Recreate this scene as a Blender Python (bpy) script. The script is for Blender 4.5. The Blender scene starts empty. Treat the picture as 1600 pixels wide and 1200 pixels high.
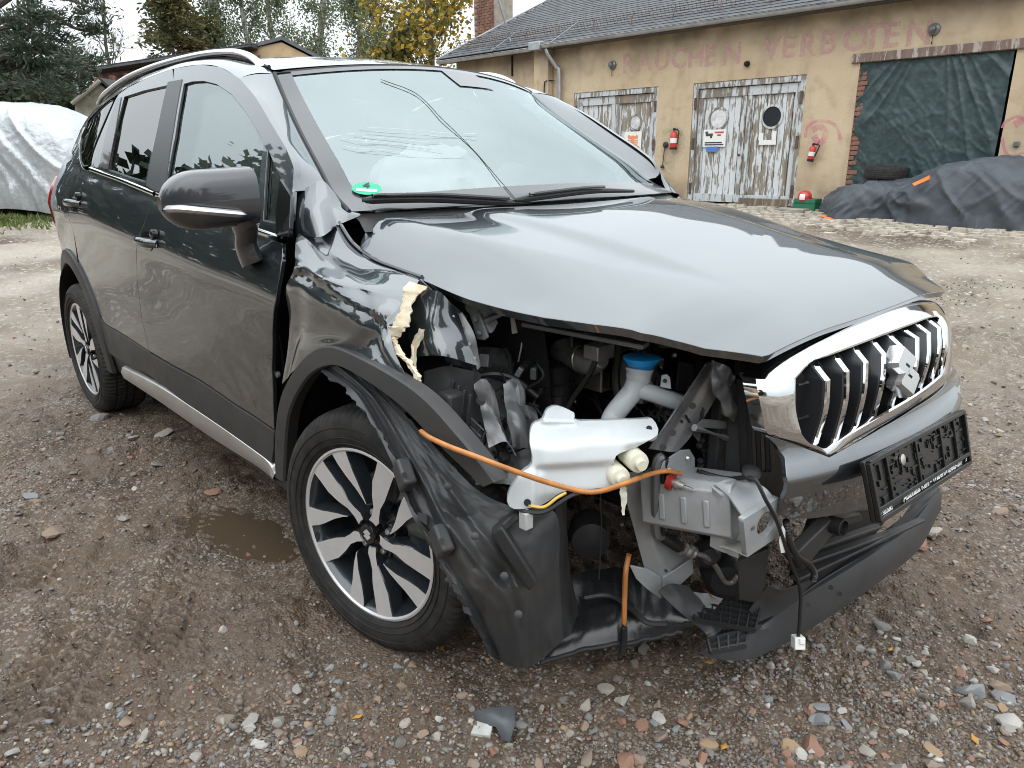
import bpy, bmesh, math, random
import numpy as np
from mathutils import Vector, Matrix
from mathutils.geometry import delaunay_2d_cdt
random.seed(7); rng = np.random.default_rng(7)
rad = math.radians
SC = bpy.context.scene
COL = SC.collection

# ------------------------------------------------------------------ camera
CAM_POS = np.array([1.49281489, -1.72963585, 1.24024724])
YAW, PITCH, ROLL, FPX = rad(137.05178591), rad(-17.17022295), rad(-0.32629242), 1149.488
def cam_axes():
    cy, sy, cp, sp = math.cos(YAW), math.sin(YAW), math.cos(PITCH), math.sin(PITCH)
    f = np.array([cy*cp, sy*cp, sp]); r = np.array([sy, -cy, 0.]); u = np.cross(r, f)
    c, s = math.cos(ROLL), math.sin(ROLL)
    return f, c*r+s*u, -s*r+c*u
FW, RT, UP = cam_axes()
cam = bpy.data.cameras.new('camera'); cam_o = bpy.data.objects.new('camera', cam); COL.objects.link(cam_o)
cam_o.matrix_world = Matrix([[RT[i], UP[i], -FW[i], CAM_POS[i]] for i in range(3)] + [[0, 0, 0, 1]])
cam.sensor_width = 36; cam.lens = FPX/1600*36; cam.clip_start = .05; cam.clip_end = 2000
SC.camera = cam_o

# ------------------------------------------------------------------ overcast sky + soft sun
SUN_EL, SUN_AZ = rad(48), rad(-58)           # azimuth of the sun in the world's xy plane
w = bpy.data.worlds.new('World'); SC.world = w; w.use_nodes = True
nt = w.node_tree; nt.nodes.clear()
N = nt.nodes.new; L = nt.links.new
sky = N('ShaderNodeTexSky'); sky.sky_type = 'NISHITA'; sky.sun_disc = False
sky.sun_elevation = SUN_EL; sky.sun_rotation = math.pi/2-SUN_AZ
tc = N('ShaderNodeTexCoord'); sep = N('ShaderNodeSeparateXYZ'); L(tc.outputs['Generated'], sep.inputs[0])
ramp = N('ShaderNodeMapRange'); ramp.inputs['From Min'].default_value = 0; ramp.inputs['From Max'].default_value = 1
ramp.inputs['To Min'].default_value = 8.6; ramp.inputs['To Max'].default_value = 23.5
L(sep.outputs['Z'], ramp.inputs['Value'])
nz = N('ShaderNodeTexNoise'); nz.inputs['Scale'].default_value = 2.6; nz.inputs['Detail'].default_value = 6
L(tc.outputs['Generated'], nz.inputs['Vector'])
nr = N('ShaderNodeMapRange'); nr.inputs['From Min'].default_value = .3; nr.inputs['From Max'].default_value = .7
nr.inputs['To Min'].default_value = .93; nr.inputs['To Max'].default_value = 1.07; L(nz.outputs['Fac'], nr.inputs['Value'])
mu = N('ShaderNodeMath'); mu.operation = 'MULTIPLY'; L(ramp.outputs[0], mu.inputs[0]); L(nr.outputs[0], mu.inputs[1])
cc = N('ShaderNodeVectorMath'); cc.operation = 'SCALE'; cc.inputs[0].default_value = (.915, .970, 1.0); L(mu.outputs[0], cc.inputs['Scale'])
mx = N('ShaderNodeMix'); mx.data_type = 'RGBA'; mx.inputs['Factor'].default_value = .9
L(sky.outputs['Color'], mx.inputs['A']); L(cc.outputs[0], mx.inputs['B'])
bg = N('ShaderNodeBackground'); bg.inputs['Strength'].default_value = .1; L(mx.outputs['Result'], bg.inputs['Color'])
wo = N('ShaderNodeOutputWorld'); L(bg.outputs[0], wo.inputs['Surface'])
sd = bpy.data.lights.new('sun', 'SUN'); sd.energy = .6; sd.angle = rad(70); sd.color = (1, .96, .9)
so = bpy.data.objects.new('sun', sd); COL.objects.link(so)
so.rotation_euler = Vector((math.cos(SUN_EL)*math.cos(SUN_AZ), math.cos(SUN_EL)*math.sin(SUN_AZ), math.sin(SUN_EL))).to_track_quat('Z', 'Y').to_euler()
SC.view_settings.view_transform = 'Standard'; SC.view_settings.look = 'None'
SC.view_settings.exposure = 0.45; SC.view_settings.gamma = 1
SC.render.engine = 'CYCLES'; SC.cycles.use_denoising = True; SC.cycles.filter_width = 1.0
SC.cycles.max_bounces = 7; SC.cycles.transparent_max_bounces = 24; SC.cycles.glossy_bounces = 4; SC.cycles.transmission_bounces = 5
SC.cycles.caustics_reflective = False; SC.cycles.caustics_refractive = False; SC.cycles.sample_clamp_indirect = 6

# ------------------------------------------------------------------ pixel -> place helpers (photograph pixels, 1600 x 1200)
def ray(px, py):
    return FW + RT*(px-800)/FPX + UP*(600-py)/FPX
def P(px, py, x=None, y=None, z=None):
    d = ray(px, py)
    a, v = (0, x) if x is not None else (1, y) if y is not None else (2, z)
    return CAM_POS + d*((v-CAM_POS[a])/d[a])
def PD(px, py, depth):
    return CAM_POS + ray(px, py)*depth
def hit(px, py, F, t0=.3, t1=60., n=600):
    d = ray(px, py); ts = np.geomspace(t0, t1, n); v0 = F(CAM_POS+d*ts[0]); a = ts[0]
    for b in ts[1:]:
        v = F(CAM_POS+d*b)
        if v0*v <= 0:
            for _ in range(40):
                m = .5*(a+b); vm = F(CAM_POS+d*m)
                if v0*vm <= 0: b = m
                else: a = m; v0 = vm
            return CAM_POS+d*.5*(a+b)
        a, v0 = b, v
    return None

# ------------------------------------------------------------------ curves
def crv(pts, n=8, closed=False):
    p = np.array(pts, float); m = len(p); out = []
    if m < 3 and not closed:
        return [p[0]+(p[-1]-p[0])*i/n for i in range(n+1)]
    rngi = range(m) if closed else range(m-1)
    for i in rngi:
        if closed: a, b, c, d = p[(i-1) % m], p[i], p[(i+1) % m], p[(i+2) % m]
        else:
            b, c = p[i], p[i+1]; a = p[i-1] if i > 0 else 2*b-c; d = p[i+2] if i+2 < m else 2*c-b
        for k in range(n):
            t = k/n
            out.append(.5*((2*b)+(c-a)*t+(2*a-5*b+4*c-d)*t*t+(3*b-a-3*c+d)*t**3))
    if not closed: out.append(p[-1])
    return out
def table(pts, sm=.03, n=1200, ext=.6):
    """smooth 1-d function through (u, v) points"""
    pts = sorted(pts); u = np.array([a for a, _ in pts]); v = np.array([b for _, b in pts])
    lo, hi = u[0]-ext, u[-1]+ext; g = np.linspace(lo, hi, n); y = np.interp(g, u, v)
    s0 = (v[1]-v[0])/(u[1]-u[0]); s1 = (v[-1]-v[-2])/(u[-1]-u[-2])
    y = np.where(g < u[0], v[0]+s0*(g-u[0]), np.where(g > u[-1], v[-1]+s1*(g-u[-1]), y))
    k = max(1, int(sm/(g[1]-g[0]))); ker = np.exp(-.5*(np.arange(-3*k, 3*k+1)/k)**2); ker /= ker.sum()
    y = np.convolve(np.pad(y, 3*k, 'reflect', reflect_type='odd'), ker, 'valid')
    return lambda q: np.interp(q, g, y)
def vnoise(x, y, z=0., seed=0):
    """value noise on arrays"""
    x = np.asarray(x, float); y = np.asarray(y, float); z = np.asarray(z, float)+0*x
    xi, yi, zi = np.floor(x).astype(np.int64), np.floor(y).astype(np.int64), np.floor(z).astype(np.int64)
    fx, fy, fz = x-xi, y-yi, z-zi
    fx, fy, fz = [t*t*(3-2*t) for t in (fx, fy, fz)]
    def h(a, b, c):
        q = (a*374761393+b*668265263+c*2147483647+seed*974711) & 0xffffffff
        q = ((q ^ (q >> 13))*1274126177) & 0xffffffff
        return ((q ^ (q >> 16)) & 0xffff)/65535.
    r = 0
    for dx in (0, 1):
        for dy in (0, 1):
            for dz in (0, 1):
                r = r+h(xi+dx, yi+dy, zi+dz)*(fx if dx else 1-fx)*(fy if dy else 1-fy)*(fz if dz else 1-fz)
    return r*2-1
def fbm(x, y, z=0., o=4, seed=0, g=.5):
    a, s, r = 1., 1., 0
    for i in range(o):
        r = r+a*vnoise(np.asarray(x)*s, np.asarray(y)*s, np.asarray(z)*s, seed+i*17); a *= g; s *= 2.03
    return r

# ------------------------------------------------------------------ mesh helpers
def link(name, me, parent=None, m=None):
    o = bpy.data.objects.new(name, me); COL.objects.link(o)
    if parent is not None: o.parent = parent
    if m is not None and me is not None:
        for q in (m if isinstance(m, (list, tuple)) else [m]): me.materials.append(q)
    return o
def mesh_obj(name, v, f, m=None, parent=None, smooth=True, ang=38, bev=0, mi=None):
    me = bpy.data.meshes.new(name)
    me.from_pydata([tuple(map(float, q)) for q in v], [], [tuple(map(int, q)) for q in f]); me.update()
    if smooth:
        me.shade_smooth(); me.set_sharp_from_angle(angle=rad(ang))
    o = link(name, me, parent, m)
    if mi is not None: me.polygons.foreach_set('material_index', np.array(mi, np.int32))
    if bev:
        b = o.modifiers.new('bevel', 'BEVEL'); b.width = bev; b.segments = 2; b.limit_method = 'ANGLE'; b.angle_limit = rad(40)
    return o
def frame(d):
    d = np.array(d, float); d /= np.linalg.norm(d)+1e-12
    a = np.array([0, 0, 1.]) if abs(d[2]) < .9 else np.array([1., 0, 0])
    s = np.cross(d, a); s /= np.linalg.norm(s); return d, s, np.cross(s, d)
class MB:
    def __init__(s): s.v, s.f, s.m = [], [], []
    def add(s, v, f, mi=0):
        o = len(s.v); s.v += [np.array(q, float) for q in v]; s.f += [tuple(i+o for i in q) for q in f]; s.m += [mi]*len(f); return s
    def box(s, c, sz, ax=None, mi=0):
        c = np.array(c, float); ax = np.eye(3) if ax is None else np.array(ax, float)
        v = [c+sum(ax[k]*sz[k]*.5*sg[k] for k in range(3)) for sg in
             ((-1,-1,-1),(1,-1,-1),(1,1,-1),(-1,1,-1),(-1,-1,1),(1,-1,1),(1,1,1),(-1,1,1))]
        return s.add(v, [(3,2,1,0),(4,5,6,7),(0,1,5,4),(1,2,6,5),(2,3,7,6),(3,0,4,7)], mi)
    def bar(s, a, b, wd, ht, up=(0,0,1), mi=0):
        a, b = np.array(a, float), np.array(b, float); d = b-a; l = np.linalg.norm(d); d /= l
        q = np.cross(np.array(up, float), d); q /= np.linalg.norm(q)+1e-9; u = np.cross(d, q)
        return s.box((a+b)/2, (l, wd, ht), (d, q, u), mi)
    def prism(s, poly, ext, mi=0):
        poly = [np.array(q, float) for q in poly]; n = len(poly); e = np.array(ext, float)
        v = poly+[q+e for q in poly]
        return s.add(v, [tuple(range(n))[::-1], tuple(range(n, 2*n))]+[(i, (i+1) % n, n+(i+1) % n, n+i) for i in range(n)], mi)
    def tube(s, path, r, seg=8, mi=0, cap=True, closed=False):
        p = [np.array(q, float) for q in path]; n = len(p); rr = r if hasattr(r, '__len__') else [r]*n
        v, f = [], []; ps = None
        for i in range(n):
            d = (p[(i+1) % n]-p[i-1]) if closed else p[min(i+1, n-1)]-p[max(i-1, 0)]
            d = d/(np.linalg.norm(d)+1e-12)
            if ps is None: _, a, b = frame(d)
            else:
                a = ps-d*np.dot(ps, d); a /= np.linalg.norm(a)+1e-12; b = np.cross(d, a)
            ps = a
            v += [p[i]+rr[i]*(a*math.cos(t)+b*math.sin(t)) for t in np.arange(seg)*2*math.pi/seg]
        for i in range(n if closed else n-1):
            j = (i+1) % n
            f += [(i*seg+k, i*seg+(k+1) % seg, j*seg+(k+1) % seg, j*seg+k) for k in range(seg)]
        if cap and not closed: f += [tuple(range(seg))[::-1], tuple((n-1)*seg+k for k in range(seg))]
        return s.add(v, f, mi)
    def lathe(s, prof, o=(0,0,0), ax=(0,0,1), seg=24, mi=0, capped=True):
        d, a, b = frame(ax); o = np.array(o, float); v, f = [], []
        for r, h in prof: v += [o+d*h+r*(a*math.cos(t)+b*math.sin(t)) for t in np.arange(seg)*2*math.pi/seg]
        for i in range(len(prof)-1): f += [(i*seg+k, i*seg+(k+1) % seg, (i+1)*seg+(k+1) % seg, (i+1)*seg+k) for k in range(seg)]
        if capped: f += [tuple(range(seg))[::-1], tuple((len(prof)-1)*seg+k for k in range(seg))]
        return s.add(v, f, mi)
    def grid(s, g, mi=0, thick=0, flip=False):
        g = np.array(g, float); a, b = g.shape[:2]
        v = list(g.reshape(-1, 3)); f = [(i*b+j, i*b+j+1, (i+1)*b+j+1, (i+1)*b+j) for i in range(a-1) for j in range(b-1)]
        if flip: f = [q[::-1] for q in f]
        if thick:
            du = np.gradient(g, axis=0); dv = np.gradient(g, axis=1); n = np.cross(dv, du); n /= np.linalg.norm(n, axis=2, keepdims=True)+1e-9
            if flip: n = -n
            back = (g+n*thick).reshape(-1, 3); o = a*b; v += list(back); f += [tuple(i+o for i in q[::-1]) for q in f]
            rim = [(0, j) for j in range(b)]+[(i, b-1) for i in range(1, a)]+[(a-1, j) for j in range(b-2, -1, -1)]+[(i, 0) for i in range(a-2, 0, -1)]
            idx = [i*b+j for i, j in rim]
            for k in range(len(idx)):
                q = (idx[k], idx[k]+o, idx[(k+1) % len(idx)]+o, idx[(k+1) % len(idx)])
                f.append(q if not flip else q[::-1])
        return s.add(v, f, mi)
    def build(s, name, m=None, parent=None, **k):
        return mesh_obj(name, s.v, s.f, m, parent, mi=s.m if isinstance(m, (list, tuple)) else None, **k)
def bigrid(ctrl, nu, nv):
    """catmull-rom surface through a control grid"""
    rows = [crv(r, nv) for r in ctrl]; cols = [crv([rows[i][j] for i in range(len(rows))], nu) for j in range(len(rows[0]))]
    return np.array(cols).transpose(1, 0, 2)
def crumple(g, amp, sc, seed=0, o=3):
    g = np.array(g); du = np.gradient(g, axis=0); dv = np.gradient(g, axis=1); n = np.cross(dv, du); n /= np.linalg.norm(n, axis=2, keepdims=True)+1e-9
    h = fbm(g[..., 0]*sc, g[..., 1]*sc, g[..., 2]*sc, o, seed)
    return g+n*(amp*h)[..., None]
def ppoly(x, y, poly):
    poly = np.array(poly); c = np.zeros(len(x), bool); j = len(poly)-1
    for i in range(len(poly)):
        xi, yi = poly[i]; xj, yj = poly[j]
        with np.errstate(divide='ignore', invalid='ignore'):
            c ^= ((yi > y) != (yj > y)) & (x < (xj-xi)*(y-yi)/(yj-yi+1e-15)+xi)
        j = i
    return c
def resample(poly, step):
    out = []; n = len(poly)
    for i in range(n):
        a, b = np.array(poly[i], float), np.array(poly[(i+1) % n], float); k = max(1, int(math.ceil(np.linalg.norm(b-a)/step)))
        out += [a+(b-a)*t/k for t in range(k)]
    return out
def panel(name, outline, fn, m, parent, out=(0,-1,0), step=.03, thick=.003, holes=(), curl=.0025):
    """sheet-metal panel: 2-d outline (with holes) meshed and laid on the surface fn(a, b), exact normals, folded-back rim"""
    loops = [resample(outline, step)]+[resample(h, step) for h in holes]
    vs, es = [], []
    for lp in loops:
        o = len(vs); vs += [tuple(q) for q in lp]; es += [(o+i, o+(i+1) % len(lp)) for i in range(len(lp))]
    nb = len(vs); bd = np.array(vs); ol = np.array(loops[0])
    gx, gy = np.meshgrid(np.arange(ol[:, 0].min(), ol[:, 0].max(), step), np.arange(ol[:, 1].min(), ol[:, 1].max(), step*.87))
    gx = gx+(np.arange(gx.shape[0]) % 2)[:, None]*step*.5; gx, gy = gx.ravel(), gy.ravel()
    ok = ppoly(gx, gy, loops[0])
    for h in loops[1:]: ok &= ~ppoly(gx, gy, h)
    gx, gy = gx[ok], gy[ok]
    if len(gx):
        dm = np.min((gx[:, None]-bd[None, :, 0])**2+(gy[:, None]-bd[None, :, 1])**2, 1); k = dm > (step*.45)**2
        vs += list(zip(gx[k], gy[k]))
    ov, oe, of, *_ = delaunay_2d_cdt([Vector(q) for q in vs], es, [], 1, 1e-7)
    uv = np.array([tuple(q) for q in ov]); F = np.array([tuple(q) for q in of])
    c = uv[F].mean(1); ok = ppoly(c[:, 0], c[:, 1], loops[0])
    for h in loops[1:]: ok &= ~ppoly(c[:, 0], c[:, 1], h)
    F = F[ok]
    X = np.array(fn(uv[:, 0], uv[:, 1])).reshape(3, -1).T if False else fn(uv[:, 0], uv[:, 1])
    e = 1e-3
    n = np.cross(fn(uv[:, 0]+e, uv[:, 1])-fn(uv[:, 0]-e, uv[:, 1]), fn(uv[:, 0], uv[:, 1]+e)-fn(uv[:, 0], uv[:, 1]-e))
    n /= np.linalg.norm(n, axis=1, keepdims=True)+1e-12
    if (n@np.array(out)).mean() < 0: n = -n
    fnm = np.cross(X[F[:, 1]]-X[F[:, 0]], X[F[:, 2]]-X[F[:, 0]])
    fl = (fnm*n[F[:, 0]]).sum(1) < 0; F[fl] = F[fl][:, ::-1]
    # boundary edges
    ed = {}
    for t in F:
        for a, b in ((t[0], t[1]), (t[1], t[2]), (t[2], t[0])): ed[(a, b)] = 1
    be = [(a, b) for a, b in ed if (b, a) not in ed]
    bi = sorted({a for q in be for a in q}); mp = {a: k for k, a in enumerate(bi)}
    nv = len(X); V = [X]; NN = [n]
    # rim ring 1 (rounded), ring 2 (back)
    R1 = X[bi]-n[bi]*curl; R2 = X[bi]-n[bi]*max(thick*3, .012)
    tang = np.zeros((len(bi), 3))
    for a, b in be:
        d = np.cross(X[b]-X[a], n[a]); d /= np.linalg.norm(d)+1e-12; tang[mp[a]] += d; tang[mp[b]] += d
    tang /= np.linalg.norm(tang, axis=1, keepdims=True)+1e-12
    V += [R1+tang*curl*.6, R2+tang*curl*.6]; NN += [tang, tang]
    faces = [tuple(t) for t in F]
    for a, b in be:
        i, j = mp[a], mp[b]
        faces += [(b, a, nv+i, nv+j), (nv+j, nv+i, nv+len(bi)+i, nv+len(bi)+j)]
    me = bpy.data.meshes.new(name)
    me.from_pydata([tuple(q) for q in np.vstack(V)], [], [tuple(map(int, q)) for q in faces]); me.update(); me.shade_smooth()
    me.normals_split_custom_set_from_vertices([tuple(q) for q in np.vstack(NN)])
    return link(name, me, parent, m)
def mirrored(o, parent, name=None):
    """the same part on the other side of the car"""
    me = o.data.copy(); me.transform(Matrix.Scale(-1, 4, (0, 1, 0))); me.flip_normals()
    q = bpy.data.objects.new(name or o.name.split('.')[0], me); COL.objects.link(q); q.parent = parent; return q
def empty(name, label, cat, loc=(0,0,0), group=None):
    o = bpy.data.objects.new(name, None); COL.objects.link(o); o.location = loc; o.empty_display_size = .1
    o['label'] = label; o['category'] = cat
    if group: o['group'] = group
    return o
def tag(o, label=None, cat=None, group=None, kind=None):
    for k, v in (('label', label), ('category', cat), ('group', group), ('kind', kind)):
        if v: o[k] = v
    return o

# ------------------------------------------------------------------ materials
MATS = {}
def lin(c): return tuple(((q/255)/12.92 if q/255 <= .04045 else ((q/255+.055)/1.055)**2.4) for q in c)
def mat(name, col, rough=.5, metal=0., coat=0., spec=.5, ns=None, cv=0., bump=0., bs=None, rv=0., sheen=0., dust=0., dcol=(.22,.18,.14), coord='Object', sub=0, trans=0, ior=1.5, detail=6, bdist=.004):
    if name in MATS: return MATS[name]
    m = bpy.data.materials.new(name); m.use_nodes = True; nt = m.node_tree; b = nt.nodes['Principled BSDF']
    b.inputs['Base Color'].default_value = (*col, 1); b.inputs['Roughness'].default_value = rough; b.inputs['Metallic'].default_value = metal
    b.inputs['Coat Weight'].default_value = coat; b.inputs['Coat Roughness'].default_value = .02; b.inputs['Specular IOR Level'].default_value = spec
    b.inputs['IOR'].default_value = ior
    if trans: b.inputs['Transmission Weight'].default_value = trans
    if sub:
        b.inputs['Subsurface Weight'].default_value = sub; b.inputs['Subsurface Radius'].default_value = (.02, .02, .02)
    N = nt.nodes.new; L = nt.links.new
    t = N('ShaderNodeTexCoord')
    def noise(s, d=detail, off=0):
        n = N('ShaderNodeTexNoise'); n.inputs['Scale'].default_value = s; n.inputs['Detail'].default_value = d
        if off:
            mp = N('ShaderNodeMapping'); mp.inputs['Location'].default_value = (off, off*2, off*3); L(t.outputs[coord], mp.inputs[0]); L(mp.outputs[0], n.inputs['Vector'])
        else: L(t.outputs[coord], n.inputs['Vector'])
        return n
    cs = None
    if ns and cv:
        n = noise(ns); r = N('ShaderNodeMapRange'); r.inputs['From Min'].default_value = .3; r.inputs['From Max'].default_value = .7
        r.inputs['To Min'].default_value = 1-cv; r.inputs['To Max'].default_value = 1+cv; L(n.outputs['Fac'], r.inputs['Value'])
        s = N('ShaderNodeVectorMath'); s.operation = 'SCALE'; s.inputs[0].default_value = col; L(r.outputs[0], s.inputs['Scale']); cs = s.outputs[0]
    if dust:
        n = noise((ns or 6)*1.7, off=3.1); r = N('ShaderNodeMapRange'); r.inputs['From Min'].default_value = .42; r.inputs['From Max'].default_value = .75
        r.inputs['To Max'].default_value = dust; L(n.outputs['Fac'], r.inputs['Value'])
        q = N('ShaderNodeMix'); q.data_type = 'RGBA'; L(r.outputs[0], q.inputs['Factor']); q.inputs['B'].default_value = (*dcol, 1)
        if cs is not None: L(cs, q.inputs['A'])
        else: q.inputs['A'].default_value = (*col, 1)
        cs = q.outputs['Result']
    if cs is not None: L(cs, b.inputs['Base Color'])
    if rv:
        n = noise((ns or 8)*1.3, off=5.3); r = N('ShaderNodeMapRange'); r.inputs['From Min'].default_value = .3; r.inputs['From Max'].default_value = .7
        r.inputs['To Min'].default_value = max(.02, rough-rv); r.inputs['To Max'].default_value = min(1, rough+rv); L(n.outputs['Fac'], r.inputs['Value']); L(r.outputs[0], b.inputs['Roughness'])
    if bump:
        n = noise(bs or (ns or 20)*3, off=7.7); q = N('ShaderNodeBump'); q.inputs['Strength'].default_value = bump; q.inputs['Distance'].default_value = bdist
        L(n.outputs['Fac'], q.inputs['Height']); L(q.outputs[0], b.inputs['Normal'])
    MATS[name] = m; return m
def glass(name, tint, ior=1.5, rough=0., film=0., dcol=(.6,.65,.66), gcol=(1, 1, 1)):
    if name in MATS: return MATS[name]
    m = bpy.data.materials.new(name); m.use_nodes = True; nt = m.node_tree; nt.nodes.clear(); N = nt.nodes.new; L = nt.links.new
    o = N('ShaderNodeOutputMaterial'); fr = N('ShaderNodeFresnel'); fr.inputs['IOR'].default_value = ior
    tr = N('ShaderNodeBsdfTransparent'); tr.inputs['Color'].default_value = (*tint, 1); gl = N('ShaderNodeBsdfGlossy'); gl.inputs['Roughness'].default_value = rough; gl.inputs['Color'].default_value = (*gcol, 1)
    mxs = N('ShaderNodeMixShader'); L(fr.outputs[0], mxs.inputs[0]); last = tr
    if film:
        df = N('ShaderNodeBsdfDiffuse'); df.inputs['Color'].default_value = (*dcol, 1); m2 = N('ShaderNodeMixShader'); m2.inputs[0].default_value = film
        t = N('ShaderNodeTexCoord'); n = N('ShaderNodeTexNoise'); n.inputs['Scale'].default_value = 3; n.inputs['Detail'].default_value = 4; L(t.outputs['Object'], n.inputs['Vector'])
        r = N('ShaderNodeMapRange'); r.inputs['From Min'].default_value = .3; r.inputs['From Max'].default_value = .7; r.inputs['To Min'].default_value = film*.8; r.inputs['To Max'].default_value = film*1.2
        L(n.outputs['Fac'], r.inputs['Value']); L(r.outputs[0], m2.inputs[0])
        L(tr.outputs[0], m2.inputs[1]); L(df.outputs[0], m2.inputs[2]); last = m2
    L(last.outputs[0], mxs.inputs[1]); L(gl.outputs[0], mxs.inputs[2]); L(mxs.outputs[0], o.inputs['Surface'])
    MATS[name] = m; return m
PAINT = mat('grey metallic car paint', (.046, .053, .058), .34, .7, 1.0, ns=3, cv=.06)
PAINT.node_tree.nodes['Principled BSDF'].inputs['Coat IOR'].default_value = 2.2
PAINT.node_tree.nodes['Principled BSDF'].inputs['Coat Tint'].default_value = (.90, .965, 1, 1)
PLASTIC = mat('black textured plastic', (.028, .029, .031), .45, spec=.4, ns=9, cv=.25, rv=.12, bump=.12, bs=260, dust=.22, dcol=(.07,.062,.054), bdist=.002)
CLAD = mat('dark grey cladding plastic', (.036, .036, .037), .46, spec=.4, ns=6, cv=.12, rv=.08, bump=.06, bs=500, dust=.2, dcol=(.09,.078,.066), bdist=.0015)
GLOSSBLK = mat('gloss black trim', (.012, .012, .013), .12, coat=.6)
RUBBER = mat('tyre rubber', (.020, .020, .020), .7, spec=.3, ns=14, cv=.2, bump=.15, bs=120, dust=.35, dcol=(.085,.074,.064), bdist=.002)
SEAL = mat('black rubber seal', (.014, .014, .015), .5)
CHROME = mat('chrome', (.66, .67, .68), .05, 1.0)
SATIN = mat('satin silver trim', (.62, .63, .64), .3, 1.0, ns=8, rv=.06)
MACH = mat('machined alloy face', (.70, .69, .69), .34, .45, .4, ns=30, cv=.04)
POCKET = mat('dark blue grey wheel paint', (.035, .042, .050), .22, .4, .9)
GREYMET = mat('grey primed steel', (.37, .385, .40), .42, .15, spec=.5, ns=10, cv=.12, rv=.1, bump=.05, bs=80, dust=.25, dcol=(.2,.19,.17))
DKMET = mat('dark painted steel', (.17, .176, .184), .36, .3, ns=10, cv=.2, rv=.12, bump=.08, bs=60, dust=.25, dcol=(.13,.12,.1))
SCUFF = mat('scraped grey steel', (.22, .225, .235), .36, .45, ns=14, cv=.35, rv=.15, bump=.12, bs=70, dust=.3, dcol=(.26,.24,.2))
ALU = mat('cast aluminium', (.42, .41, .39), .45, .75, ns=25, cv=.25, bump=.2, bs=90)
MILK = mat('milky polyethylene', (.56, .59, .605), .30, spec=.5, ns=7, cv=.12, sub=.10, bump=.10, bs=30)
NECKP = mat('translucent white plastic', (.47, .495, .51), .34, ns=8, cv=.06, sub=.2)
BLUECAP = mat('blue cap plastic', (.012, .30, .74), .32)
CREAM = mat('cream plastic', (.66, .64, .52), .4)
FOAM = mat('yellowed filler', (.60, .53, .40), .75, ns=22, cv=.25, bump=.6, bs=60, dust=.55, dcol=(.55,.33,.12))
ORANGE = mat('orange plastic tube', (.50, .19, .045), .42, ns=30, cv=.2, dust=.3)
WIRE = mat('black cable sheath', (.012, .012, .013), .45)
WHITEP = mat('white plastic', (.78, .78, .76), .4)
REDP = mat('red rubber ring', (.45, .03, .02), .4)
BOLT = mat('zinc bolt', (.55, .54, .50), .35, .9)
REDLENS = mat('red lamp lens', (.42, .012, .015), .08, coat=1.)
FABRIC = mat('white airbag fabric', (.84, .86, .86), .8, ns=12, cv=.04, bump=.15, bs=40)
INTER = mat('dark interior trim', (.05, .05, .052), .7, ns=12, cv=.15)
HEADL = mat('light headliner', (.48, .49, .49), .9)
BLACK = mat('engine bay black', (.017, .017, .018), .5, spec=.3, ns=6, cv=.3)
DISC = mat('brake disc steel', (.35, .33, .31), .35, .8)
# ================================================================== ground
def terr(x, y):
    d = np.hypot(np.asarray(x)-1.5, np.asarray(y)+1.7); return .04*np.clip(d-4.5, 0, 14)
def TH(px, py):
    return hit(px, py, lambda p: p[2]-float(terr(p[0], p[1])), .6, 60)
puddle_c = P(408,842,z=0)
def relief(x, y):
    """small relief of the trampled mud"""
    h = .018*fbm(x*1.1, y*1.1, 0, 3, 11)+.015*fbm(x*4, y*4, 0, 4, 3)
    r = 1-np.abs(fbm(x*7, y*7, 0, 3, 5)); h = h+.020*np.clip(r-.55, 0, 1)*(.5+.5*vnoise(x*1.3, y*1.3, 0, 8))
    h = h+.008*fbm(x*22, y*22, 0, 3, 21)+.0022*fbm(x*75, y*75, 0, 2, 31)
    # ploughed clods
    for (px, py, r0, amp) in ((170,815,.30,.05),(330,760,.35,.035),(40,860,.3,.04),(1570,530,.9,.09),(1430,560,.6,.05),(1480,960,.35,.03),(1560,800,.5,.03)):
        c = P(px, py, z=0); g = np.exp(-((x-c[0])**2+(y-c[1])**2)/r0**2); h = h+g*amp*np.clip(.4+fbm(x*6, y*6, 0, 4, 41), 0, 2)*.6
    # tyre prints
    for (p0, p1, wd) in (((45,1150),(165,950),.12),((10,930),(60,880),.10),((250,1010),(335,790),.09)):
        a, b = P(*p0, z=0), P(*p1, z=0); d = (b-a)[:2]; l = np.linalg.norm(d); d /= l
        u = (x-a[0])*d[0]+(y-a[1])*d[1]; v = -(x-a[0])*d[1]+(y-a[1])*d[0]
        mk = np.exp(-(v/wd)**6)*np.clip((u+.1)/.15, 0, 1)*np.clip((l+.15-u)/.2, 0, 1)*np.clip(.75+.6*fbm(x*5, y*5, 0, 2, 61), 0, 1)
        h = h*(1-.6*mk)-.018*mk+.020*mk*np.sign(np.sin(u*150+np.abs(v)*90))*(.5+.5*np.cos(v*60) > .12)
    # the puddle hollow
    q = ((x-puddle_c[0]+.05)/.34)**2+((y-puddle_c[1])/.15)**2; h = h*(1-.75*np.exp(-q*q))-.022*np.exp(-q*q)
    # flat under the tyres
    for cx, cy in ((0,-.77),(-2.6,-.757),(0,.77),(-2.6,.757)):
        g = np.exp(-(((x-cx)/.22)**2+((y-cy)/.18)**2)**2); h = h*(1-g)+.004*g
    far = np.hypot(x-1.5, y+1.7); return h*np.clip(1.15-far/60, .25, 1)*(1+.5*np.clip((far-4)/6, 0, 1))
th0 = YAW
fine = np.linspace(th0-rad(40), th0+rad(40), 430); coarse = np.linspace(th0+rad(40), th0-rad(40)+2*math.pi, 70)[1:-1]
ang_ = np.r_[fine, coarse]
rr_ = np.r_[np.linspace(.35, 4.6, 430), 4.6*np.geomspace(1.012, 130, 240)]
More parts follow.
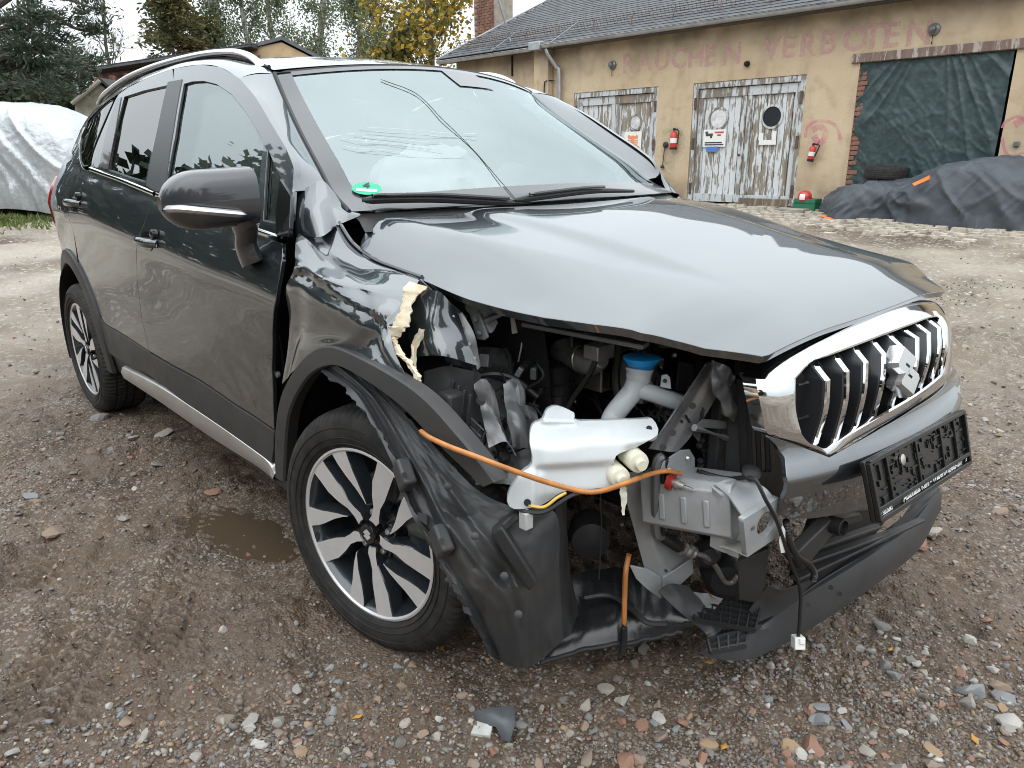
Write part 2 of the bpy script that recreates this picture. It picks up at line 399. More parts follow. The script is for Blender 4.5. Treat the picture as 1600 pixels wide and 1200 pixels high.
RR, AA = np.meshgrid(rr_, ang_, indexing='ij'); gx_, gy_ = CAM_POS[0]+RR*np.cos(AA), CAM_POS[1]+RR*np.sin(AA)
gz_ = terr(gx_, gy_)+relief(gx_, gy_)
na = len(ang_); V = np.stack([gx_, gy_, gz_], -1).reshape(-1, 3); nr_ = len(rr_)
i0 = np.arange(nr_-1)[:, None]*na; j0 = np.arange(na)[None]; j1 = (j0+1) % na
Fq = np.stack([i0+j0, i0+na+j0, i0+na+j1, i0+j1], -1).reshape(-1, 4)
me = bpy.data.meshes.new('ground'); me.vertices.add(len(V)+1); me.vertices.foreach_set('co', np.r_[V, [[CAM_POS[0], CAM_POS[1], 0]]].ravel())
nf = len(Fq); tri = np.stack([np.full(na, len(V)), np.arange(na), (np.arange(na)+1) % na], -1)
me.loops.add(nf*4+na*3); me.loops.foreach_set('vertex_index', np.r_[Fq.ravel(), tri.ravel()].astype(np.int32))
me.polygons.add(nf+na); me.polygons.foreach_set('loop_start', np.r_[np.arange(nf)*4, nf*4+np.arange(na)*3].astype(np.int32))
me.update(calc_edges=True); me.validate(); me.shade_smooth()
ground = link('ground', me); ground['kind'] = 'structure'; ground['label'] = 'brown trampled mud and gravel yard'
def ground_mat():
    m = bpy.data.materials.new('mud and grit'); m.use_nodes = True; nt = m.node_tree; b = nt.nodes['Principled BSDF']; N = nt.nodes.new; L = nt.links.new
    g = N('ShaderNodeNewGeometry')
    def noise(s, d=6, r=.55):
        n = N('ShaderNodeTexNoise'); n.inputs['Scale'].default_value = s; n.inputs['Detail'].default_value = d; n.inputs['Roughness'].default_value = r; L(g.outputs['Position'], n.inputs['Vector']); return n
    def mixc(f, a, c):
        q = N('ShaderNodeMix'); q.data_type = 'RGBA'; L(f, q.inputs['Factor'])
        for s, k in ((a, 'A'), (c, 'B')):
            if isinstance(s, tuple): q.inputs[k].default_value = (*s, 1)
            else: L(s, q.inputs[k])
        return q.outputs['Result']
    def rng_(f, a, c, lo=0., hi=1.):
        q = N('ShaderNodeMapRange'); q.inputs['From Min'].default_value = a; q.inputs['From Max'].default_value = c; q.inputs['To Min'].default_value = lo; q.inputs['To Max'].default_value = hi; L(f, q.inputs['Value']); return q.outputs[0]
    c = mixc(rng_(noise(1.1).outputs['Fac'], .35, .65), (.086,.057,.038), (.140,.098,.068))
    c = mixc(rng_(noise(9).outputs['Fac'], .38, .62), c, (.106,.076,.055))
    c = mixc(rng_(noise(3.3, 5).outputs['Fac'], .52, .70, 0, .7), c, (.038,.027,.020))
    # pale dry grit away from the car
    dv = N('ShaderNodeVectorMath'); dv.operation = 'DISTANCE'; L(g.outputs['Position'], dv.inputs[0]); dv.inputs[1].default_value = (0.2, -1.2, 0)
    f1 = rng_(dv.outputs['Value'], 2.7, 7.0); n1 = rng_(noise(.55, 5).outputs['Fac'], .36, .6); mm = N('ShaderNodeMath'); mm.operation = 'MULTIPLY'; L(f1, mm.inputs[0]); L(n1, mm.inputs[1])
    c = mixc(mm.outputs[0], c, (.36,.315,.255))
    # grit: many small grains of mixed colour
    v = N('ShaderNodeTexVoronoi'); v.inputs['Scale'].default_value = 120; L(g.outputs['Position'], v.inputs['Vector'])
    sp = N('ShaderNodeSeparateColor'); L(v.outputs['Color'], sp.inputs[0])
    gm = N('ShaderNodeMath'); gm.operation = 'MULTIPLY'; L(rng_(sp.outputs[0], .72, .80), gm.inputs[0]); L(rng_(noise(1.7, 4).outputs['Fac'], .38, .62, .15, .8), gm.inputs[1])
    gc = mixc(sp.outputs[1], (.20,.14,.10), (.34,.32,.29)); c = mixc(gm.outputs[0], c, gc)
    v2 = N('ShaderNodeTexVoronoi'); v2.inputs['Scale'].default_value = 34; L(g.outputs['Position'], v2.inputs['Vector'])
    sp2 = N('ShaderNodeSeparateColor'); L(v2.outputs['Color'], sp2.inputs[0]); gm2 = N('ShaderNodeMath'); gm2.operation = 'MULTIPLY'; L(rng_(sp2.outputs[0], .84, .88), gm2.inputs[0]); L(f1, gm2.inputs[1])
    c = mixc(gm2.outputs[0], c, mixc(sp2.outputs[1], (.24,.19,.15), (.42,.40,.36)))
    L(c, b.inputs['Base Color'])
    L(rng_(noise(2.4, 5).outputs['Fac'], .35, .65, .42, .85), b.inputs['Roughness']); b.inputs['Specular IOR Level'].default_value = .35
    ba = N('ShaderNodeMath'); ba.operation = 'ADD'; L(noise(55, 8, .65).outputs['Fac'], ba.inputs[0])
    vb = N('ShaderNodeMath'); vb.operation = 'MULTIPLY'; L(v.outputs['Distance'], vb.inputs[0]); vb.inputs[1].default_value = -.7; L(vb.outputs[0], ba.inputs[1])
    bu = N('ShaderNodeBump'); bu.inputs['Strength'].default_value = .7; bu.inputs['Distance'].default_value = .008; L(ba.outputs[0], bu.inputs['Height']); L(bu.outputs[0], b.inputs['Normal'])
    return m
me.materials.append(ground_mat())
# puddle water
wat = bpy.data.materials.new('muddy water'); wat.use_nodes = True; b = wat.node_tree.nodes['Principled BSDF']; b.inputs['Base Color'].default_value = (.075,.054,.036,1); b.inputs['Roughness'].default_value = .03; b.inputs['IOR'].default_value = 1.33
pd = [(puddle_c[0]-.05+.62*math.cos(t), puddle_c[1]+.30*math.sin(t), -.0125) for t in np.linspace(0, 2*math.pi, 40)[:-1]]
po = mesh_obj('puddle', pd, [tuple(range(39))], wat); po['kind'] = 'structure'; po['label'] = 'muddy brown puddle beside the front wheel'
# ================================================================== the damaged car
car = empty('damaged_car', 'dark grey car with its right front corner torn off, white tank hanging out', 'car')

def zbelt(x): return 1.04-.097*(np.asarray(x)+.34)
def zsill(x): return .34-.02*(np.asarray(x)+.49)
prof_low = table([(-.25,.835),(0,.858),(.12,.866),(.3,.866),(.5,.868),(.64,.874),(.735,.8835),(.785,.884),(.9,.861),(1.0,.838),(1.1,.82)], sm=.035, ext=.5)
plan = table([(-4,-.40),(-3.45,-.205),(-3.2,-.122),(-2.9,-.045),(-2.5,-.008),(-2,0),(-.2,0),(.2,-.006),(.5,-.035),(.8,-.14),(1.1,-.3)], sm=.12)
def side(x, z):
    x = np.asarray(x, float); z = np.asarray(z, float)
    zb, zs = zbelt(x), zsill(x); v = (z-zs)/(zb-zs)
    dz = np.maximum(z-zb, 0)
    up = .838-.30*dz-.16*dz*dz
    lo = prof_low(v); k = np.clip((v-.93)/.1, 0, 1); k = k*k*(3-2*k)
    y = lo*(1-k)+up*k+plan(x)*(1+1.2*np.clip(v-1, 0, .6))
    y = y-.165*np.maximum(0, -2.0-x)**1.3*np.clip((v-.7)/.5, 0, 1)
    # pressed-in waves in the lower front door
    d = ((x+.66)/.20)**2+((z-.60)/.12)**2
    y = y-.0045*np.exp(-d)+.0018*np.exp(-d*.6)*np.sin(22*(x+.66)+30*(z-.6))
    y = y-.004*np.exp(-((x+2.0)/.16)**2-((z-.60)/.1)**2)+.0012*np.sin(9*x+4*z)*np.exp(-((z-.75)/.3)**2)
    return y
def sR(a, b): return np.stack([a, -side(a, b), b], -1)
def sRin(off):
    return lambda a, b: np.stack([a, -side(a, b)+off, b], -1)
def S(px, py):
    d = ray(px, py); a, b = .8, 7.
    for _ in range(4):                          # refine the first crossing on ever finer samples
        ts_ = np.linspace(a, b, 120); q = CAM_POS+ts_[:, None]*d; v = q[:, 1]+side(q[:, 0], q[:, 2]); i = int(np.argmax(v[:-1]*v[1:] <= 0)); a, b = ts_[i], ts_[i+1]
    q = CAM_POS+d*.5*(a+b); return (q[0], q[2])
def SS(l): return [S(*q) for q in l]
ARC_R = (-2.6, .36); ARC_F = (0., .355)
def arc(c, r, a0, a1, n=24): return [(c[0]+r*math.cos(rad(a)), c[1]+r*math.sin(rad(a))) for a in np.linspace(a0, a1, n)]

# ---- doors below the belt, right side
gap = .0025
fd_front = SS([(440,381),(440,405),(436,432),(430,470),(425,520),(424,575),(426,630),(428,670)])
split = SS([(243,307),(225,350),(213,398),(214,440),(222,500),(233,548)])
split_low = SS([(236,553),(245,578),(253,598)])
belt_f = SS([(243,307),(300,329),(360,352),(440,381)])
clad_f = SS([(428,672),(370,632),(313,593),(270,570),(236,551)])
door_f = panel('front_door', belt_f[:-1]+fd_front+clad_f[1:-1]+[(a+gap, b) for a, b in split[::-1]], sR, PAINT, car, step=.028)
cl_bot = SS([(426,722),(380,690),(333,658),(290,628),(253,600)])
panel('door_cladding', SS([(429,674),(429,700)])+cl_bot[:-1]+[(a+gap, b) for a, b in split_low[::-1]]+SS([(270,573),(313,596),(370,635)]), sRin(-.004), CLAD, car, step=.03, thick=.004)
# rear door
rd_rear = [(-2.15, float(zbelt(-2.15))-.02), (-2.33, 1.10), (-2.36, 1.0), (-2.34, .93)]
arc_rd = [(x, z) for x, z in arc(ARC_R, .468, 62, 27, 12)]
rd_bot = SS([(165,506),(195,523)])
belt_r = SS([(143,267),(190,285),(243,307)])
door_r = panel('rear_door', belt_r[:-1]+[(a-gap, b) for a, b in split]+rd_bot[::-1]+arc_rd[::-1]+rd_rear[::-1], sR, PAINT, car, step=.028)
rcl = SS([(235,551)])+[(a-gap, b) for a, b in split_low]+SS([(225,581),(187,561),(168,549)])+[(x, z) for x, z in arc(ARC_R, .468, 13, 25, 5)]+SS([(165,508),(195,525)])
panel('door_cladding', rcl, sRin(-.004), CLAD, car, step=.03, thick=.004)
# quarter panel
q_out = [(-2.155, float(zbelt(-2.15))-.018), (-2.335, 1.10), (-2.365, 1.0), (-2.345, .93)]+[(x, z) for x, z in arc(ARC_R, .468, 66, 180, 20)]
q_out += [(-3.1, .42), (-3.22, .5), (-3.28, .7), (-3.29, .9), (-3.27, 1.08), (-3.2, 1.19), (-3.1, 1.27), (-2.9, 1.335), (-2.6, 1.372), (-2.35, 1.382)]
q_out += SS([(137,190),(126,214),(123,236),(124,248),(128,262)])
quarter = panel('rear_quarter_panel', q_out, sR, PAINT, car, step=.03)
# ---- flares at the rear, and front left
def flare_grid(c, r0, r1, a0, a1, n=40, out=.016):
    rows = []
    for a in np.linspace(a0, a1, n):
        ca, sa = math.cos(rad(a)), math.sin(rad(a)); row = []
        for r, o in ((r1+.002, -.006), (r1, out*.7), ((r0+r1)/2, out*1.3), (r0+.006, out), (r0, out*.4), (r0-.002, -.055)):
            x, z = c[0]+r*ca, c[1]+r*sa; yy = float(side(c[0]+(r0+r1)/2*ca, c[1]+(r0+r1)/2*sa)) if o == -.055 else float(side(x, z))
            row.append((x, -(yy+o), z))
        rows.append(row)
    return rows
fl = MB().grid(flare_grid(ARC_R, .392, .462, -8, 188)).build('wheel_arch_flare', CLAD, car)
mirrored(fl, car)
# ---- upper door frames and glass
fw_main = SS([(261,287),(273,215),(287,131),(300,127),(318,126),(338,131),(362,147),(384,175),(409,216),(411,228),(401,346)])
fw_main = [S(258,300)]+fw_main[1:]
fw_tri = SS([(418,232),(439,279),(434,331),(431,350),(411,345)])
C1 = [(457,300),(459,262),(447,232),(428,200),(400,153),(375,123),(344,105),(312,101),(272,107)]
c1 = SS(C1)
f_frame_out = SS([(439,373),(300,322),(262,308),(244,301)])+SS([(258,215),(271,125)])+c1[::-1]+SS([(455,340)])
panel('front_window_frame', f_frame_out, sR, PAINT, car, step=.03, holes=[fw_main, fw_tri])
WGLASS = glass('side glass', (.88,.93,.92), 3.2, 0, 0, (1,1,1), (.9,.99,1))
PGLASS = glass('privacy glass', (.14,.15,.15), 3.0)
panel('side_window', fw_main, sRin(.009), WGLASS, car, step=.05, thick=.001)
panel('quarter_light', fw_tri, sRin(.009), WGLASS, car, step=.05, thick=.001)
def grow(poly, d):
    c = np.mean(poly, 0); return [tuple(np.array(q)+(np.array(q)-c)/np.linalg.norm(np.array(q)-c)*d) for q in poly]
def ring(name, poly, off, w, d, m):
    """window seal running round an opening"""
    pts = [sRin(off)(np.array([a]), np.array([b]))[0] for a, b in resample(poly, .03)]
    MB().tube(pts, w, 6, closed=True).build(name, m, car)
ring('window_seal', fw_main, .005, .0045, 0, SEAL); ring('window_seal', fw_tri, .005, .004, 0, SEAL)
panel('mirror_sail', SS([(440,280),(457,306),(454,369),(434,366),(434,331)]), sRin(-.006), GLOSSBLK, car, step=.03)
# rear door frame and glass
rw = SS([(194,151),(225,141),(261,133),(244,205),(227,285),(200,277),(170,266),(180,208)])
r_out = SS([(270,125),(257,215),(242,300),(200,284),(141,264),(147,237),(166,190),(181,155),(186,147),(200,137),(228,123),(250,114),(269,108)])
panel('rear_window_frame', r_out, sR, PAINT, car, step=.03, holes=[rw])
panel('side_window', rw, sRin(.009), PGLASS, car, step=.05, thick=.001)
ring('window_seal', rw, .005, .0045, 0, SEAL)
bp = SS([(263,128),(285,124),(271,205),(258,297),(244,299),(229,290),(246,205)])
panel('door_pillar_trim', bp, sRin(-.002), mat('satin dark pillar trim', (.05,.053,.057), .35, spec=.5), car, step=.04)
panel('rear_pillar_trim', SS([(184,153),(190,152),(181,205),(170,265),(156,260),(165,215),(174,182)]), sRin(-.003), GLOSSBLK, car, step=.04)
qg = SS([(138,259),(145,235),(163,190),(178,157),(172,158),(155,174),(139,192),(128,215),(125,238),(126,250),(130,260)])
panel('quarter_window', qg, sRin(.002), PGLASS, car, step=.05)
panel('quarter_window_backing', qg, sRin(.03), INTER, car, step=.06)
ring('window_seal', qg, .002, .003, 0, SEAL)
# chrome belt strip
def strip(name, px, hw, out, m, dens=6):
    cs = crv(SS(px), dens); g = []
    for a, b in cs:
        y = float(side(a, b)); g.append([(a, -y-.001+.006, b+hw+.002), (a, -y-out, b+hw*.7), (a, -y-out*1.25, b), (a, -y-out, b-hw*.7), (a, -y+.006, b-hw-.002)])
    return MB().grid(g).build(name, m, car)
strip('belt_trim', [(141,264),(165,273),(190,282),(241,303)], .0085, .005, CHROME)
strip('belt_trim', [(245,304),(300,324),(360,347),(436,373)], .0085, .005, CHROME)
# ---- cant rail / A pillar strip between door shut line and windscreen / roof edge
roof_y = table([(-3.2,.50),(-2.9,.53),(-2.4,.555),(-1.4,.575),(-.95,.565),(-.8,.555)], sm=.08)
roof_z = table([(-3.2,1.40),(-3.0,1.455),(-2.7,1.525),(-2.3,1.567),(-1.9,1.584),(-1.4,1.580),(-1.1,1.558),(-.86,1.508),(-.7,1.46)], sm=.06)
C2 = [P(548,332,y=-.705), P(520,300,y=-.69), P(500,262,y=-.672), P(470,205,y=-.632), P(447,155,y=-.592), P(431,116,y=-.565)]
C2d = crv(C2, 6)
c1d = crv(c1[:6], 6); c1d3 = [np.array([a, -float(side(a, b))-.0005, b]) for a, b in c1d]
c1d3 = [np.array(q) for q in crv(c1d3, 1)]
ts = np.linspace(0, 1, 40)
def at(pl, t):
    pl = np.array(pl); s = np.r_[0, np.cumsum(np.linalg.norm(np.diff(pl, axis=0), axis=1))]; s /= s[-1]
    return np.array([np.interp(t, s, pl[:, k]) for k in range(3)])
g = []
for t in ts:
    a, b = at(c1d3, t), at(crv(C2[1:], 6), t); row = []
    for u in np.linspace(0, 1, 9):
        q = a+(b-a)*u+np.array([.35, -1., .35])*.013*4*u*(1-u); row.append(q)
    row.insert(0, a+np.array([0, .02, 0])); row.append(b+np.array([-.01, .01, -.012]))
    g.append(row)
ap = MB().grid(g).build('windscreen_pillar', PAINT, car); mirrored(ap, car)
g = []
c1r = SS([(375,123),(344,105),(312,101),(269,108),(228,123),(200,136),(186,146),(173,155),(154,171),(137,190)])+[(-2.35,1.382),(-2.6,1.372),(-2.9,1.335),(-3.1,1.27)]
c1r3 = [np.array([a, -float(side(a, b))-.0005, b]) for a, b in crv(c1r, 5)]
rx = np.linspace(-.87, -3.12, 70); top = [np.array([x, -float(roof_y(x)), float(roof_z(x))]) for x in rx]
top[0] = C2[-1]
for t in np.linspace(0, 1, 70):
    a, b = at(c1r3, t), at(top, t); row = [a+np.array([0, .02, 0])]
    for u in np.linspace(0, 1, 9): row.append(a+(b-a)*u+np.array([0, -.6, .8])*.011*4*u*(1-u))
    row.append(b+np.array([0, .012, -.008])); g.append(row)
cr = MB().grid(g).build('cant_rail', PAINT, car); mirrored(cr, car)
# ---- roof
def roofs(x, w): # w in -1..1
    y = w*roof_y(x); z = roof_z(x)+.040*(1-w*w)
    x2 = x+.115*(1-w*w)*np.clip((x+1.5)/.64, 0, 1)**2
    return np.stack([x2, y, z+ -.0*x], -1)
xs = np.r_[np.linspace(-.865, -1.3, 26), np.linspace(-1.34, -3.12, 50)]; g = [[roofs(x, w) for w in np.linspace(-1, 1, 41)] for x in xs]
MB().grid(g, flip=True).build('roof', PAINT, car)
# roof rails
rail_px = [(-.925,1.515,.565),(-.97,1.543,.566),(-1.05,1.570,.567),(-1.17,1.587,.57),(-1.43,1.600,.573),(-1.87,1.602,.57),(-2.3,1.586,.56),(-2.7,1.545,.545),(-2.86,1.510,.535)]
g = []
for i, q in enumerate(crv(rail_px, 5)):
    x, z, y = q; hw = .016; t = i/40.; hh = .0115 if 3 < i < 36 else .009
    g.append([(x+hh*math.sin(-.35)*0+0, -y+hw*math.cos(a), z+hh*math.sin(a)) for a in np.linspace(0, 2*math.pi, 13)])
rl = MB().grid(g, flip=True).build('roof_rail', SATIN, car); mirrored(rl, car)
gr = MB(); gr.tube([(x, -float(roof_y(x))+.005, float(roof_z(x))+.004) for x in np.linspace(-.9, -3, 40)], .006, 6); ro = gr.build('roof_gutter', SEAL, car); mirrored(ro, car)
# ---- windscreen
def ws_edge(t): return at(C2d, 1-t)          # t = 0 top .. 1 bottom
def wsf(t, w):
    t = np.atleast_1d(t); w = np.atleast_1d(w)
    E = np.array([ws_edge(q) for q in t]); h = 1-w*w
    bul = .115*(1-t)+.150*t+.03*np.sin(np.pi*t)
    return np.stack([E[:, 0]+bul*h, E[:, 1]*-w*-1*-1, E[:, 2]+(.045*(1-t)+.012*t+.03*np.sin(np.pi*t))*h], -1)*np.array([1, 1, 1])
def wsp(t, w):
    q = wsf(t, w); q[:, 1] = np.atleast_1d(w)*np.abs(np.array([ws_edge(a)[1] for a in np.atleast_1d(t)])); return q
tt = np.linspace(.0, 1.04, 30); ww = np.linspace(-1, 1, 41)
G = np.array([wsp(np.full(41, t), ww) for t in tt])
WSG = glass('windscreen glass', (.90,.97,.97), 2.95, 0, .06, (.64,.76,.78), (.88,.99,1))  # pale aqua film: airbag dust plus painted brightness of the mirrored sky
MB().grid(G, flip=True).build('windscreen', WSG, car)
FRIT = mat('black screen print', (.055,.058,.063), .25, coat=.6)
def wsband(name, t0, t1, w0, w1, m, n=24, k=6, off=.0025):
    g = []
    for t in np.linspace(t0, t1, n):
        r = wsp(np.full(k, t), np.linspace(w0, w1, k)); r[:, 0] += off; r[:, 2] += off; g.append(r)
    return MB().grid(np.array(g), flip=True).build(name, m, car)
wsband('screen_border', .015, 1.0, -.998, -.928, FRIT); wsband('screen_border', .015, 1.0, .928, .998, FRIT)
wsband('screen_border', .90, 1.03, -.927, .927, FRIT, 4, 40); wsband('screen_border', .0, .028, -.927, .927, FRIT, 3, 40)
wsband('sensor_screen', .028, .17, -.02, .26, mat('grey sensor screen', (.16,.17,.18), .3), 5, 8)
# crack right across the screen
ck = crv([(595,124),(625,135),(652,148),(665,158),(690,185),(725,210),(750,245),(770,265),(806,311)], 5)
def ws_hit(px, py):
    d = ray(px, py); best = None
    A = G.reshape(-1, 3)-CAM_POS; t = (A@d)/(d@d); e = np.linalg.norm(A-np.outer(t, d), axis=1); i = np.argsort(e)[:4]
    return CAM_POS+d*np.average(t[i], weights=1/(e[i]+1e-4))-d*.009
MB().tube(crv([ws_hit(*q) for q in ((595,124),(650,146),(690,185),(718,212),(745,240),(775,275),(806,311))], 10), .0013, 5).build('windscreen_crack', mat('crack line', (.03,.035,.04), .5), car)
for k, y0 in enumerate((198, 205, 211, 217, 222, 228, 234)):
    x0 = 545+rng.uniform(-25, 40); x1 = x0+rng.uniform(60, 200); n = 14
    MB().tube(crv([ws_hit(x0+(x1-x0)*i/4, y0+12*i/4+rng.uniform(-1, 1)) for i in range(5)], 6), .0004, 3).build('windscreen_crack', mat('fine crack', (.75,.8,.82), .3), car)
# header seal
MB().tube(G[0]+np.array([-.004, 0, .002]), .006, 6).build('windscreen_seal', SEAL, car)
MB().tube([q+np.array([.0, -.004, .003]) for q in C2d], .006, 6).build('windscreen_seal', SEAL, car)
# ---- bonnet
hood_yE = table([(-.3,.72),(-.13,.743),(.1,.745),(.3,.742),(.5,.720),(.69,.66),(.77,.57),(.845,.485),(.9,.42)], sm=.02)
hood_zE = table([(-.3,1.03),(-.068,1.008),(.14,.985),(.276,.966),(.5,.948),(.69,.934),(.77,.900),(.845,.868),(.9,.845)], sm=.03)
hood_zc = table([(-.3,1.112),(-.1,1.105),(.1,1.085),(.3,1.052),(.5,1.010),(.65,.984),(.76,.952),(.82,.928),(.86,.907),(.9,.875)], sm=.05)
def hoodz(x, y):
    x = np.asarray(x, float); y = np.asarray(y, float); u = np.abs(y)/hood_yE(np.clip(x, -.3, .77)); c, e = hood_zc(x), hood_zE(x)
    u0 = np.interp(x, [-.2, .1, .4, .8], [.86, .80, .66, .40]); q = np.clip((u-u0)/(1-u0), 0, None)
    s = (.10+.12*np.clip(x, 0, .8))*u**2+(.90-.12*np.clip(x, 0, .8))*q**1.7
    z = c+(e-c)*s
    # raised power-dome creases
    uc = np.abs(y)-(.30+.12*(.85-x)); z = z+.016*np.exp(-np.clip(x-.55, 0, 1)*4)*(1/(1+np.exp(np.clip(uc/.013, -40, 40)))-.5)*np.clip((.75-x)/.3, 0, 1)
    z = z-.010*np.exp(-((x-.30)/.16)**2-((y+.68)/.06)**2)
    return z+.0012*np.sin(7*x+5*y)
def hoodf(a, b): return np.stack([a, b, hoodz(a, b)], -1)
hr = [(x, -float(hood_yE(x))) for x in (-.10,-.03,.1,.2,.3,.4,.5,.6,.69,.73,.77,.81,.842)]
hl = [(x, -y) for x, y in hr]
front = [(.846+.012*(1-(w/.48)**2), w) for w in np.linspace(-.47, .47, 24)]
rear = [(-.135, -.733), (-.155, -.712), (-.165,-.69)]+[(-.165+.15*(1-(w/.69)**2)-.03, w) for w in np.linspace(-.66, .66, 24)][0:0]
rearc = [(-.165+.13*(1-(w/.69)**2), w) for w in np.linspace(.68, -.68, 26)]
hood_out = rearc+[(-.165,-.695),(-.155,-.718),(-.135,-.735)]+hr+front+hl[::-1]+[(-.135,.735),(-.155,.718),(-.165,.695)]
panel('bonnet', hood_out, hoodf, PAINT, car, out=(0,0,1), step=.022, thick=.006)
# underside frame of the bonnet
inn = [(x*.985-.002, y*.965) for x, y in hood_out]
panel('bonnet_underside', inn, lambda a, b: np.stack([a, b, hoodz(a, b)-.022], -1), mat('bonnet underside', (.05,.053,.058), .5, .3), car, out=(0,0,-1), step=.05, thick=.004)
# wipers
for pts, r in ((((566,320),(600,318),(680,317),(780,322),(800,323)), .011), (((795,320),(850,312),(920,304),(985,304)), .010)):
    g = []
    pp = crv([ws_hit(*q)+np.array([.02,-.01,.012]) for q in pts], 8)
    MB().tube(pp, [r*(.5+.5*min(1, i/4, (len(pp)-1-i)/10)) for i in range(len(pp))], 8).build('wiper_blade', SEAL, car)
    MB().tube([q+np.array([.012,-.006,.012]) for q in pp[4:len(pp)-6]], .005, 6).build('wiper_arm', GLOSSBLK, car)
g = []
for w in np.linspace(-.99, .99, 40):
    b = wsp(np.array([1.03]), np.array([w]))[0]; x1 = -.165+.13*(1-(w*.69/.69)**2)
    g.append([b+np.array([-.01,0,-.004]), (b*.5+np.array([x1, b[1], 1.085])*.5)-np.array([0,0,.012]), np.array([x1+.02, b[1]*1.02, 1.06])])
MB().grid(g).build('cowl_panel', PLASTIC, car)
# ---- tail: tailgate, rear bumper, lamps
g = []
for z, x, hw in ((1.475,-3.10,.50),(1.45,-3.17,.51),(1.40,-3.20,.53),(1.18,-3.31,.60),(1.08,-3.37,.645),(1.0,-3.39,.66),(.80,-3.40,.68),(.62,-3.42,.69)):
    g.append([(x+.10*(w**4), w*hw, z) for w in np.linspace(-1, 1, 21)])
MB().grid(bigrid(g, 2, 1)).build('tailgate', PAINT, car)
g = []
for z, x, hw in ((1.405,-3.215,.46),(1.3,-3.27,.49),(1.19,-3.325,.53)): g.append([(x+.06*(w**4), w*hw, z) for w in np.linspace(-1, 1, 15)])
MB().grid(g).build('rear_window', PGLASS, car)
g = []
for z, x, hw in ((.64,-3.44,.73),(.58,-3.47,.75),(.45,-3.47,.76),(.34,-3.43,.76),(.27,-3.36,.74)):
    g.append([(x+.26*abs(w)**4, w*hw, z) for w in np.linspace(-1, 1, 25)])
MB().grid(g).build('rear_bumper', CLAD, car)
tl_out = [(-3.0,1.105),(-3.03,1.0),(-3.075,.92),(-3.2,.89),(-3.27,.93),(-3.285,1.08),(-3.24,1.14),(-3.12,1.155)]
tlp = panel('tail_lamp', tl_out, sRin(-.010), REDLENS, car, step=.03, thick=.006); mirrored(tlp, car)
# ---- sill
SILL = mat('satin silver sill', (.60,.60,.59), .32, .85, ns=7, cv=.06, dust=.25, dcol=(.3,.27,.23))
rows = []
top_px = crv([(193,574),(253,605),(333,657),(400,704),(422,722),(432,740)], 8); bot_px = crv([(196,590),(253,627),(333,682),(400,724),(424,742),(434,753)], 8)
for a, b in zip(top_px, bot_px):
    A = np.array([*S(*a)]); B = np.array([*S(*b)])
    ya, yb = float(side(*A)), float(side(*B))
    rows.append([(A[0], -ya+.01, A[1]+.008), (A[0], -ya-.006, A[1]), ((A[0]+B[0])/2, -(ya+yb)/2-.014, (A[1]*.55+B[1]*.45)), (B[0], -yb-.008, B[1]), (B[0], -yb+.02, B[1]-.006)])
st = MB().grid(rows).build('sill_trim', SILL, car); mirrored(st, car)
g = []
for x in np.linspace(-2.2, -.38, 30):
    zs = float(zsill(x)); y = float(side(x, zs)); g.append([(x, -y+.004, zs+.03), (x, -y+.012, zs-.01), (x, -y+.03, zs-.08), (x, -y+.12, zs-.10), (x, -.4, zs-.10)])
sk = MB().grid(g).build('sill_cladding', CLAD, car); mirrored(sk, car)
# mirrored left flank
for o in [q for q in list(car.children) if q.name.split('.')[0] in ('front_door','rear_door','rear_quarter_panel','door_cladding','front_window_frame','rear_window_frame','side_window','quarter_light','quarter_window','quarter_window_backing','window_seal','mirror_sail','door_pillar_trim','rear_pillar_trim','belt_trim')]:
    mirrored(o, car)
# intact left wing and flare
lw = [(-.50,1.03),(-.30,1.035),(-.1,1.0),(.2,.975),(.45,.94),(.60,.90),(.62,.80),(.50,.72),(.46,.66)]+[(x, z) for x, z in arc(ARC_F, .466, 40, 176, 22)]+[(-.48,.42),(-.44,.7)]
lwp = panel('front_wing', lw, lambda a, b: np.stack([a, side(a, b), b], -1), PAINT, car, out=(0,1,0), step=.03)
fl2 = MB().grid(flare_grid(ARC_F, .392, .462, 4, 190)).build('wheel_arch_flare', CLAD, car)
fl2.data.transform(Matrix.Scale(-1, 4, (0, 1, 0))); fl2.data.flip_normals()
# ---- door handles and key cup; a flat black disc paints the recess shade
for px, py in ((233,378),(118,317)):
    a, b = S(px, py); y = float(side(a, b))
    pp = crv([(a-.085,-y+.006,b-.004),(a-.07,-y-.022,b),(a,-y-.034,b+.004),(a+.06,-y-.026,b+.002),(a+.08,-y+.004,b-.002)], 6)
    h = MB(); g = []
    for i, q in enumerate(pp):
        hh = .013+.003*math.sin(i/len(pp)*3.14); g.append([(q[0], q[1]+.011*math.cos(t), q[2]+hh*math.sin(t)) for t in np.linspace(0, 2*math.pi, 11)])
    h.grid(g, flip=True); ho = h.build('door_handle', PAINT, car)
    cup = MB(); g = []
    for r in np.linspace(0, 1, 6):
        g.append([(a-.02+r*.06*math.cos(t), -float(side(a-.02+r*.06*math.cos(t), b+r*.035*math.sin(t)))-.0022+.0*r, b+r*.034*math.sin(t)) for t in np.linspace(0, 2*math.pi, 25)])
    cup.grid(g); cup.build('recess_shade_disc', GLOSSBLK, car)
    MB().lathe([(.017,0),(.017,.016),(.010,.02)], (a+.075,-y+.004,b+.03), (0,-1,.1), 14).build('handle_cap', GLOSSBLK, ho)
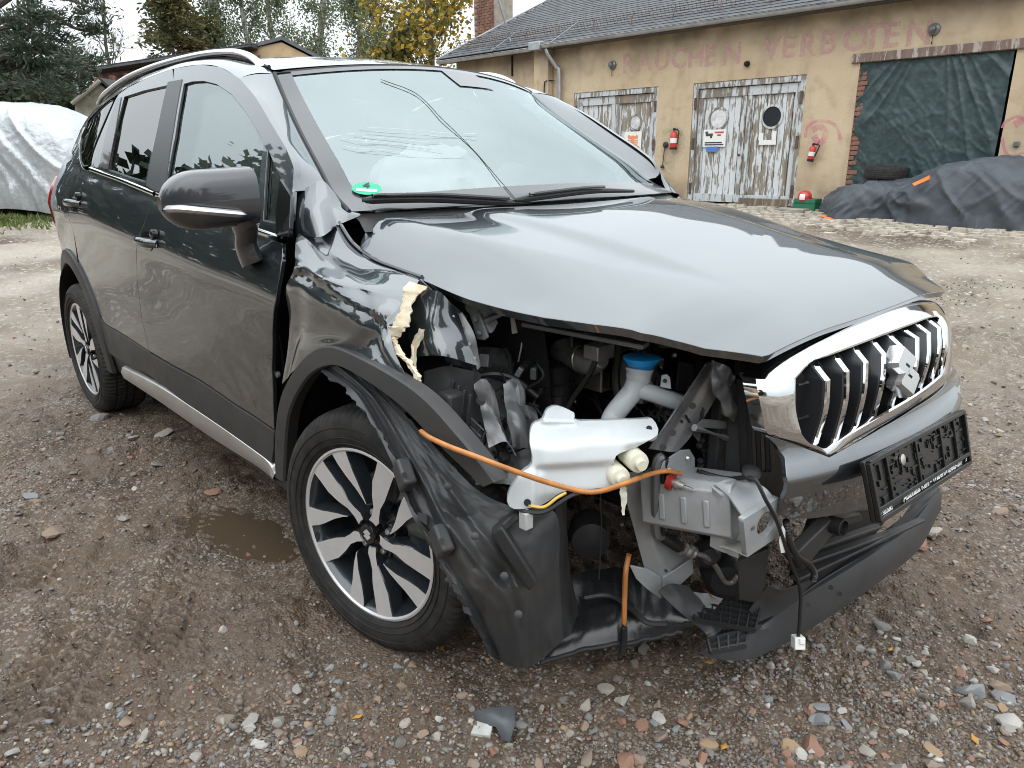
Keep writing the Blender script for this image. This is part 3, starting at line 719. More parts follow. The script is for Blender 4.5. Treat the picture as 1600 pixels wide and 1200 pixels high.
# ---- door mirror
mo = P(318,315,y=-.985)
g = []
for i, u in enumerate(np.linspace(0, 1, 21)**1.7):     # along y, from inner end (1) to outer tip (0)
    yy = -1.095+.205*u; wid = max(.06, (1-(1-min(1, u/.42))**2.0))**.5
    row = []
    for t in np.linspace(0, 2*math.pi, 29):
        c, s = math.cos(t), math.sin(t); ex = .62
        cx = np.sign(c)*abs(c)**ex; sz = np.sign(s)*abs(s)**ex
        dx = .075 if c > 0 else .035
        row.append((mo[0]+.03+cx*dx*wid-.05*(1-u)+.02, yy, mo[2]-.002+.012*u+sz*(.076*wid if s > 0 else .070*wid)))
    g.append(row)
mb = MB().grid(g, flip=True); n0 = len(g[0])
mb.add(g[0], [tuple(range(n0-1))]); mb.add(g[-1], [tuple(range(n0-1))[::-1]])
mir = mb.build('door_mirror', mat('mirror housing paint', (.055,.056,.062), .34, .5, .9), car)
MB().tube(crv([(mo[0]+.045,-1.098,mo[2]-.012),(mo[0]+.092,-1.075,mo[2]-.010),(mo[0]+.118,-1.03,mo[2]-.016),(mo[0]+.126,-.955,mo[2]-.026),(mo[0]+.125,-.93,mo[2]-.030)], 5), [.004]+[.009]*16+[.007,.006,.004,.002], 8).build('mirror_indicator', SATIN, mir)
foot = P(402,395,y=-.868)
g = []
for i, q in enumerate(crv([(mo[0]+.075,-.905,mo[2]-.05),(mo[0]+.05,-.89,mo[2]-.075),(foot[0]-.02,-.875,foot[2]+.02),(foot[0]-.015,-.865,foot[2]-.03)], 5)):
    k = [.052,.042,.036,.032][min(3, i//5)]; g.append([(q[0]+k*1.2*math.cos(t), q[1]-.012+.024*math.cos(t)*0+.026*math.sin(t), q[2]+.012*math.sin(t+1)) for t in np.linspace(0, 2*math.pi, 13)])
MB().grid(g).build('mirror_foot', MATS['mirror housing paint'], mir)
# ================================================================== wheels
def make_wheel():
    """wheel with its centre at the origin, outer face towards -y"""
    r = bpy.data.objects.new('wheel', None); COL.objects.link(r); r.parent = car; r.empty_display_size = .05
    # tyre: profile (radius, y) from outer bead over the tread to the inner bead; shoulder sipes cut by angle
    pr = [(.226,-.088),(.236,-.098),(.252,-.106),(.275,-.110),(.297,-.107),(.312,-.100),(.3205,-.091),(.3265,-.080),(.3285,-.062),(.3287,-.0575),(.3215,-.056),(.3215,-.047),(.3292,-.0455),
          (.3300,-.020),(.3300,-.0125),(.3228,-.011),(.3228,-.001),(.3300,.0005),(.3300,.024),(.3226,.0255),(.3226,.0345),(.3292,.036),(.3285,.062),(.3265,.080),(.318,.094),(.297,.106),(.26,.106),(.226,.09)]
    n = 360; v, f, k = [], [], len(pr)
    for i in range(n):
        a = 2*math.pi*i/n; sip = (i % 4 == 0)
        for j, (rr, y) in enumerate(pr):
            d = .0045 if sip and (5 <= j <= 9 or 12 <= j <= 14 or 17 <= j <= 18 or 21 <= j <= 23) else 0
            if j == 3: d = -.0010 if (i//3) % 3 else 0
            sk = .02*(y+.02)/.1 if j > 4 else 0
            v.append(((rr-d)*math.cos(a+sk*1.6), y, (rr-d)*math.sin(a+sk*1.6)))
    for i in range(n):
        for j in range(k-1): f.append((i*k+j, i*k+j+1, ((i+1) % n)*k+j+1, ((i+1) % n)*k+j))
    mesh_obj('tyre', v, [q[::-1] for q in f], RUBBER, r, ang=50)
    for q_ in (.246,.262,.288): MB().lathe([(q_-.0012,-.1065 if q_ != .246 else -.1035),(q_,-.1105 if q_ != .246 else -.1068),(q_+.0012,-.1068 if q_ != .246 else -.1045)], (0,0,0), (0,1,0), 90, capped=False).build('sidewall_ring', RUBBER, r)
    # rim barrel + lip
    rb = MB().lathe([(.226,-.083),(.2335,-.094),(.236,-.0965),(.2345,-.099),(.228,-.099),(.2225,-.094),(.216,-.080),(.205,-.05),(.198,.0),(.205,.08),(.226,.09)], (0,0,0), (0,1,0), 72, capped=False)
    rim = rb.build('rim', POCKET, r)
    MB().lathe([(.2225,-.0955),(.2275,-.0998),(.2335,-.0990),(.2355,-.097)], (0,0,0), (0,1,0), 90, capped=False).build('rim_lip', MACH, r)
    def pol(rr, a, y): return (rr*math.cos(rad(a)), y, rr*math.sin(rad(a)))
    wide = [(.226,59.5),(.226,67),(.226,74.5),(.195,75.5),(.160,77.8),(.120,76.5),(.088,72),(.060,74),(.040,86),(.040,66),(.040,47),(.058,46),(.075,54),(.10,58.5),(.135,57.5),(.175,58.6),(.2,59.2)]
    narrow = [(.226,32.2),(.226,39),(.226,46.8),(.195,45.5),(.165,42.2),(.125,33),(.092,21.8),(.083,19),(.086,17.5),(.115,23),(.150,28),(.17,30.2),(.2,31.6)]
    def yf(rr): return -.083-.012*np.interp(rr, [0,.05,.12,.226],[0,.25,.75,1.1])
    for k5 in range(5):
        for nm, sh in (('spoke', wide), ('spoke', narrow)):
            m = MB(); ft = [pol(rr, a+72*k5, float(yf(rr))) for rr, a in sh]; nn = len(ft)
            mid = np.mean([(rr*math.cos(rad(a+72*k5)), rr*math.sin(rad(a+72*k5))) for rr, a in sh], 0)
            def grw(q, d, dep):
                v2 = np.array([q[0], q[2]]); c = v2-mid; u = c/(np.linalg.norm(c)+1e-9); return (v2[0]+u[0]*d, q[1]+dep, v2[1]+u[1]*d)
            b1 = [grw(q, .0025, .003) for q in ft]; b2 = [grw(q, .009, .040) for q in ft]
            m.add(ft, [tuple(range(nn))[::-1]], 0)
            m.add(ft+b1, [(i, (i+1) % nn, nn+(i+1) % nn, nn+i) for i in range(nn)], 1)
            m.add(b1+b2, [(i, (i+1) % nn, nn+(i+1) % nn, nn+i) for i in range(nn)], 1)
            m.build(nm, [MACH, POCKET], r, ang=25)
        # hub pocket with lug bolt
        a = 72*k5+16+0; rr = .0557
        c = np.array(pol(rr, a, -.058))
        MB().lathe([(.021,.03),(.021,-.006),(.0175,-.008),(.015,.006)], c, (0,1,0), 16).build('bolt_seat', POCKET, r)
        MB().lathe([(.0095,.004),(.0095,-.014),(.007,-.017)], c, (0,1,0), 6).build('lug_bolt', BOLT, r)
    MB().lathe([(.075,.02),(.078,-.03),(.072,-.045),(.035,-.058)], (0,0,0), (0,1,0), 40).build('hub', POCKET, r)
    MB().lathe([(.026,-.06),(.0265,-.088),(.025,-.0915),(.020,-.0925)], (0,0,0), (0,1,0), 32).build('centre_cap', GLOSSBLK, r)
    emb = s_emblem(.030); m = MB()
    for poly in emb: m.prism([(x, -.0925, z) for x, z in poly], (0, -.0015, 0))
    m.build('cap_emblem', MACH, r)
    MB().lathe([(.14,.0),(.14,.012),(.06,.013),(.06,-.02)], (0,.0,0), (0,1,0), 40).build('brake_disc', DISC, r)
    c = MB()
    c.prism([(.085*math.cos(a), -.035, .085*math.sin(a)) for a in np.linspace(-.6, .7, 8)]+[(.165*math.cos(a), -.035, .165*math.sin(a)) for a in np.linspace(.7, -.6, 8)], (0, .07, 0))
    c.build('brake_caliper', ALU, r, bev=.006)
    MB().lathe([(.205,.02),(.14,.035),(.05,.04)], (0,0,0), (0,1,0), 36, capped=False).build('dust_shield', BLACK, r)
    return r
def s_emblem(w):
    """the angular S emblem as two interlocking polygons, width w, centred on the origin (x right, z up)"""
    u = w/2
    a = [(-.05,1.0),(.78,.42),(.78,.30),(.34,.02),(-.10,.33),(-.22,.245),(.13,-.01),(-.16,-.22),(-.78,.22),(-.78,.42)]
    b = [(-x, -z) for x, z in a]
    return [[(x*u, z*u) for x, z in a], [(x*u, z*u) for x, z in b]]
def copy_wheel(src):
    r = bpy.data.objects.new('wheel', None); COL.objects.link(r); r.parent = car
    for ch in src.children:
        c = ch.copy(); COL.objects.link(c); c.parent = r
        for g in ch.children:
            d = g.copy(); COL.objects.link(d); d.parent = c
    return r
STEER = rad(10.2)
w_fr = make_wheel(); w_rr = copy_wheel(w_fr); w_fl = copy_wheel(w_fr); w_rl = copy_wheel(w_fr)
w_fr.location = (0, -.770, .325); w_fr.rotation_euler = (0, 0, STEER)
w_rr.location = (-2.6, -.757, .325); w_rr.rotation_euler = (0, rad(-23), 0)
w_fl.location = (0, .770, .325); w_fl.rotation_euler = (0, rad(20), math.pi+STEER)
w_rl.location = (-2.6, .757, .325); w_rl.rotation_euler = (0, rad(50), math.pi)
# ---- inner shell, floor, wheel housings
m = MB(); m.box((-1.75, 0, .27), (3.1, 1.5, .1)); m.box((-3.2, 0, .40), (.4, 1.3, .25)); m.build('floor_pan', BLACK, car)
for s in (-1, 1):
    m = MB(); g = []
    for x in np.linspace(-2.1, -.45, 12):
        g.append([(x, s*(float(side(x, z))-.045), z) for z in np.linspace(.30, float(zbelt(x))-.03, 6)])
    m.grid(g, thick=.004); m.build('inner_door_shell', BLACK, car)  # shell kept black so the gaps between door panels read as shade
    m = MB(); g = []
    for a in np.linspace(-12, 200, 30): g.append([(-2.6+.40*math.cos(rad(a)), s*y, .345+.40*math.sin(rad(a))) for y in (.855, .7, .5)])
    m.grid(g); m.add([(-2.6+.4*math.cos(rad(a)), s*.5, .345+.4*math.sin(rad(a))) for a in np.linspace(-12, 200, 30)], [tuple(range(30))]); m.build('wheel_housing', BLACK, car)
m = MB(); m.grid([[(-.45, y, z) for z in (.25, .6, 1.04)] for y in np.linspace(-.78, .78, 5)]); m.build('firewall', BLACK, car)
for s in (-1, 1):
    m = MB(); m.grid([[(x, s*(.80+float(plan(x))*.9), z) for z in (.5, .85, 1.0, 1.15)] for x in np.linspace(-3.05, -2.35, 6)]); m.build('inner_quarter_shell', BLACK, car)
m = MB(); g = []
for a in np.linspace(-10, 190, 30): g.append([(.41*math.cos(rad(a)), y, .345+.41*math.sin(rad(a))) for y in (.86, .7, .5)])
m.grid(g); m.build('wheel_housing', BLACK, car)
# ---- cabin: dash, seats, airbags, headliner
m = MB(); g = []
for x, z in ((-.30,1.085),(-.42,1.08),(-.60,1.05),(-.70,1.0),(-.74,.90),(-.72,.7)): g.append([(x-.03*abs(w), w*.70, z) for w in np.linspace(-1, 1, 11)])
m.grid(g); m.build('dashboard', INTER, car)
SEATM = mat('grey seat cloth', (.20,.21,.215), .9, ns=20, cv=.1)
def seat(x, y):
    m = MB(); g = []
    for t in np.linspace(0, 1, 9):
        zz = .62+.62*t; xx = x-.26*t; hw = .25*(1-.25*t*t); g.append([(xx+.06*math.cos(a), y+hw*math.sin(a)*1, zz) for a in np.linspace(0, 2*math.pi, 17)])
    m.grid(g); m.box((x+.18, y, .58), (.5, .48, .16)); so = m.build('seat', SEATM, car, bev=.02)
    h = MB(); h.grid([[(x-.29+.05*math.cos(a)-.02*t, y+.13*(1-.5*abs(t-.5)**2)*math.sin(a), 1.27+.17*t) for a in np.linspace(0, 2*math.pi, 13)] for t in np.linspace(0, 1, 6)]); h.build('headrest', SEATM, so)
for y in (-.36, .36): seat(-1.30, y); seat(-2.2, y)
# inflated passenger airbag on the dash
rows = []
for i in range(15):
    t = i/14; row = []
    for j in range(29):
        a = 2*math.pi*j/28; rr = math.sin(math.pi*min(.97, max(.04, t)))**.55
        row.append((-.44+.13*rr*math.cos(a), -.30+.17*rr*math.sin(a), 1.07+.215*t))
    rows.append(row)
rows = crumple(np.array(rows), .028, 15, 3, 3)
MB().grid(rows, flip=True).build('airbag', FABRIC, car)
m = MB(); g = []
for z in np.linspace(.95, 1.27, 8): g.append([(-.47-.02*math.sin(30*y)+.02*(1.2-z), y, z-(.14*abs((y+.2)/.3)**1.5)) for y in np.linspace(-.48, .08, 16)])
m.grid(crumple(np.array(g), .012, 18, 5)); m.build('airbag_cloth', FABRIC, car)
m = MB(); m.grid(crumple(np.array([[(-.80+.05*math.cos(a)*t, .38+.16*t*math.sin(a), 1.05+.06*(1-t)+.17*t*math.cos(a)) for a in np.linspace(0, 2*math.pi, 21)] for t in np.linspace(0, 1, 7)]), .015, 14, 9)); m.build('steering_airbag', FABRIC, car)
# curtain airbags hanging behind the side glass
for s in (-1, 1):
    g = []
    for x in np.linspace(-2.2, -.50, 60):
        zt = min(1.47, 1.47-(max(0, x+1.02))*.58); zb_ = float(zbelt(x))-.02
        g.append([(x, s*(float(side(x, z))-.050-.022*abs(math.sin(9*x))-.012*math.sin(3*x+8*z)), z) for z in np.linspace(zb_, zt, 14)])
    MB().grid(crumple(np.array(g), .006, 9, 4)).build('curtain_airbag', FABRIC, car)
g = [[roofs(x, w)+np.array([0, 0, -.035]) for w in np.linspace(-.94, .94, 15)] for x in np.linspace(-.9, -3.05, 20)]
MB().grid(g).build('headliner', HEADL, car)
# ================================================================== torn front corner
def PY(l): return [P(a, b, y=c) for a, b, c in l]
def PX(l): return [P(a, b, x=c) for a, b, c in l]
def PZ(l): return [P(a, b, z=c) for a, b, c in l]
def sheet(name, ctrl, m, parent=car, nu=8, nv=8, th=.003, cr=0, cs=12, seed=1, flip=False):
    g = bigrid(ctrl, nu, nv)
    if cr: g = crumple(g, cr, cs, seed)
    return MB().grid(g, thick=th, flip=flip).build(name, m, parent)
# ---- front wing, buckled
wing = [PY([(526,353,-.742),(548,386,-.748),(580,410,-.755),(618,425,-.757),(655,438,-.752)]),
        PY([(470,362,-.805),(512,390,-.795),(556,419,-.79),(604,432,-.785),(648,450,-.78)]),
        PY([(461,392,-.845),(505,412,-.842),(550,434,-.838),(598,450,-.832),(638,470,-.820)]),
        PY([(461,417,-.868),(500,436,-.880),(545,456,-.876),(592,474,-.866),(624,495,-.850)]),
        PY([(446,446,-.872),(488,468,-.893),(538,484,-.896),(582,500,-.888),(612,520,-.868)]),
        PY([(452,500,-.862),(485,512,-.886),(530,521,-.897),(577,536,-.897),(617,550,-.884)]),
        PY([(449,548,-.868),(470,545,-.889),(514,538,-.901),(575,556,-.903),(636,592,-.900)]),
        PY([(441,600,-.880),(458,580,-.893),(508,548,-.903),(572,566,-.906),(644,606,-.903)])]
wg = bigrid(wing, 9, 12); wv, wu = np.meshgrid(np.linspace(0, 4, wg.shape[1]), np.linspace(0, 7, wg.shape[0]))
wk = .006*np.exp(-((wv-1.4-.35*wu)/.30)**2)-.006*np.exp(-((wu-3.1+.25*wv)/.25)**2)*np.clip(wv/1.5, 0, 1)+.004*np.exp(-((wv-.5)/.25)**2)*np.clip((wu-2.5)/1, 0, 1)
for th_, c_, wd_, am_ in ((.9,2.3,.35,.007),(.35,2.9,.4,-.008),(1.25,4.4,.5,.009),(-.3,3.0,.4,.006)):
    dd_ = wu*math.cos(th_)+wv*math.sin(th_)-c_; wk = wk+am_*np.clip(1-np.abs(dd_)/wd_, 0, 1)
wg[..., 1] += wk*np.clip((4-wv)/.5, 0, 1); wg = crumple(wg, .0009, 8, 3, 2)
MB().grid(wg, thick=.0025).build('front_wing', PAINT, car, ang=14)
foot_g = [PY([(460,300,-.782),(481,292,-.762),(503,282,-.735)]), PY([(461,330,-.80),(487,325,-.785),(517,318,-.738)]), PY([(461,352,-.81),(495,346,-.79),(528,338,-.735),])]
foot_g = [r+[P(*q, y=yy)] for r, q, yy in zip(foot_g, ((522,300),(540,326),(562,334)), (-.715,-.705,-.70))]
pf_ = sheet('pillar_foot', foot_g+[PY([(462,366,-.812),(500,370,-.80),(528,352,-.742),(560,338,-.705)])], PAINT, nu=8, nv=8, th=.002); mirrored(pf_, car)
# twin gutter flange along the wing top
fl_px = [(526,353),(548,386),(580,410),(618,425),(655,438)]
for off in (0, .014):
    MB().tube(crv([P(a+off*300, b-off*420, y=-.748+off*.4) for a, b in fl_px], 6), .0045, 6).build('wing_flange', mat('flange paint', (.09,.098,.108), .3, .6, .8), car)
for off in (0, .012):
    MB().bar(P(655+off*500, 438, y=-.752+off), P(722+off*500, 498, y=-.70+off), .010, .005, (0,-1,.4)).build('wing_flange', MATS['flange paint'], car, bev=.0015)
# dark gap lining behind the door edge
sheet('hinge_pillar', [PY([(441,385,-.845),(455,378,-.80),(470,385,-.77)]), PY([(432,500,-.845),(446,500,-.79),(462,500,-.75)]), PY([(432,690,-.83),(446,690,-.79),(462,690,-.75)])], BLACK, nu=6, nv=4)
for px, py in ((436,585),(433,430)): MB().lathe([(.009,0),(.009,.008),(.004,.01)], P(px, py, y=-.846), (0,-1,0), 10).build('hinge_bolt', DKMET, car)
# folded front piece of the wing and the torn cream edges
def ribbon(name, a, b, m, n=6, jag=.0, seed=0, th=.004, up=0):
    A, B = crv(a, n), crv(b, n); r = np.random.default_rng(seed); g = []
    for p, q in zip(A, B):
        p = p+r.normal(0, jag, 3); q = q+r.normal(0, jag, 3); mid = (p+q)/2+(CAM_POS-(p+q)/2)*up
        g.append([p, p*.7+mid*.3+r.normal(0, jag*.5, 3), mid, q*.7+mid*.3+r.normal(0, jag*.5, 3), q])
    return MB().grid(g, thick=th).build(name, m, car)
sheet('folded_wing_piece', [PY([(658,452,-.795),(690,458,-.765),(716,492,-.73)]), PY([(636,505,-.815),(675,500,-.79),(728,530,-.73)]), PY([(646,558,-.82),(690,556,-.79),(748,572,-.715)])], PAINT, nu=8, nv=8, th=.002, cr=.004, cs=14)
ribbon('torn_edge', PY([(638,440,-.80),(622,472,-.83),(606,503,-.862),(610,530,-.87)]), PY([(668,449,-.785),(645,470,-.82),(638,505,-.85),(621,531,-.865)]), FOAM, 7, .0018, 1, up=.006)
ribbon('torn_edge', PY([(612,530,-.872),(616,548,-.88),(630,563,-.885),(645,585,-.89),(646,605,-.895),(652,625,-.90),(668,650,-.90)]), PY([(620,531,-.866),(630,550,-.87),(644,566,-.88),(654,585,-.885),(660,605,-.89),(668,625,-.895),(678,652,-.897)]), FOAM, 6, .0015, 2, up=.004)
ribbon('torn_edge', PY([(708,490,-.742),(683,492,-.77),(660,508,-.80),(645,532,-.825),(641,560,-.845)]), PY([(712,498,-.738),(688,505,-.765),(668,520,-.795),(653,545,-.82),(650,575,-.84)]), FOAM, 6, .0012, 3, up=.004)
# flare strip, sprung loose and straightened
fo = [(432,745),(431,690),(440,620),(470,566),(508,541),(556,554),(650,608),(720,680),(776,752)]
fi = [(446,752),(449,690),(456,640),(482,592),(512,573),(545,578),(620,628),(690,698),(757,760)]
oy = [-.872,-.880,-.893,-.903,-.908,-.912,-.922,-.925,-.915]
A = crv([P(a, b, y=c) for (a, b), c in zip(fo, oy)], 7); B = crv([P(a, b, y=c-.006) for (a, b), c in zip(fi, oy)], 7)
g = []
for p, q in zip(A, B):
    g.append([p+np.array([0,.03,-.002]), p, p*.93+q*.07+np.array([0,-.005,0]), p*.5+q*.5+np.array([0,-.0065,0]), q*.92+p*.08+np.array([0,-.006,0]), q, q+np.array([0,.03,.004])])
MB().grid(g).build('loose_arch_flare', CLAD, car, ang=30)
# wheel housing behind the front wheel
m = MB(); g = []
for a in np.linspace(60, 195, 24): g.append([(.41*math.cos(rad(a)), y, .345+.41*math.sin(rad(a))) for y in (-.86, -.7, -.45)])
m.grid(g); m.build('wheel_housing', BLACK, car)
# ---- torn wheel housing liner hanging to the ground
lin_c = [PY([(503,577,-.905),(530,572,-.900),(562,585,-.888),(602,615,-.868)]),
         PY([(556,618,-.928),(585,625,-.915),(622,650,-.888),(672,690,-.858)]),
         PY([(606,712,-.943),(640,720,-.925),(682,735,-.888),(742,762,-.842)]),
         PY([(640,800,-.950),(680,805,-.930),(730,802,-.888),(802,792,-.810)]),
         PY([(686,882,-.938),(730,880,-.915),(790,868,-.858),(868,802,-.742)]),
         PY([(728,958,-.905),(775,950,-.878),(826,930,-.812),(874,892,-.715)]),
         PY([(768,1026,-.845),(802,1042,-.805),(836,1038,-.765),(880,1000,-.70)])]
g = bigrid(lin_c, 16, 22)
rj = np.random.default_rng(3); jag = np.cumsum(rj.normal(0,.0035,g.shape[0])); jag -= np.linspace(jag[0], jag[-1], len(jag)); g[:, 0] += RT*(jag+rj.normal(0,.0018,g.shape[0]))[:, None]
# pressed ribs and folds
d1 = (CAM_POS-g); d1 /= np.linalg.norm(d1, axis=2, keepdims=True)
ii, jj = np.meshgrid(np.linspace(0, 6, g.shape[0]), np.linspace(0, 3, g.shape[1]), indexing='ij')
rel = .016*np.exp(-((jj-.9-.1*ii)/.18)**2)-.014*np.exp(-((jj-1.6)/.25)**2)*np.clip(ii-1.5, 0, 1)-.012*np.exp(-((jj-.35)/.12)**2)+.012*np.exp(-((jj-2.35+.12*ii)/.12)**2)*(ii > 2)
for th_, c_, wd_, am_ in ((.3,2.0,.5,.016),(1.1,2.6,.45,.020),(-.5,1.9,.4,-.015),(.75,3.4,.5,.018),(1.35,1.5,.3,-.014),(-.15,4.4,.5,.020),(.5,4.6,.35,-.016),(1.0,4.3,.3,.016),(-.8,2.2,.35,.013)):
    dd_ = ii*math.cos(th_)+jj*math.sin(th_)-c_; rel += .6*am_*np.clip(1-np.abs(dd_)/wd_, 0, 1)
rel += .022*np.abs(vnoise(ii*.8, jj*1.1, 0, 5))+.010*np.abs(vnoise(ii*1.6+jj, jj*1.9, 0, 8))+.0015*vnoise(ii*7.1, jj*7.2, 0, 9)
LINERP = mat('scuffed liner plastic', (.036,.038,.041), .46, spec=.42, ns=5, cv=.3, rv=.16, bump=.14, bs=180, dust=.3, dcol=(.10,.092,.08), bdist=.002)
g = g+d1*rel[..., None]; MB().grid(g, thick=.003).build('wheel_arch_liner', LINERP, car, ang=24)
lin = [o for o in car.children if o.name.startswith('wheel_arch_liner')][0]
for px, py, y in ((632,742,-.955),(690,845,-.950)):
    c = P(px, py, y=y); t = MB(); t.box(c, (.06, .03, .045), ((.75,-.2,-.63),(.2,.98,-.05),(.62,-.1,.76)))
    to = t.build('clip_tab', LINERP, lin, bev=.006)
    MB().lathe([(.0055,0),(.0055,.004)], P(px, py, y=y-.017), CAM_POS-c, 12).build('clip_hole', BLACK, lin)
# folded duct standing on the liner
tw = lambda q, k=.055: q+(CAM_POS-q)*k
a = [tw(q) for q in (P(766,834,y=-.862), P(784,822,y=-.855), P(840,910,y=-.80), P(827,926,y=-.81))]
MB().prism(a, -FW*-.07).build('liner_duct', PLASTIC, lin, bev=.006)
MB().prism([tw(q, .05) for q in PY([(768,832,-.86),(806,800,-.80),(816,808,-.78),(783,838,-.85)])], FW*.06).build('liner_duct', PLASTIC, lin, bev=.005)
sheet('liner_side', [PY([(868,795,-.742),(880,785,-.70),(884,780,-.62)]), PY([(872,880,-.72),(882,880,-.68),(890,880,-.58)]), PY([(880,1000,-.70),(890,990,-.66),(905,960,-.56)])], PLASTIC, nu=6, nv=5, cr=.004)
# ---- undertray
ut = [PZ([(872,905,.20),(930,890,.22),(985,890,.235),(1060,920,.235),(1130,935,.235)]),
      PZ([(868,960,.14),(930,940,.175),(990,935,.195),(1050,950,.20),(1110,960,.20)]),
      PZ([(850,1010,.105),(925,985,.14),(990,970,.165),(1045,972,.175),(1090,975,.18)]),
      PZ([(838,1040,.075),(920,1016,.105),(990,1002,.125),(1040,995,.14),(1066,990,.15)])]
g = bigrid(ut, 8, 10); g[..., 2] += .004*np.maximum(0, np.sin(np.arange(g.shape[1])*.9))[None]+.006*vnoise(g[..., 0]*12, g[..., 1]*12, 0, 4)
MB().tube(g[-1]+np.array([0,0,.003]), .006, 7).build('tray_edge_highlight', PLASTIC, car)  # tube added along the front edge to give a highlight
MB().grid(g, thick=.003, flip=True).build('undertray', mat('wet black undertray', (.012,.013,.014), .26, spec=.6, ns=6, cv=.4, rv=.15, bump=.1, bs=50), car)
MB().tube(crv(PZ([(905,935,.20),(950,930,.205),(985,950,.20),(1010,972,.19),(1040,975,.18)]), 6), .007, 6).build('tray_rib', PLASTIC, car)
# ---- black masses inside the bay
m = MB(); m.box((.02, .20, .58), (.62, .82, .62)); m.box((.40, .24, .56), (.30, .90, .46)); m.box((.60, .12, .55), (.06, .72, .52)); m.build('engine_block', BLACK, car, bev=.03)
sheet('inner_wing_panel', [[(-.35,-.60,1.0),(0,-.60,.98),(.35,-.58,.93)], [(-.35,-.56,.75),(0,-.54,.75),(.35,-.54,.70)], [(-.35,-.52,.4),(0,-.5,.4),(.35,-.5,.4)]], BLACK, nu=4, nv=4, cr=.006)
# strut tower / apron in dark steel
sheet('apron_panel', [PY([(740,575,-.70),(760,590,-.66),(790,600,-.60),(835,640,-.55)]), PY([(728,640,-.70),(752,640,-.655),(790,660,-.60),(850,690,-.56)]), PY([(742,700,-.70),(770,700,-.66),(805,715,-.62),(850,735,-.58)]), PY([(735,760,-.72),(770,755,-.68),(810,760,-.64),(850,770,-.60)])], DKMET, nu=7, nv=7, th=.003, cr=.010, cs=13, seed=4)
MB().lathe([(.012,0),(.012,.003)], P(752,625,y=-.706), (1,-1,.6), 14).build('apron_hole', BLACK, car)
sheet('liner_inner', [PY([(662,580,-.79),(700,572,-.76),(742,580,-.72)]), PY([(665,625,-.80),(700,630,-.77),(735,640,-.73)]), PY([(685,665,-.82),(705,680,-.79),(730,690,-.75)])], PLASTIC, nu=6, nv=6, cr=.008, seed=8)
# bonnet hinge plate and stay
hp = MB(); hp.prism(PY([(733,490,-.655),(748,487,-.655),(762,527,-.66),(756,532,-.66),(745,530,-.66)]), (.0,.006,.0)); hpo = hp.build('hinge_plate', GREYMET, car, bev=.002)
for q in ((743,500),(749,521)): MB().lathe([(.006,0),(.006,.006),(.003,.007)], P(*q, y=-.662), (.6,-.7,.3), 10).build('plate_bolt', DKMET, hpo)
sheet('hinge_bracket', [PY([(726,470,-.66),(740,458,-.655),(755,462,-.65)]), PY([(730,486,-.66),(748,480,-.65),(768,488,-.64)]), PY([(760,512,-.65),(768,520,-.64),(776,505,-.635)])], GREYMET, nu=5, nv=5, th=.004, cr=.004, cs=30)
MB().lathe([(.014,0),(.014,.006),(.007,.007),(.006,.001)], P(740,468,y=-.665), (.6,-.7,.4), 16).build('hinge_eye', GREYMET, car)
MB().bar(P(757,502,y=-.655), P(812,474,y=-.60), .020, .012, (0,-.4,1)).build('bonnet_stay', SCUFF, car, bev=.003)
sheet('flange_plate', [PY([(712,492,-.725),(722,488,-.715)]), PY([(728,530,-.725),(742,525,-.71)]), PY([(746,578,-.715),(750,572,-.705)])], SCUFF, nu=6, nv=3, th=.004, cr=.003, cs=30)
for k, (px, py) in enumerate(((722,510),(734,538),(742,560))): MB().lathe([(.004,0),(.004,.004)], P(px, py, y=-.728+.004*k), (.6,-.7,.4), 8).build('flange_rivet', DKMET, car)
# wrapped harness, dangling wires
MB().tube(crv(PY([(788,540,-.58),(797,560,-.58),(800,590,-.59),(806,600,-.60)]), 5), .006, 7).build('wiring_loom', WIRE, car)
MB().tube(crv(PY([(798,600,-.62),(806,605,-.625),(808,630,-.63),(802,638,-.63)]), 4), [.016]*5+[.020]*6+[.012]*2, 9).build('taped_harness', mat('grey tape', (.20,.205,.21), .4, ns=60, cv=.25, bump=.3, bs=70), car)
for k in range(5):
    o = k*4
    MB().tube(crv(PY([(800+o*.6,638,-.63),(797-o*.5,655,-.635),(785-o*.3,675,-.64),(778+o*.8,690,-.65),(780+o*.5,706,-.655)]), 5), .0032, 5).build('wiring_loom', WIRE, car)
MB().tube(crv(PY([(803,640,-.632),(801,665,-.636),(797,690,-.64),(790,700,-.645)]), 5), .0024, 5).build('wiring_loom', mat('blue wire', (.22,.34,.62), .4), car)
MB().tube(crv(PY([(706,565,-.73),(702,590,-.735),(695,610,-.74),(685,622,-.745)]), 5), .004, 6).build('thin_hose', mat('grey hose', (.12,.12,.115), .4), car)
MB().tube(crv(PY([(812,505,-.56),(817,515,-.56),(815,540,-.565),(810,565,-.57)]), 5), .0025, 5).build('stay_wire', BOLT, car)
# broken square-celled plastic
m = MB(); bx = [P(733,652,y=-.74), P(752,672,y=-.735)]
U = np.array(P(768,686,y=-.74)-P(736,655,y=-.74)); U /= np.linalg.norm(U); V = np.array(P(722,690,y=-.75)-P(738,655,y=-.74)); V /= np.linalg.norm(V); O = P(735,652,y=-.742)
for i in range(4):
    m.bar(O+U*.018*i, O+U*.018*i+V*(.075-.012*(i % 2)), .003, .016, CAM_POS-O)
for j in range(5): m.bar(O+V*.018*j, O+V*.018*j+U*(.054 if j < 4 else .075), .003, .016, CAM_POS-O)
m.build('cell_bracket', mat('grey edged plastic', (.06,.062,.065), .4), car)
MB().box(P(705,645,y=-.78), (.05,.05,.10)).build('black_connector', PLASTIC, car, bev=.008)
# label tag
MB().bar(P(805,495,y=-.57), P(808,520,y=-.57), .002, .03, (0,1,.2)).build('warning_tag', WHITEP, car)
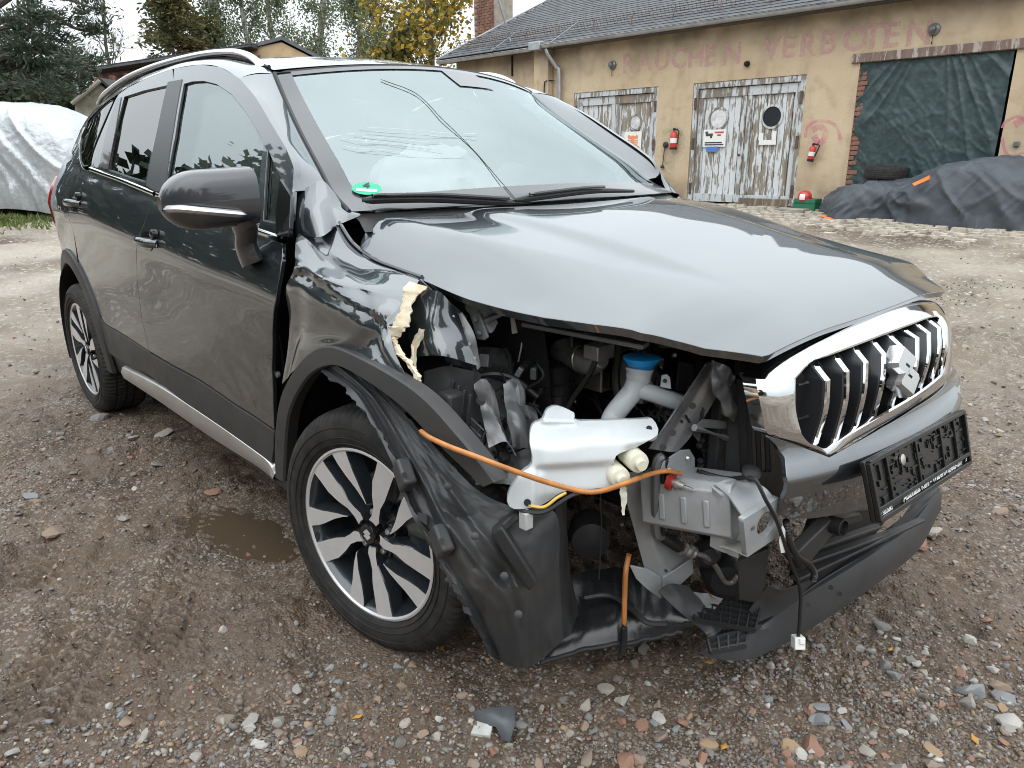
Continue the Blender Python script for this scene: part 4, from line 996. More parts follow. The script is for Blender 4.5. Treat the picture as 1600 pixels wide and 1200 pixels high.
# ---- engine: cast parts, oil filter, hoses
m = MB(); m.tube(crv(PY([(875,545,-.30),(900,548,-.31),(925,560,-.33),(945,552,-.35)]), 5), [.02,.03,.034,.034,.034,.036,.036,.034,.034,.03,.03,.028,.028,.026,.024,.02], 10)
m.box(P(935,560,y=-.34), (.05,.10,.05)); m.box(P(940,580,y=-.32), (.10,.12,.07)); m.build('intake_casting', ALU, car, bev=.006)
for px, py in ((893,528),(942,540)): MB().tube(PY([(px,py+12,-.33),(px,py-14,-.33)]), .0035, 8).build('stud', BOLT, car)
m = MB(); c = P(865,650,y=-.36); m.lathe([(.04,0),(.062,.01),(.062,.04),(.065,.045),(.065,.07),(.058,.075),(.058,.13),(.03,.145)], c+np.array([0,0,-.02]), (0,0,1), 24); m.build('oil_filter', mat('black satin', (.016,.017,.019), .35), car)
MB().tube(crv(PY([(922,540,-.36),(926,560,-.38),(915,590,-.42),(895,620,-.44),(885,640,-.45)]), 6), .007, 8).build('breather_hose', WIRE, car)
MB().tube(crv(PY([(960,520,-.33),(966,560,-.33),(966,600,-.35),(975,630,-.36)]), 6), .012, 8).build('coolant_hose', WIRE, car)
MB().tube(crv(PY([(920,498,-.20),(990,510,-.20),(1035,560,-.22),(1045,600,-.24)]), 6), .02, 8).build('intake_duct', PLASTIC, car)
m = MB(); m.tube(PY([(968,546,-.36),(1000,543,-.36)]), .011, 10); m.tube(PY([(968,592,-.38),(990,585,-.38)]), .011, 10); m.box(P(1000,590,y=-.36), (.08,.08,.10)); m.build('water_outlet', ALU, car, bev=.004)
for px, py, r in ((1072,578,.010),(1068,600,.014)): MB().lathe([(r,0),(r,.02),(r*.6,.024)], P(px, py, y=-.33), (.7,-.6,.3), 12).build('bay_bolt', DKMET, car)
for k in range(14):
    px, py = 880+rng.uniform(0, 160), 590+rng.uniform(-20, 60); y = rng.uniform(-.36, -.25)
    if k % 2: MB().box(P(px, py, y=y), tuple(rng.uniform(.02, .06, 3))).build('engine_bracket', BLACK if k % 4 else DKMET, car, bev=.004)
    else: MB().tube(crv(PY([(px-20,py-15,y),(px,py,y-.02),(px+15,py+25,y-.03)]), 5), .005, 6).build('wiring_loom', WIRE, car)
# ---- washer bottle
bp_px = [(855,640),(871,634),(897,645),(905,657),(1000,655),(1020,655),(1027,678),(992,700),(962,712),(958,742),(957,758),(925,764),(880,768),(848,788),(803,795),(793,776),(812,742),(832,724),(828,690),(832,664),(848,655)]
dep0 = float(np.dot(P(905,715,y=-.74)-CAM_POS, FW))
def sp_(x, w=2.5): return w*np.logaddexp(0, np.clip(x/w, -60, 60))
def sg_(x, w=2.0): return 1/(1+np.exp(-np.clip(x/w, -40, 40)))
def bdep(a, b):
    """depth of the tank's outer skin: sloping top face, upright front, stepped lower lobe"""
    ridge = 694-.06*(a-905)+4*np.sin((a-840)/22.)*sg_(930-a, 12)
    d = dep0-.015+.00155*sp_(ridge-b)+.00055*sp_(850-a)+.0012*sp_(b-772-.10*(860-a))*sg_(a-840, 6)
    d = d+.016*sg_(b-728+.06*(a-890))*sg_(a-838)-.014*sg_(848-a, 3)*sg_(b-738, 3)              # ledge, nearer foot
    d = d+.020*sg_(b-(700-.25*(a-985)))*sg_(a-978, 2)                                         # cut-back under the lug
    d = d-.020*sg_(662-b)*sg_(902-a)*sg_(a-846)+.00035*sp_(a-985)-.006*sg_(a-872)*sg_(958-a)*sg_(ridge-6-b)*sg_(b-664)
    return d
def bfn(a, b):
    a, b = np.asarray(a)*1000., np.asarray(b)*1000.; r3 = FW[None]+RT[None]*((a-800)/FPX)[:, None]+UP[None]*((600-b)/FPX)[:, None]
    return CAM_POS+r3*bdep(a, b)[:, None]
bol = crv(bp_px, 3, True)
wb = panel('washer_bottle', [(a/1000., b/1000.) for a, b in bol], bfn, MILK, car, out=-FW, step=.0045, thick=.001, curl=.0025)
bf_ = bfn(np.array([a/1000. for a, b in bol]), np.array([b/1000. for a, b in bol])); c3 = bf_.mean(0); mid_ = dep0+.085
def deep(p, k, dd): q = c3+(p-c3)*k; v_ = q-CAM_POS; return CAM_POS+v_*(dd/np.dot(v_, FW))
rows_ = [[p, p+FW*.012+(p-c3)*.01, p+FW*.05+(p-c3)*.01, deep(p, .97, max(np.dot(p-CAM_POS, FW)+.07, mid_)), deep(p, .93, max(np.dot(p-CAM_POS, FW)+.08, mid_+.01))] for p in list(bf_)+[bf_[0]]]
bw_ = MB().grid(rows_); bw_.add([r_[-1] for r_ in rows_[:-1]], [tuple(range(len(bf_)))]); bw_.build('bottle_wall', MILK, wb)
MB().lathe([(.0055,0),(.0055,.003)], bfn(np.array([1.014]), np.array([.669]))[0], -FW, 12).build('lug_hole', BLACK, wb)
MB().lathe([(.007,0),(.007,.004)], bfn(np.array([.824]), np.array([.785]))[0], -FW, 12).build('lug_hole', BLACK, wb)
for px, py, r in ((968,746,.021),(997,722,.021)):
    c = PD(px, py, dep0-.01); m = MB(); m.lathe([(r,.05),(r,0),(r*.93,-.006),(r*.6,-.008)], c, np.array(FW)+UP*.3-RT*.3, 16); m.lathe([(r*.55,-.006),(r*.5,-.02)], c, np.array(FW)+UP*.3-RT*.3, 12); m.build('washer_pump', CREAM, wb)
ribbon('torn_strip', [PD(968,760,dep0-.01), PD(970,780,dep0-.01), PD(972,805,dep0)], [PD(978,760,dep0-.01), PD(980,780,dep0-.005), PD(974,805,dep0)], CREAM, 5, .001, 4, th=.002)
m = MB(); m.box(PD(822,812,dep0-.02), (.02,.02,.035)); m.build('grey_connector', mat('grey connector plastic', (.45,.46,.45), .5), car, bev=.002)
MB().tube(crv([PD(826,790,dep0-.05), PD(850,792,dep0-.05), PD(870,778,dep0-.05), PD(884,770,dep0-.04)], 6), .003, 6).build('wiring_loom', mat('yellow wire', (.62,.42,.08), .4), car)
MB().tube(crv([PD(812,798,dep0-.03), PD(850,800,dep0-.03), PD(890,776,dep0-.03), PD(915,768,dep0-.03)], 6), .004, 6).build('wiring_loom', WIRE, car)
# filler neck
nk = MB(); nk.tube(crv(PY([(1000,572,-.50),(997,592,-.505),(990,610,-.515),(972,632,-.54),(956,655,-.56),(948,690,-.60)]), 6), [.030]*3+[.027]*4+[.024]*6+[.023]*18, 16)
nk.tube(crv(PY([(990,608,-.515),(1010,612,-.50),(1040,622,-.47),(1075,634,-.43)]), 6), .019, 14)
nko = nk.build('filler_neck', NECKP, car)
MB().prism(PY([(1032,605,-.492),(1034,587,-.49),(1042,585,-.488),(1047,590,-.486),(1049,608,-.484)]), (-.004,.004,0)).build('neck_tab', NECKP, nko, bev=.001)
MB().lathe([(.0045,0),(.0045,.002)], P(1039,595,y=-.493), CAM_POS-P(1039,595,y=-.493), 10).build('tab_hole', BLACK, nko)
c = P(1000,572,y=-.50)
m = MB(); g = []
for r, h in ((.022,-.006),(.025,0),(.030,.008),(.036,.016),(.037,.020),(.032,.0225),(.001,.023)):
    g.append([c+np.array([r*math.cos(t)*(1+.20*max(0, math.cos(t-.75))**8), r*math.sin(t)*(1+.20*max(0, math.cos(t-.75))**8), h]) for t in np.linspace(0, 2*math.pi, 33)])
m.grid(g, flip=True); m.build('washer_cap', BLUECAP, nko)
# ---- radiator support metal
def plate(name, px, x=None, ext=(-.004,.004,0), m=GREYMET, bev=.0015, parent=car):
    return MB().prism([P(a, b, **{k: v}) for a, b, k, v in px], ext).build(name, m, parent, bev=bev)
# upper diagonal arm with pressed channel
arm_c = [[P(1098,572,x=.70), P(1112,566,x=.71), P(1124,572,x=.715), P(1136,588,x=.72)], [P(1066,620,x=.68), P(1082,618,x=.69), P(1096,625,x=.695), P(1108,640,x=.70)],
         [P(1034,668,x=.66), P(1050,668,x=.67), P(1066,672,x=.675), P(1078,684,x=.68)], [P(1012,700,x=.65), P(1030,704,x=.66), P(1046,706,x=.665), P(1058,706,x=.67)]]
g = bigrid(arm_c, 8, 8); jj = np.linspace(0, 1, g.shape[1]); g += (np.exp(-((jj-.45)/.16)**2)*.012)[None, :, None]*(FW)[None, None]-(np.exp(-((jj-.05)/.08)**2)*.014)[None, :, None]*FW[None, None]
MB().grid(g, thick=.003).build('support_arm', SCUFF, car)
for q in ((1082,634),(1051,676),(1036,699)): MB().lathe([(.007,0),(.007,.003)], P(*q, x=.705), CAM_POS-P(*q, x=.705), 12).build('arm_hole', BLACK, car)
sheet('crumpled_flange', [PX([(1118,562,.73),(1140,574,.74),(1156,588,.745)]), PX([(1110,600,.735),(1132,606,.745),(1152,612,.75)]), PX([(1124,628,.735),(1136,640,.74),(1150,632,.745)]), PX([(1140,650,.735),(1146,658,.74),(1150,650,.742)])], DKMET, nu=7, nv=7, th=.003, cr=.012, cs=25, seed=9)
plate('support_rail', [(1098,655,'x',.70),(1150,660,'x',.72),(1150,672,'x',.72),(1085,668,'x',.70)], m=SCUFF)
MB().tube(PX([(1085,668,.70),(1140,686,.72)]), .008, 8).build('support_tube', GREYMET, car)
plate('mount_plate', [(1030,738,'x',.665),(1036,722,'x',.665),(1062,704,'x',.67),(1078,703,'x',.675),(1086,716,'x',.675),(1086,742,'x',.67)], m=GREYMET)
for q in ((1074,716),(1045,735),(1080,736)): MB().lathe([(.006,0),(.006,.006),(.003,.008)], P(*q, x=.672), (1,-.6,.5), 8).build('plate_bolt', BOLT, car)
# longitudinal rail and bumper beam end
rail0, rail1 = P(1030,775,x=.62), P(1128,790,x=.76)
ax = rail1-rail0; ax /= np.linalg.norm(ax)
m = MB(); sec = [(-.055,.058),(-.03,.066),(.035,.066),(.05,.05),(.05,-.045),(.035,-.058),(-.045,-.058),(-.055,-.045)]
d, sd_, up_ = ax, np.cross(ax, (0,0,1.)), None
sd_ /= np.linalg.norm(sd_); up_ = np.cross(sd_, ax)
m.prism([rail0-ax*.02+sd_*a+up_*b for a, b in sec], ax*.20); m.build('chassis_rail', GREYMET, car, bev=.003)
m = MB()
for k in range(3): m.bar(rail0+ax*(.03+.05*k)+sd_*.052-up_*.03, rail0+ax*(.03+.05*k)+sd_*.052+up_*.03, .014, .006, sd_)
m.build('rail_ribs', GREYMET, car, bev=.003)
# box: folded C-shaped end piece with a big oval hole
front = PX([(1160,756,.80),(1212,775,.862),(1214,812,.862),(1164,872,.835)])
bx_top = [P(1112,752,x=.76), P(1160,746,x=.79), P(1196,752,x=.835), P(1214,776,x=.865), P(1165,818,x=.855), P(1140,790,x=.80)]
sheet('beam_end', [[P(1116,756,x=.765), P(1138,775,x=.80), P(1166,816,x=.857)], [P(1140,748,x=.78), P(1168,762,x=.81), P(1192,798,x=.860)], [P(1172,748,x=.80), P(1194,760,x=.835), P(1216,782,x=.864)]], GREYMET, nu=8, nv=8, th=.004, cr=.004, cs=16, flip=True)
# face with hole
fo_ = np.array([P(1162,812,x=.858), P(1217,778,x=.866), P(1213,824,x=.862), P(1166,872,x=.850)]); ou, ov = fo_[1]-fo_[0], fo_[3]-fo_[0]
ol_ = [(0,0),(1,0),(.97,1.0),(.03,1.0)]
hole = [(.60+.26*math.cos(t), .46+.30*math.sin(t)) for t in np.linspace(0, 2*math.pi, 28)[:-1]]
panel('beam_end_face', ol_, lambda a, b: fo_[0]+np.outer(a, ou)+np.outer(b, ov)+np.outer(.05*a*(b > 1), ou), GREYMET, car, out=CAM_POS-fo_[0], step=.12, thick=.004, holes=[hole], curl=.001)
MB().lathe([(.0045,0),(.0045,.003)], fo_[0]+ou*.22+ov*.33, np.cross(ov, ou), 10).build('face_hole', DKMET, car)
sheet('beam_end_lower', [[P(1116,758,x=.765), P(1113,800,x=.76), P(1110,852,x=.755)], [P(1130,775,x=.785), P(1132,812,x=.785), P(1130,862,x=.78)], [P(1150,800,x=.79), P(1150,835,x=.79), P(1150,870,x=.79)]], GREYMET, nu=6, nv=6, th=.004, cr=.006, cs=20)
sheet('beam_end_lower', [[P(1112,852,x=.755), P(1138,858,x=.80), P(1166,870,x=.85)], [P(1114,846,x=.74), P(1148,846,x=.78), P(1175,850,x=.83)]], mat('pale primed steel', (.50,.49,.45), .5, .1, ns=12, cv=.1), nu=6, nv=6, th=.003)
sheet('beam_end_inner', [[P(1122,775,x=.75), P(1150,800,x=.75), P(1170,830,x=.77)], [P(1122,850,x=.74), P(1150,855,x=.75), P(1185,850,x=.77)]], MATS['pale primed steel'], nu=6, nv=6, th=.003)
# upright panel with curved flange
up_c = [[P(968,742,x=.57), P(995,738,x=.585), P(1020,742,x=.595), P(1042,760,x=.60)], [P(984,800,x=.565), P(1005,812,x=.572), P(1022,812,x=.58), P(1040,815,x=.585)],
        [P(1000,862,x=.565), P(1014,860,x=.58), P(1032,850,x=.59), P(1050,848,x=.595)], [P(1008,890,x=.57), P(1024,888,x=.585), P(1046,874,x=.60), P(1080,868,x=.61)], [P(1014,905,x=.575), P(1030,905,x=.59), P(1052,895,x=.605), P(1078,884,x=.615)]]
g = bigrid(up_c, 8, 8); jj = np.linspace(0, 1, g.shape[1]); g -= (np.exp(-((jj-.5)/.14)**2)*.010)[None, :, None]*FW[None, None]
MB().grid(g, thick=.003).build('support_upright', GREYMET, car)
for nm_, px_ in (('upright_foot', [(984,884),(1012,890),(1034,903),(1034,938),(1010,920),(994,905)]), ('upright_foot', [(1035,903),(1062,886),(1082,872),(1084,895),(1062,915),(1035,938)])):
    MB().prism([P(a, b, x=.60+(a-1034)*.0007*(1 if a > 1034 else .9)) for a, b in px_], (-.004,.004,.001)).build(nm_, GREYMET, car, bev=.0015)
for q in ((1041,892),(972+0,820+0)): MB().lathe([(.004,0),(.004,.003)], P(*q, x=.607), CAM_POS-P(*q, x=.607), 10).build('upright_hole', BLACK, car)
m = MB(); m.tube(crv(PX([(1036,712,.66),(1026,722,.655),(1024,760,.645),(1024,800,.64),(1026,835,.635),(1034,838,.635)]), 5), .010, 8); m.build('edge_channel', DKMET, car)
m = MB(); m.tube(crv(PX([(1042,716,.665),(1037,735,.66),(1036,770,.65),(1036,836,.64)]), 5), .006, 7); m.build('edge_channel', SEAL, car)
# lamp bulb with red ring
c = P(1048,752,x=.675); dl = np.array(P(1080,765,x=.72)-c); dl /= np.linalg.norm(dl)
MB().lathe([(.010,-.006),(.019,-.006),(.019,.006),(.010,.006)], c, dl, 20).build('bulb_seal', REDP, car)
MB().lathe([(.009,0),(.009,.012),(.012,.013),(.012,.018),(.008,.019),(.008,.030)], c, dl, 14).build('bulb_socket', ALU, car)
MB().lathe([(.005,.028),(.005,.05),(.001,.056)], c, dl, 10).build('bulb_glass', glass('bulb glass', (.9,.9,.92), 1.5), car)
# air conditioning pipe
MB().tube(crv(PX([(1028,832,.60),(1045,845,.62),(1062,855,.635)]), 5), .014, 10).build('rubber_hose', WIRE, car)
c0, c1_ = P(1062,854,x=.635), P(1086,864,x=.655); m = MB(); m.tube([c0+(c1_-c0)*t for t in np.linspace(0, 1, 9)], [.013,.0165,.0165,.014,.0165,.0165,.014,.0165,.013], 12); m.build('hose_crimp', ALU, car)
MB().tube(crv(PX([(1086,864,.655),(1102,870,.67),(1118,885,.68),(1132,908,.69),(1144,910,.70),(1152,900,.71)]), 6), .0065, 9).build('aluminium_pipe', ALU, car)
# black panels around the condenser
m = MB(); m.prism(PX([(1152,878,.79),(1202,858,.84),(1190,945,.80),(1154,938,.78)]), (-.01,.02,0)); m.build('air_guide', PLASTIC, car, bev=.003)
m = MB(); m.box(P(1075,690,x=.58), (.04,.10,.14)); m.build('radiator_corner', BLACK, car, bev=.005)
m = MB()
for k in range(9): m.lathe([(.007,0),(.009,.004),(.005,.008)], P(1098+6*math.sin(k*1.7), 672+8*k, x=.66), (1,-.8,.4), 8)
m.build('rubber_chain_cover', BLACK, car)
m = MB(); m.box((.69,-.30,.66), (.03,.16,.22)); m.box((.74,-.36,.66), (.05,.03,.25)); m.box((.70,-.12,.60), (.05,.3,.4)); m.build('front_carrier', PLASTIC, car, bev=.006)
for k in range(6): MB().bar(P(1160+7*k,590+8*k,x=.76), P(1166+7*k,735,x=.77), .018, .02, (1,0,0)).build('carrier_fin', PLASTIC if k % 2 else BLACK, car, bev=.003)
MB().tube(PX([(1092,668,.68),(1142,688,.70)]), .006, 8).build('latch_rod', GREYMET, car)
sheet('latch_plate', [PX([(1062,566,.62),(1085,570,.62)]), PX([(1058,610,.61),(1082,612,.61)])], PLASTIC, nu=4, nv=4, th=.004)
# ---- orange hoses
MB().tube(crv([P(658,674,y=-.94), P(672,684,y=-.95), P(702,698,y=-.955), P(745,714,y=-.94), PD(790,731,dep0-.09), PD(850,752,dep0-.055), PD(905,767,dep0-.035), PD(940,767,dep0-.03), PD(985,752,dep0-.04), P(1012,742,x=.685), P(1040,736,x=.69), P(1064,740,x=.69)], 7), [.0052]*71+[.0045]*7, 10).build('orange_hose', ORANGE, car)
MB().tube(crv(PX([(983,866,.56),(978,890,.57),(976,930,.575),(975,976,.58)]), 6), .0065, 9).build('orange_hose', ORANGE, car)
MB().tube(crv(PX([(975,974,.58),(975,1000,.582),(972,1022,.584)]), 4), .008, 8).build('hose_end', WIRE, car)
MB().tube([P(938,770,x=.60), P(940,820,x=.60), P(936,905,x=.60)], .0018, 5).build('thin_wire', WIRE, car)
MB().tube([P(838,800,y=-.74), P(843,835,y=-.73), P(846,850,y=-.73)], .0015, 5).build('thin_wire', WHITEP, car)

# ---- more of the crushed bay: folded sheet metal, brackets, clips, cables
r4 = np.random.default_rng(44)
sheet('crushed_panel', [PY([(700,560,-.62),(770,540,-.56),(840,560,-.50)]), PY([(720,640,-.64),(780,650,-.55),(860,660,-.48)]), PY([(740,740,-.66),(800,730,-.58),(870,720,-.50)])], mat('dark bay steel', (.12,.123,.13), .34, .4, ns=9, cv=.3, rv=.12), nu=10, nv=10, th=.003, cr=.030, cs=11, seed=14)
sheet('headlamp_bracket', [PY([(786,600,-.66),(800,596,-.64),(815,610,-.62)]), PY([(792,650,-.68),(812,648,-.65),(830,665,-.62)]), PY([(800,700,-.70),(822,700,-.66),(840,712,-.63)])], DKMET, nu=6, nv=6, th=.003, cr=.012, cs=22, seed=15)
sheet('headlamp_bracket', [PY([(742,600,-.715),(758,592,-.70),(772,612,-.69)]), PY([(752,650,-.72),(772,640,-.70),(790,672,-.68)]), PY([(764,700,-.73),(790,690,-.70),(806,712,-.69)])], SCUFF, nu=6, nv=6, th=.003, cr=.010, cs=24, seed=16)
m = MB()
for k in range(5): m.bar(P(700+9*k,588+7*k,y=-.76), P(690+10*k,655+5*k,y=-.77), .006, .010, (0,-1,0))
m.build('liner_ribs', PLASTIC, car, bev=.002)
for k in range(16):
    x0, y0 = r4.uniform(745, 870), r4.uniform(545, 740); y = -.66+.0012*(x0-745)+r4.uniform(-.03,.02); n_ = r4.normal(size=3)
    o = MB().box(P(x0, y0, y=y), tuple(r4.uniform(.008,.035,3)), frame(n_)).build('broken_bracket', (DKMET, PLASTIC, SCUFF, BLACK)[k % 4], car, bev=.002)
for k in range(12):
    x0, y0 = r4.uniform(745, 860), r4.uniform(560, 680); y = -.68+.001*(x0-745)
    MB().tube(crv(PY([(x0,y0,y),(x0+r4.uniform(-25,25),y0+25,y-.01),(x0+r4.uniform(-35,35),y0+55,y-.015),(x0+r4.uniform(-45,45),y0+r4.uniform(60,95),y-.02)]), 6), r4.uniform(.0016,.0045), 6).build('wiring_loom', WIRE, car)
for k in range(10):
    x0, y0 = r4.uniform(880, 1060), r4.uniform(520, 640)
    MB().tube(crv(PY([(x0,y0-30,-.30),(x0+r4.uniform(-20,20),y0,-.33),(x0+r4.uniform(-30,30),y0+35,-.36)]), 6), r4.uniform(.003,.008), 7).build('wiring_loom', WIRE, car)
for k in range(9):
    x0, y0 = r4.uniform(885, 1070), r4.uniform(530, 640)
    MB().box(P(x0, y0, y=-.29), tuple(r4.uniform(.02,.06,3)), frame(r4.normal(size=3)*.3+np.array([1,0,0]))).build('engine_bracket', (DKMET, ALU, BLACK)[k % 3], car, bev=.004)
for k in range(7): MB().lathe([(.007,0),(.007,.006),(.004,.012)], P(r4.uniform(890,1060), r4.uniform(530,630), y=-.335), (.6,-.7,.2), 6).build('bay_bolt', BOLT, car)
# rubber bump stop, compressor and fan housing low in the opening
MB().lathe([(.045,0),(.055,.02),(.055,.09),(.04,.11)], P(1125,880,x=.62), (.6,-.7,.1), 20).build('compressor', mat('dull black casting', (.03,.03,.032), .4), car)
MB().lathe([(.03,0),(.034,.03),(.02,.05)], P(1100,860,x=.64), (.7,-.6,.2), 14).build('pulley', MATS['dull black casting'], car)
for k in range(6): MB().bar(P(1105+k*13,735,x=.64), P(1108+k*13,640,x=.65), .010, .02, (1,0,0)).build('radiator_rib', BLACK if k % 2 else PLASTIC, car)
MB().lathe([(.05,0),(.055,.02),(.05,.09),(.02,.10)], P(640+0,0+745,y=-.60) if False else P(920,820,y=-.35), (.7,-.7,0), 18).build('horn', MATS['dull black casting'], car)

# small clips and torn edges along the liner
r5 = np.random.default_rng(55)
for k, (px, py, y) in enumerate(((560,628,-.935),(588,672,-.945),(618,718,-.955),(652,800,-.958),(672,835,-.955),(706,912,-.945),(722,945,-.93))):
    c = P(px, py, y=y); MB().prism([c+RT*a*.001+UP*b*.001 for a, b in ((0,0),(14+r5.uniform(0,8),-6),(20,-20-r5.uniform(0,8)),(4,-16))], FW*.004).build('liner_tab', LINERP, lin)
for px, py, y in ((700,760,-.905),(742,838,-.90),(788,900,-.875),(810,960,-.84)): MB().lathe([(.008,0),(.008,.003),(.004,.005)], tw(P(px, py, y=y), .045), CAM_POS-P(px, py, y=y), 12).build('liner_plug', PLASTIC, lin)
# lit metal ledges right under the bonnet edge
MB().bar(P(820,505,y=-.60), P(1010,540,y=-.52), .035, .012, (0,0,1)).build('bonnet_shut_rail', DKMET, car, bev=.003)
MB().tube(crv(PY([(720,600,-.70),(760,585,-.66),(800,590,-.62),(840,620,-.58)]), 6), .008, 8).build('coolant_hose', WIRE, car)
sheet('lamp_carrier', [PY([(1075,600,-.42),(1100,640,-.44)]), PY([(1062,650,-.44),(1090,690,-.46)])], PLASTIC, nu=5, nv=5, th=.004, cr=.004, cs=30)

# cast throttle housing, clamps and pipes catching light below the bonnet edge
m = MB(); m.tube(crv(PY([(868,548,-.44),(892,552,-.45),(918,568,-.46),(940,560,-.47)]), 6), [.022,.026,.030,.031,.031,.031,.031,.031,.030,.030,.030,.029,.028,.028,.027,.026,.025,.024,.022], 14); m.box(P(936,548,y=-.47), (.045,.06,.035)); m.build('throttle_casting', ALU, car, bev=.004)
for px, py in ((893,532),(940,538)): MB().tube(PY([(px,py+10,-.47),(px,py-12,-.47)]), .003, 8).build('stud', BOLT, car)
m = MB(); m.lathe([(.034,0),(.050,.008),(.050,.05),(.053,.053),(.053,.075),(.046,.08),(.046,.12),(.02,.13)], P(866,640,y=-.47), (0,0,1), 28); m.build('oil_filter', mat('glossy black canister', (.020,.021,.024), .22), car)
MB().lathe([(.0305,0),(.0325,.002),(.0325,.012),(.0305,.014)], P(905,560,y=-.455), PY([(940,560,-.47)])[0]-PY([(868,548,-.44)])[0], 20, capped=False).build('hose_clamp', BOLT, car)
MB().prism(PY([(985,590,-.44),(1012,584,-.44),(1020,600,-.44),(1004,622,-.45),(988,618,-.45)]), (-.004,.006,0)).build('engine_mount_plate', ALU, car, bev=.002)
for q in ((994,597),(1010,594),(1000,612)): MB().lathe([(.0055,0),(.0055,.006),(.003,.008)], P(*q, y=-.447), (.6,-.75,.2), 6).build('bay_bolt', BOLT, car)
MB().tube(crv(PY([(925,545,-.485),(930,562,-.49),(918,590,-.50),(898,618,-.51),(886,640,-.52)]), 6), .0065, 8).build('breather_hose', WIRE, car)
MB().tube(crv(PY([(958,512,-.42),(966,545,-.43),(962,590,-.44),(968,630,-.45)]), 6), .010, 8).build('coolant_hose', WIRE, car)
for k in range(5): MB().tube(crv(PY([(1000+12*k,640,-.46),(1010+14*k,652,-.47),(1025+10*k,640,-.46),(1030+12*k,660,-.48)]), 5), .003, 5).build('wiring_loom', WIRE, car)
# ================================================================== grille, bumper, plate
fx0 = table([(.10,.86),(.2,.905),(.30,.945),(.42,.945),(.52,.955),(.60,.985),(.632,.985),(.664,.950),(.69,.946),(.72,.944),(.80,.936),(.815,.930),(.88,.862),(.95,.79)], sm=.010)
def fasc(y, z): return fx0(z)-.30*(np.asarray(y)-.10)**2-.16*np.abs(np.asarray(y)-.10)**4
def Fh(px, py, off=0.):
    F = lambda p: p[0]-float(fasc(p[1], p[2]))-off
    q = hit(px, py, F, .5, 3.2)
    if q is None:                                # grazing the far edge: nearest approach
        d = ray(px, py); ts = np.linspace(.8, 2.6, 400); q = CAM_POS+d*ts[int(np.argmin([abs(F(CAM_POS+d*t)) for t in ts]))]
        print('miss', px, py, q.round(3))
    return q
def FF(l, off=0.):
    o = []
    for q in l:
        h = Fh(*q, off); o.append((h[1], h[2]))
    return o
def ff(off): return lambda a, b: np.stack([fasc(a, b)+off, a, b], -1)
def px3(l, off=0.): return [Fh(*q, off) for q in l]
grille = bpy.data.objects.new('grille', None); COL.objects.link(grille); grille.parent = car
# chrome surround, outer and inner loops in order
outer = [(1181,592),(1200,566),(1222,541),(1265,521),(1318,502),(1380,484),(1430,473),(1462,472),(1482,505),(1487,545),(1484,580),(1474,600),(1430,632),(1380,662),(1330,690),(1296,710),(1278,704),(1240,690),(1200,678),(1192,650),(1184,612)]
inner = [(1243,592),(1268,566),(1295,556),(1330,543),(1375,526),(1420,509),(1452,497),(1468,497),(1474,515),(1479,545),(1476,572),(1466,588),(1428,617),(1380,645),(1330,674),(1290,698),(1274,695),(1262,690),(1250,668),(1244,640),(1243,615)]
no = len(outer); g = []
for i in range(no+1):
    a, b = outer[i % no], inner[i % no]; lo, li = np.array(Fh(*a, .0)), np.array(Fh(*b, .006))
    g.append([lo+np.array([-.03,0,0]), lo, lo*.9+li*.1+np.array([.004,0,0]), lo*.5+li*.5+np.array([.005,0,0]), li*.9+lo*.1+np.array([.004,0,0]), li, li+np.array([-.035,0,0])])
MB().grid(bigrid(g, 3, 1), flip=False).build('chrome_surround', CHROME, grille, ang=35)
panel('grille_backing', FF(inner, -.06), ff(-.06), BLACK, grille, out=(1,0,0), step=.05)
# nine kinked vertical bars
tops = [(1270,566),(1302,553),(1332,541),(1360,529),(1384,519),(1405,510),(1426,502),(1444,495),(1459,494)]
mids = [(1292,594),(1322,580),(1352,566),(1380,553),(1406,540),(1432,528),(1450,520),(1466,512),(1473,511)]
bots = [(1273,694),(1304,690),(1335,672),(1363,655),(1390,640),(1414,626),(1434,612),(1453,597),(1466,586)]
mm_ = [(1289,640),(1320,628),(1349,614),(1377,600),(1404,587),(1430,574),(1449,564),(1466,550),(1475,545)]
for t, m_, n_, b in zip(tops, mids, mm_, bots):
    pts = [np.array(Fh(*t, -.012)), np.array(Fh(*m_, .012)), np.array(Fh(*n_, .010)), np.array(Fh(*b, -.008))]
    pts = [pts[0], *[pts[0]+(pts[1]-pts[0])*k for k in (.5, .93)], *crv([pts[1], pts[2], pts[3]], 6)]
    g = []
    for q in pts: g.append([q+np.array([-.045,-.004,0]), q+np.array([-.004,-.010,0]), q+np.array([.0,-.007,0]), q+np.array([.002,0,0]), q+np.array([.0,.007,0]), q+np.array([-.004,.010,0]), q+np.array([-.045,.004,0])])
    bo = MB().grid(g, flip=True).build('grille_bar', mat('dark grille grey', (.022,.024,.027), .38, spec=.3), grille)
    g = [[q+np.array([.0,-.0080,0]), q+np.array([.004,-.0070,0]), q+np.array([.004,.0070,0]), q+np.array([.0,.0080,0])] for q in pts]
    MB().grid(g, flip=True).build('chrome_strip', CHROME, grille)
for s_ in (602, 655): MB().tube([Fh(1246,s_,-.01), Fh(1262,s_-4,-.012)], .004, 6).build('grille_clip', PLASTIC, grille)
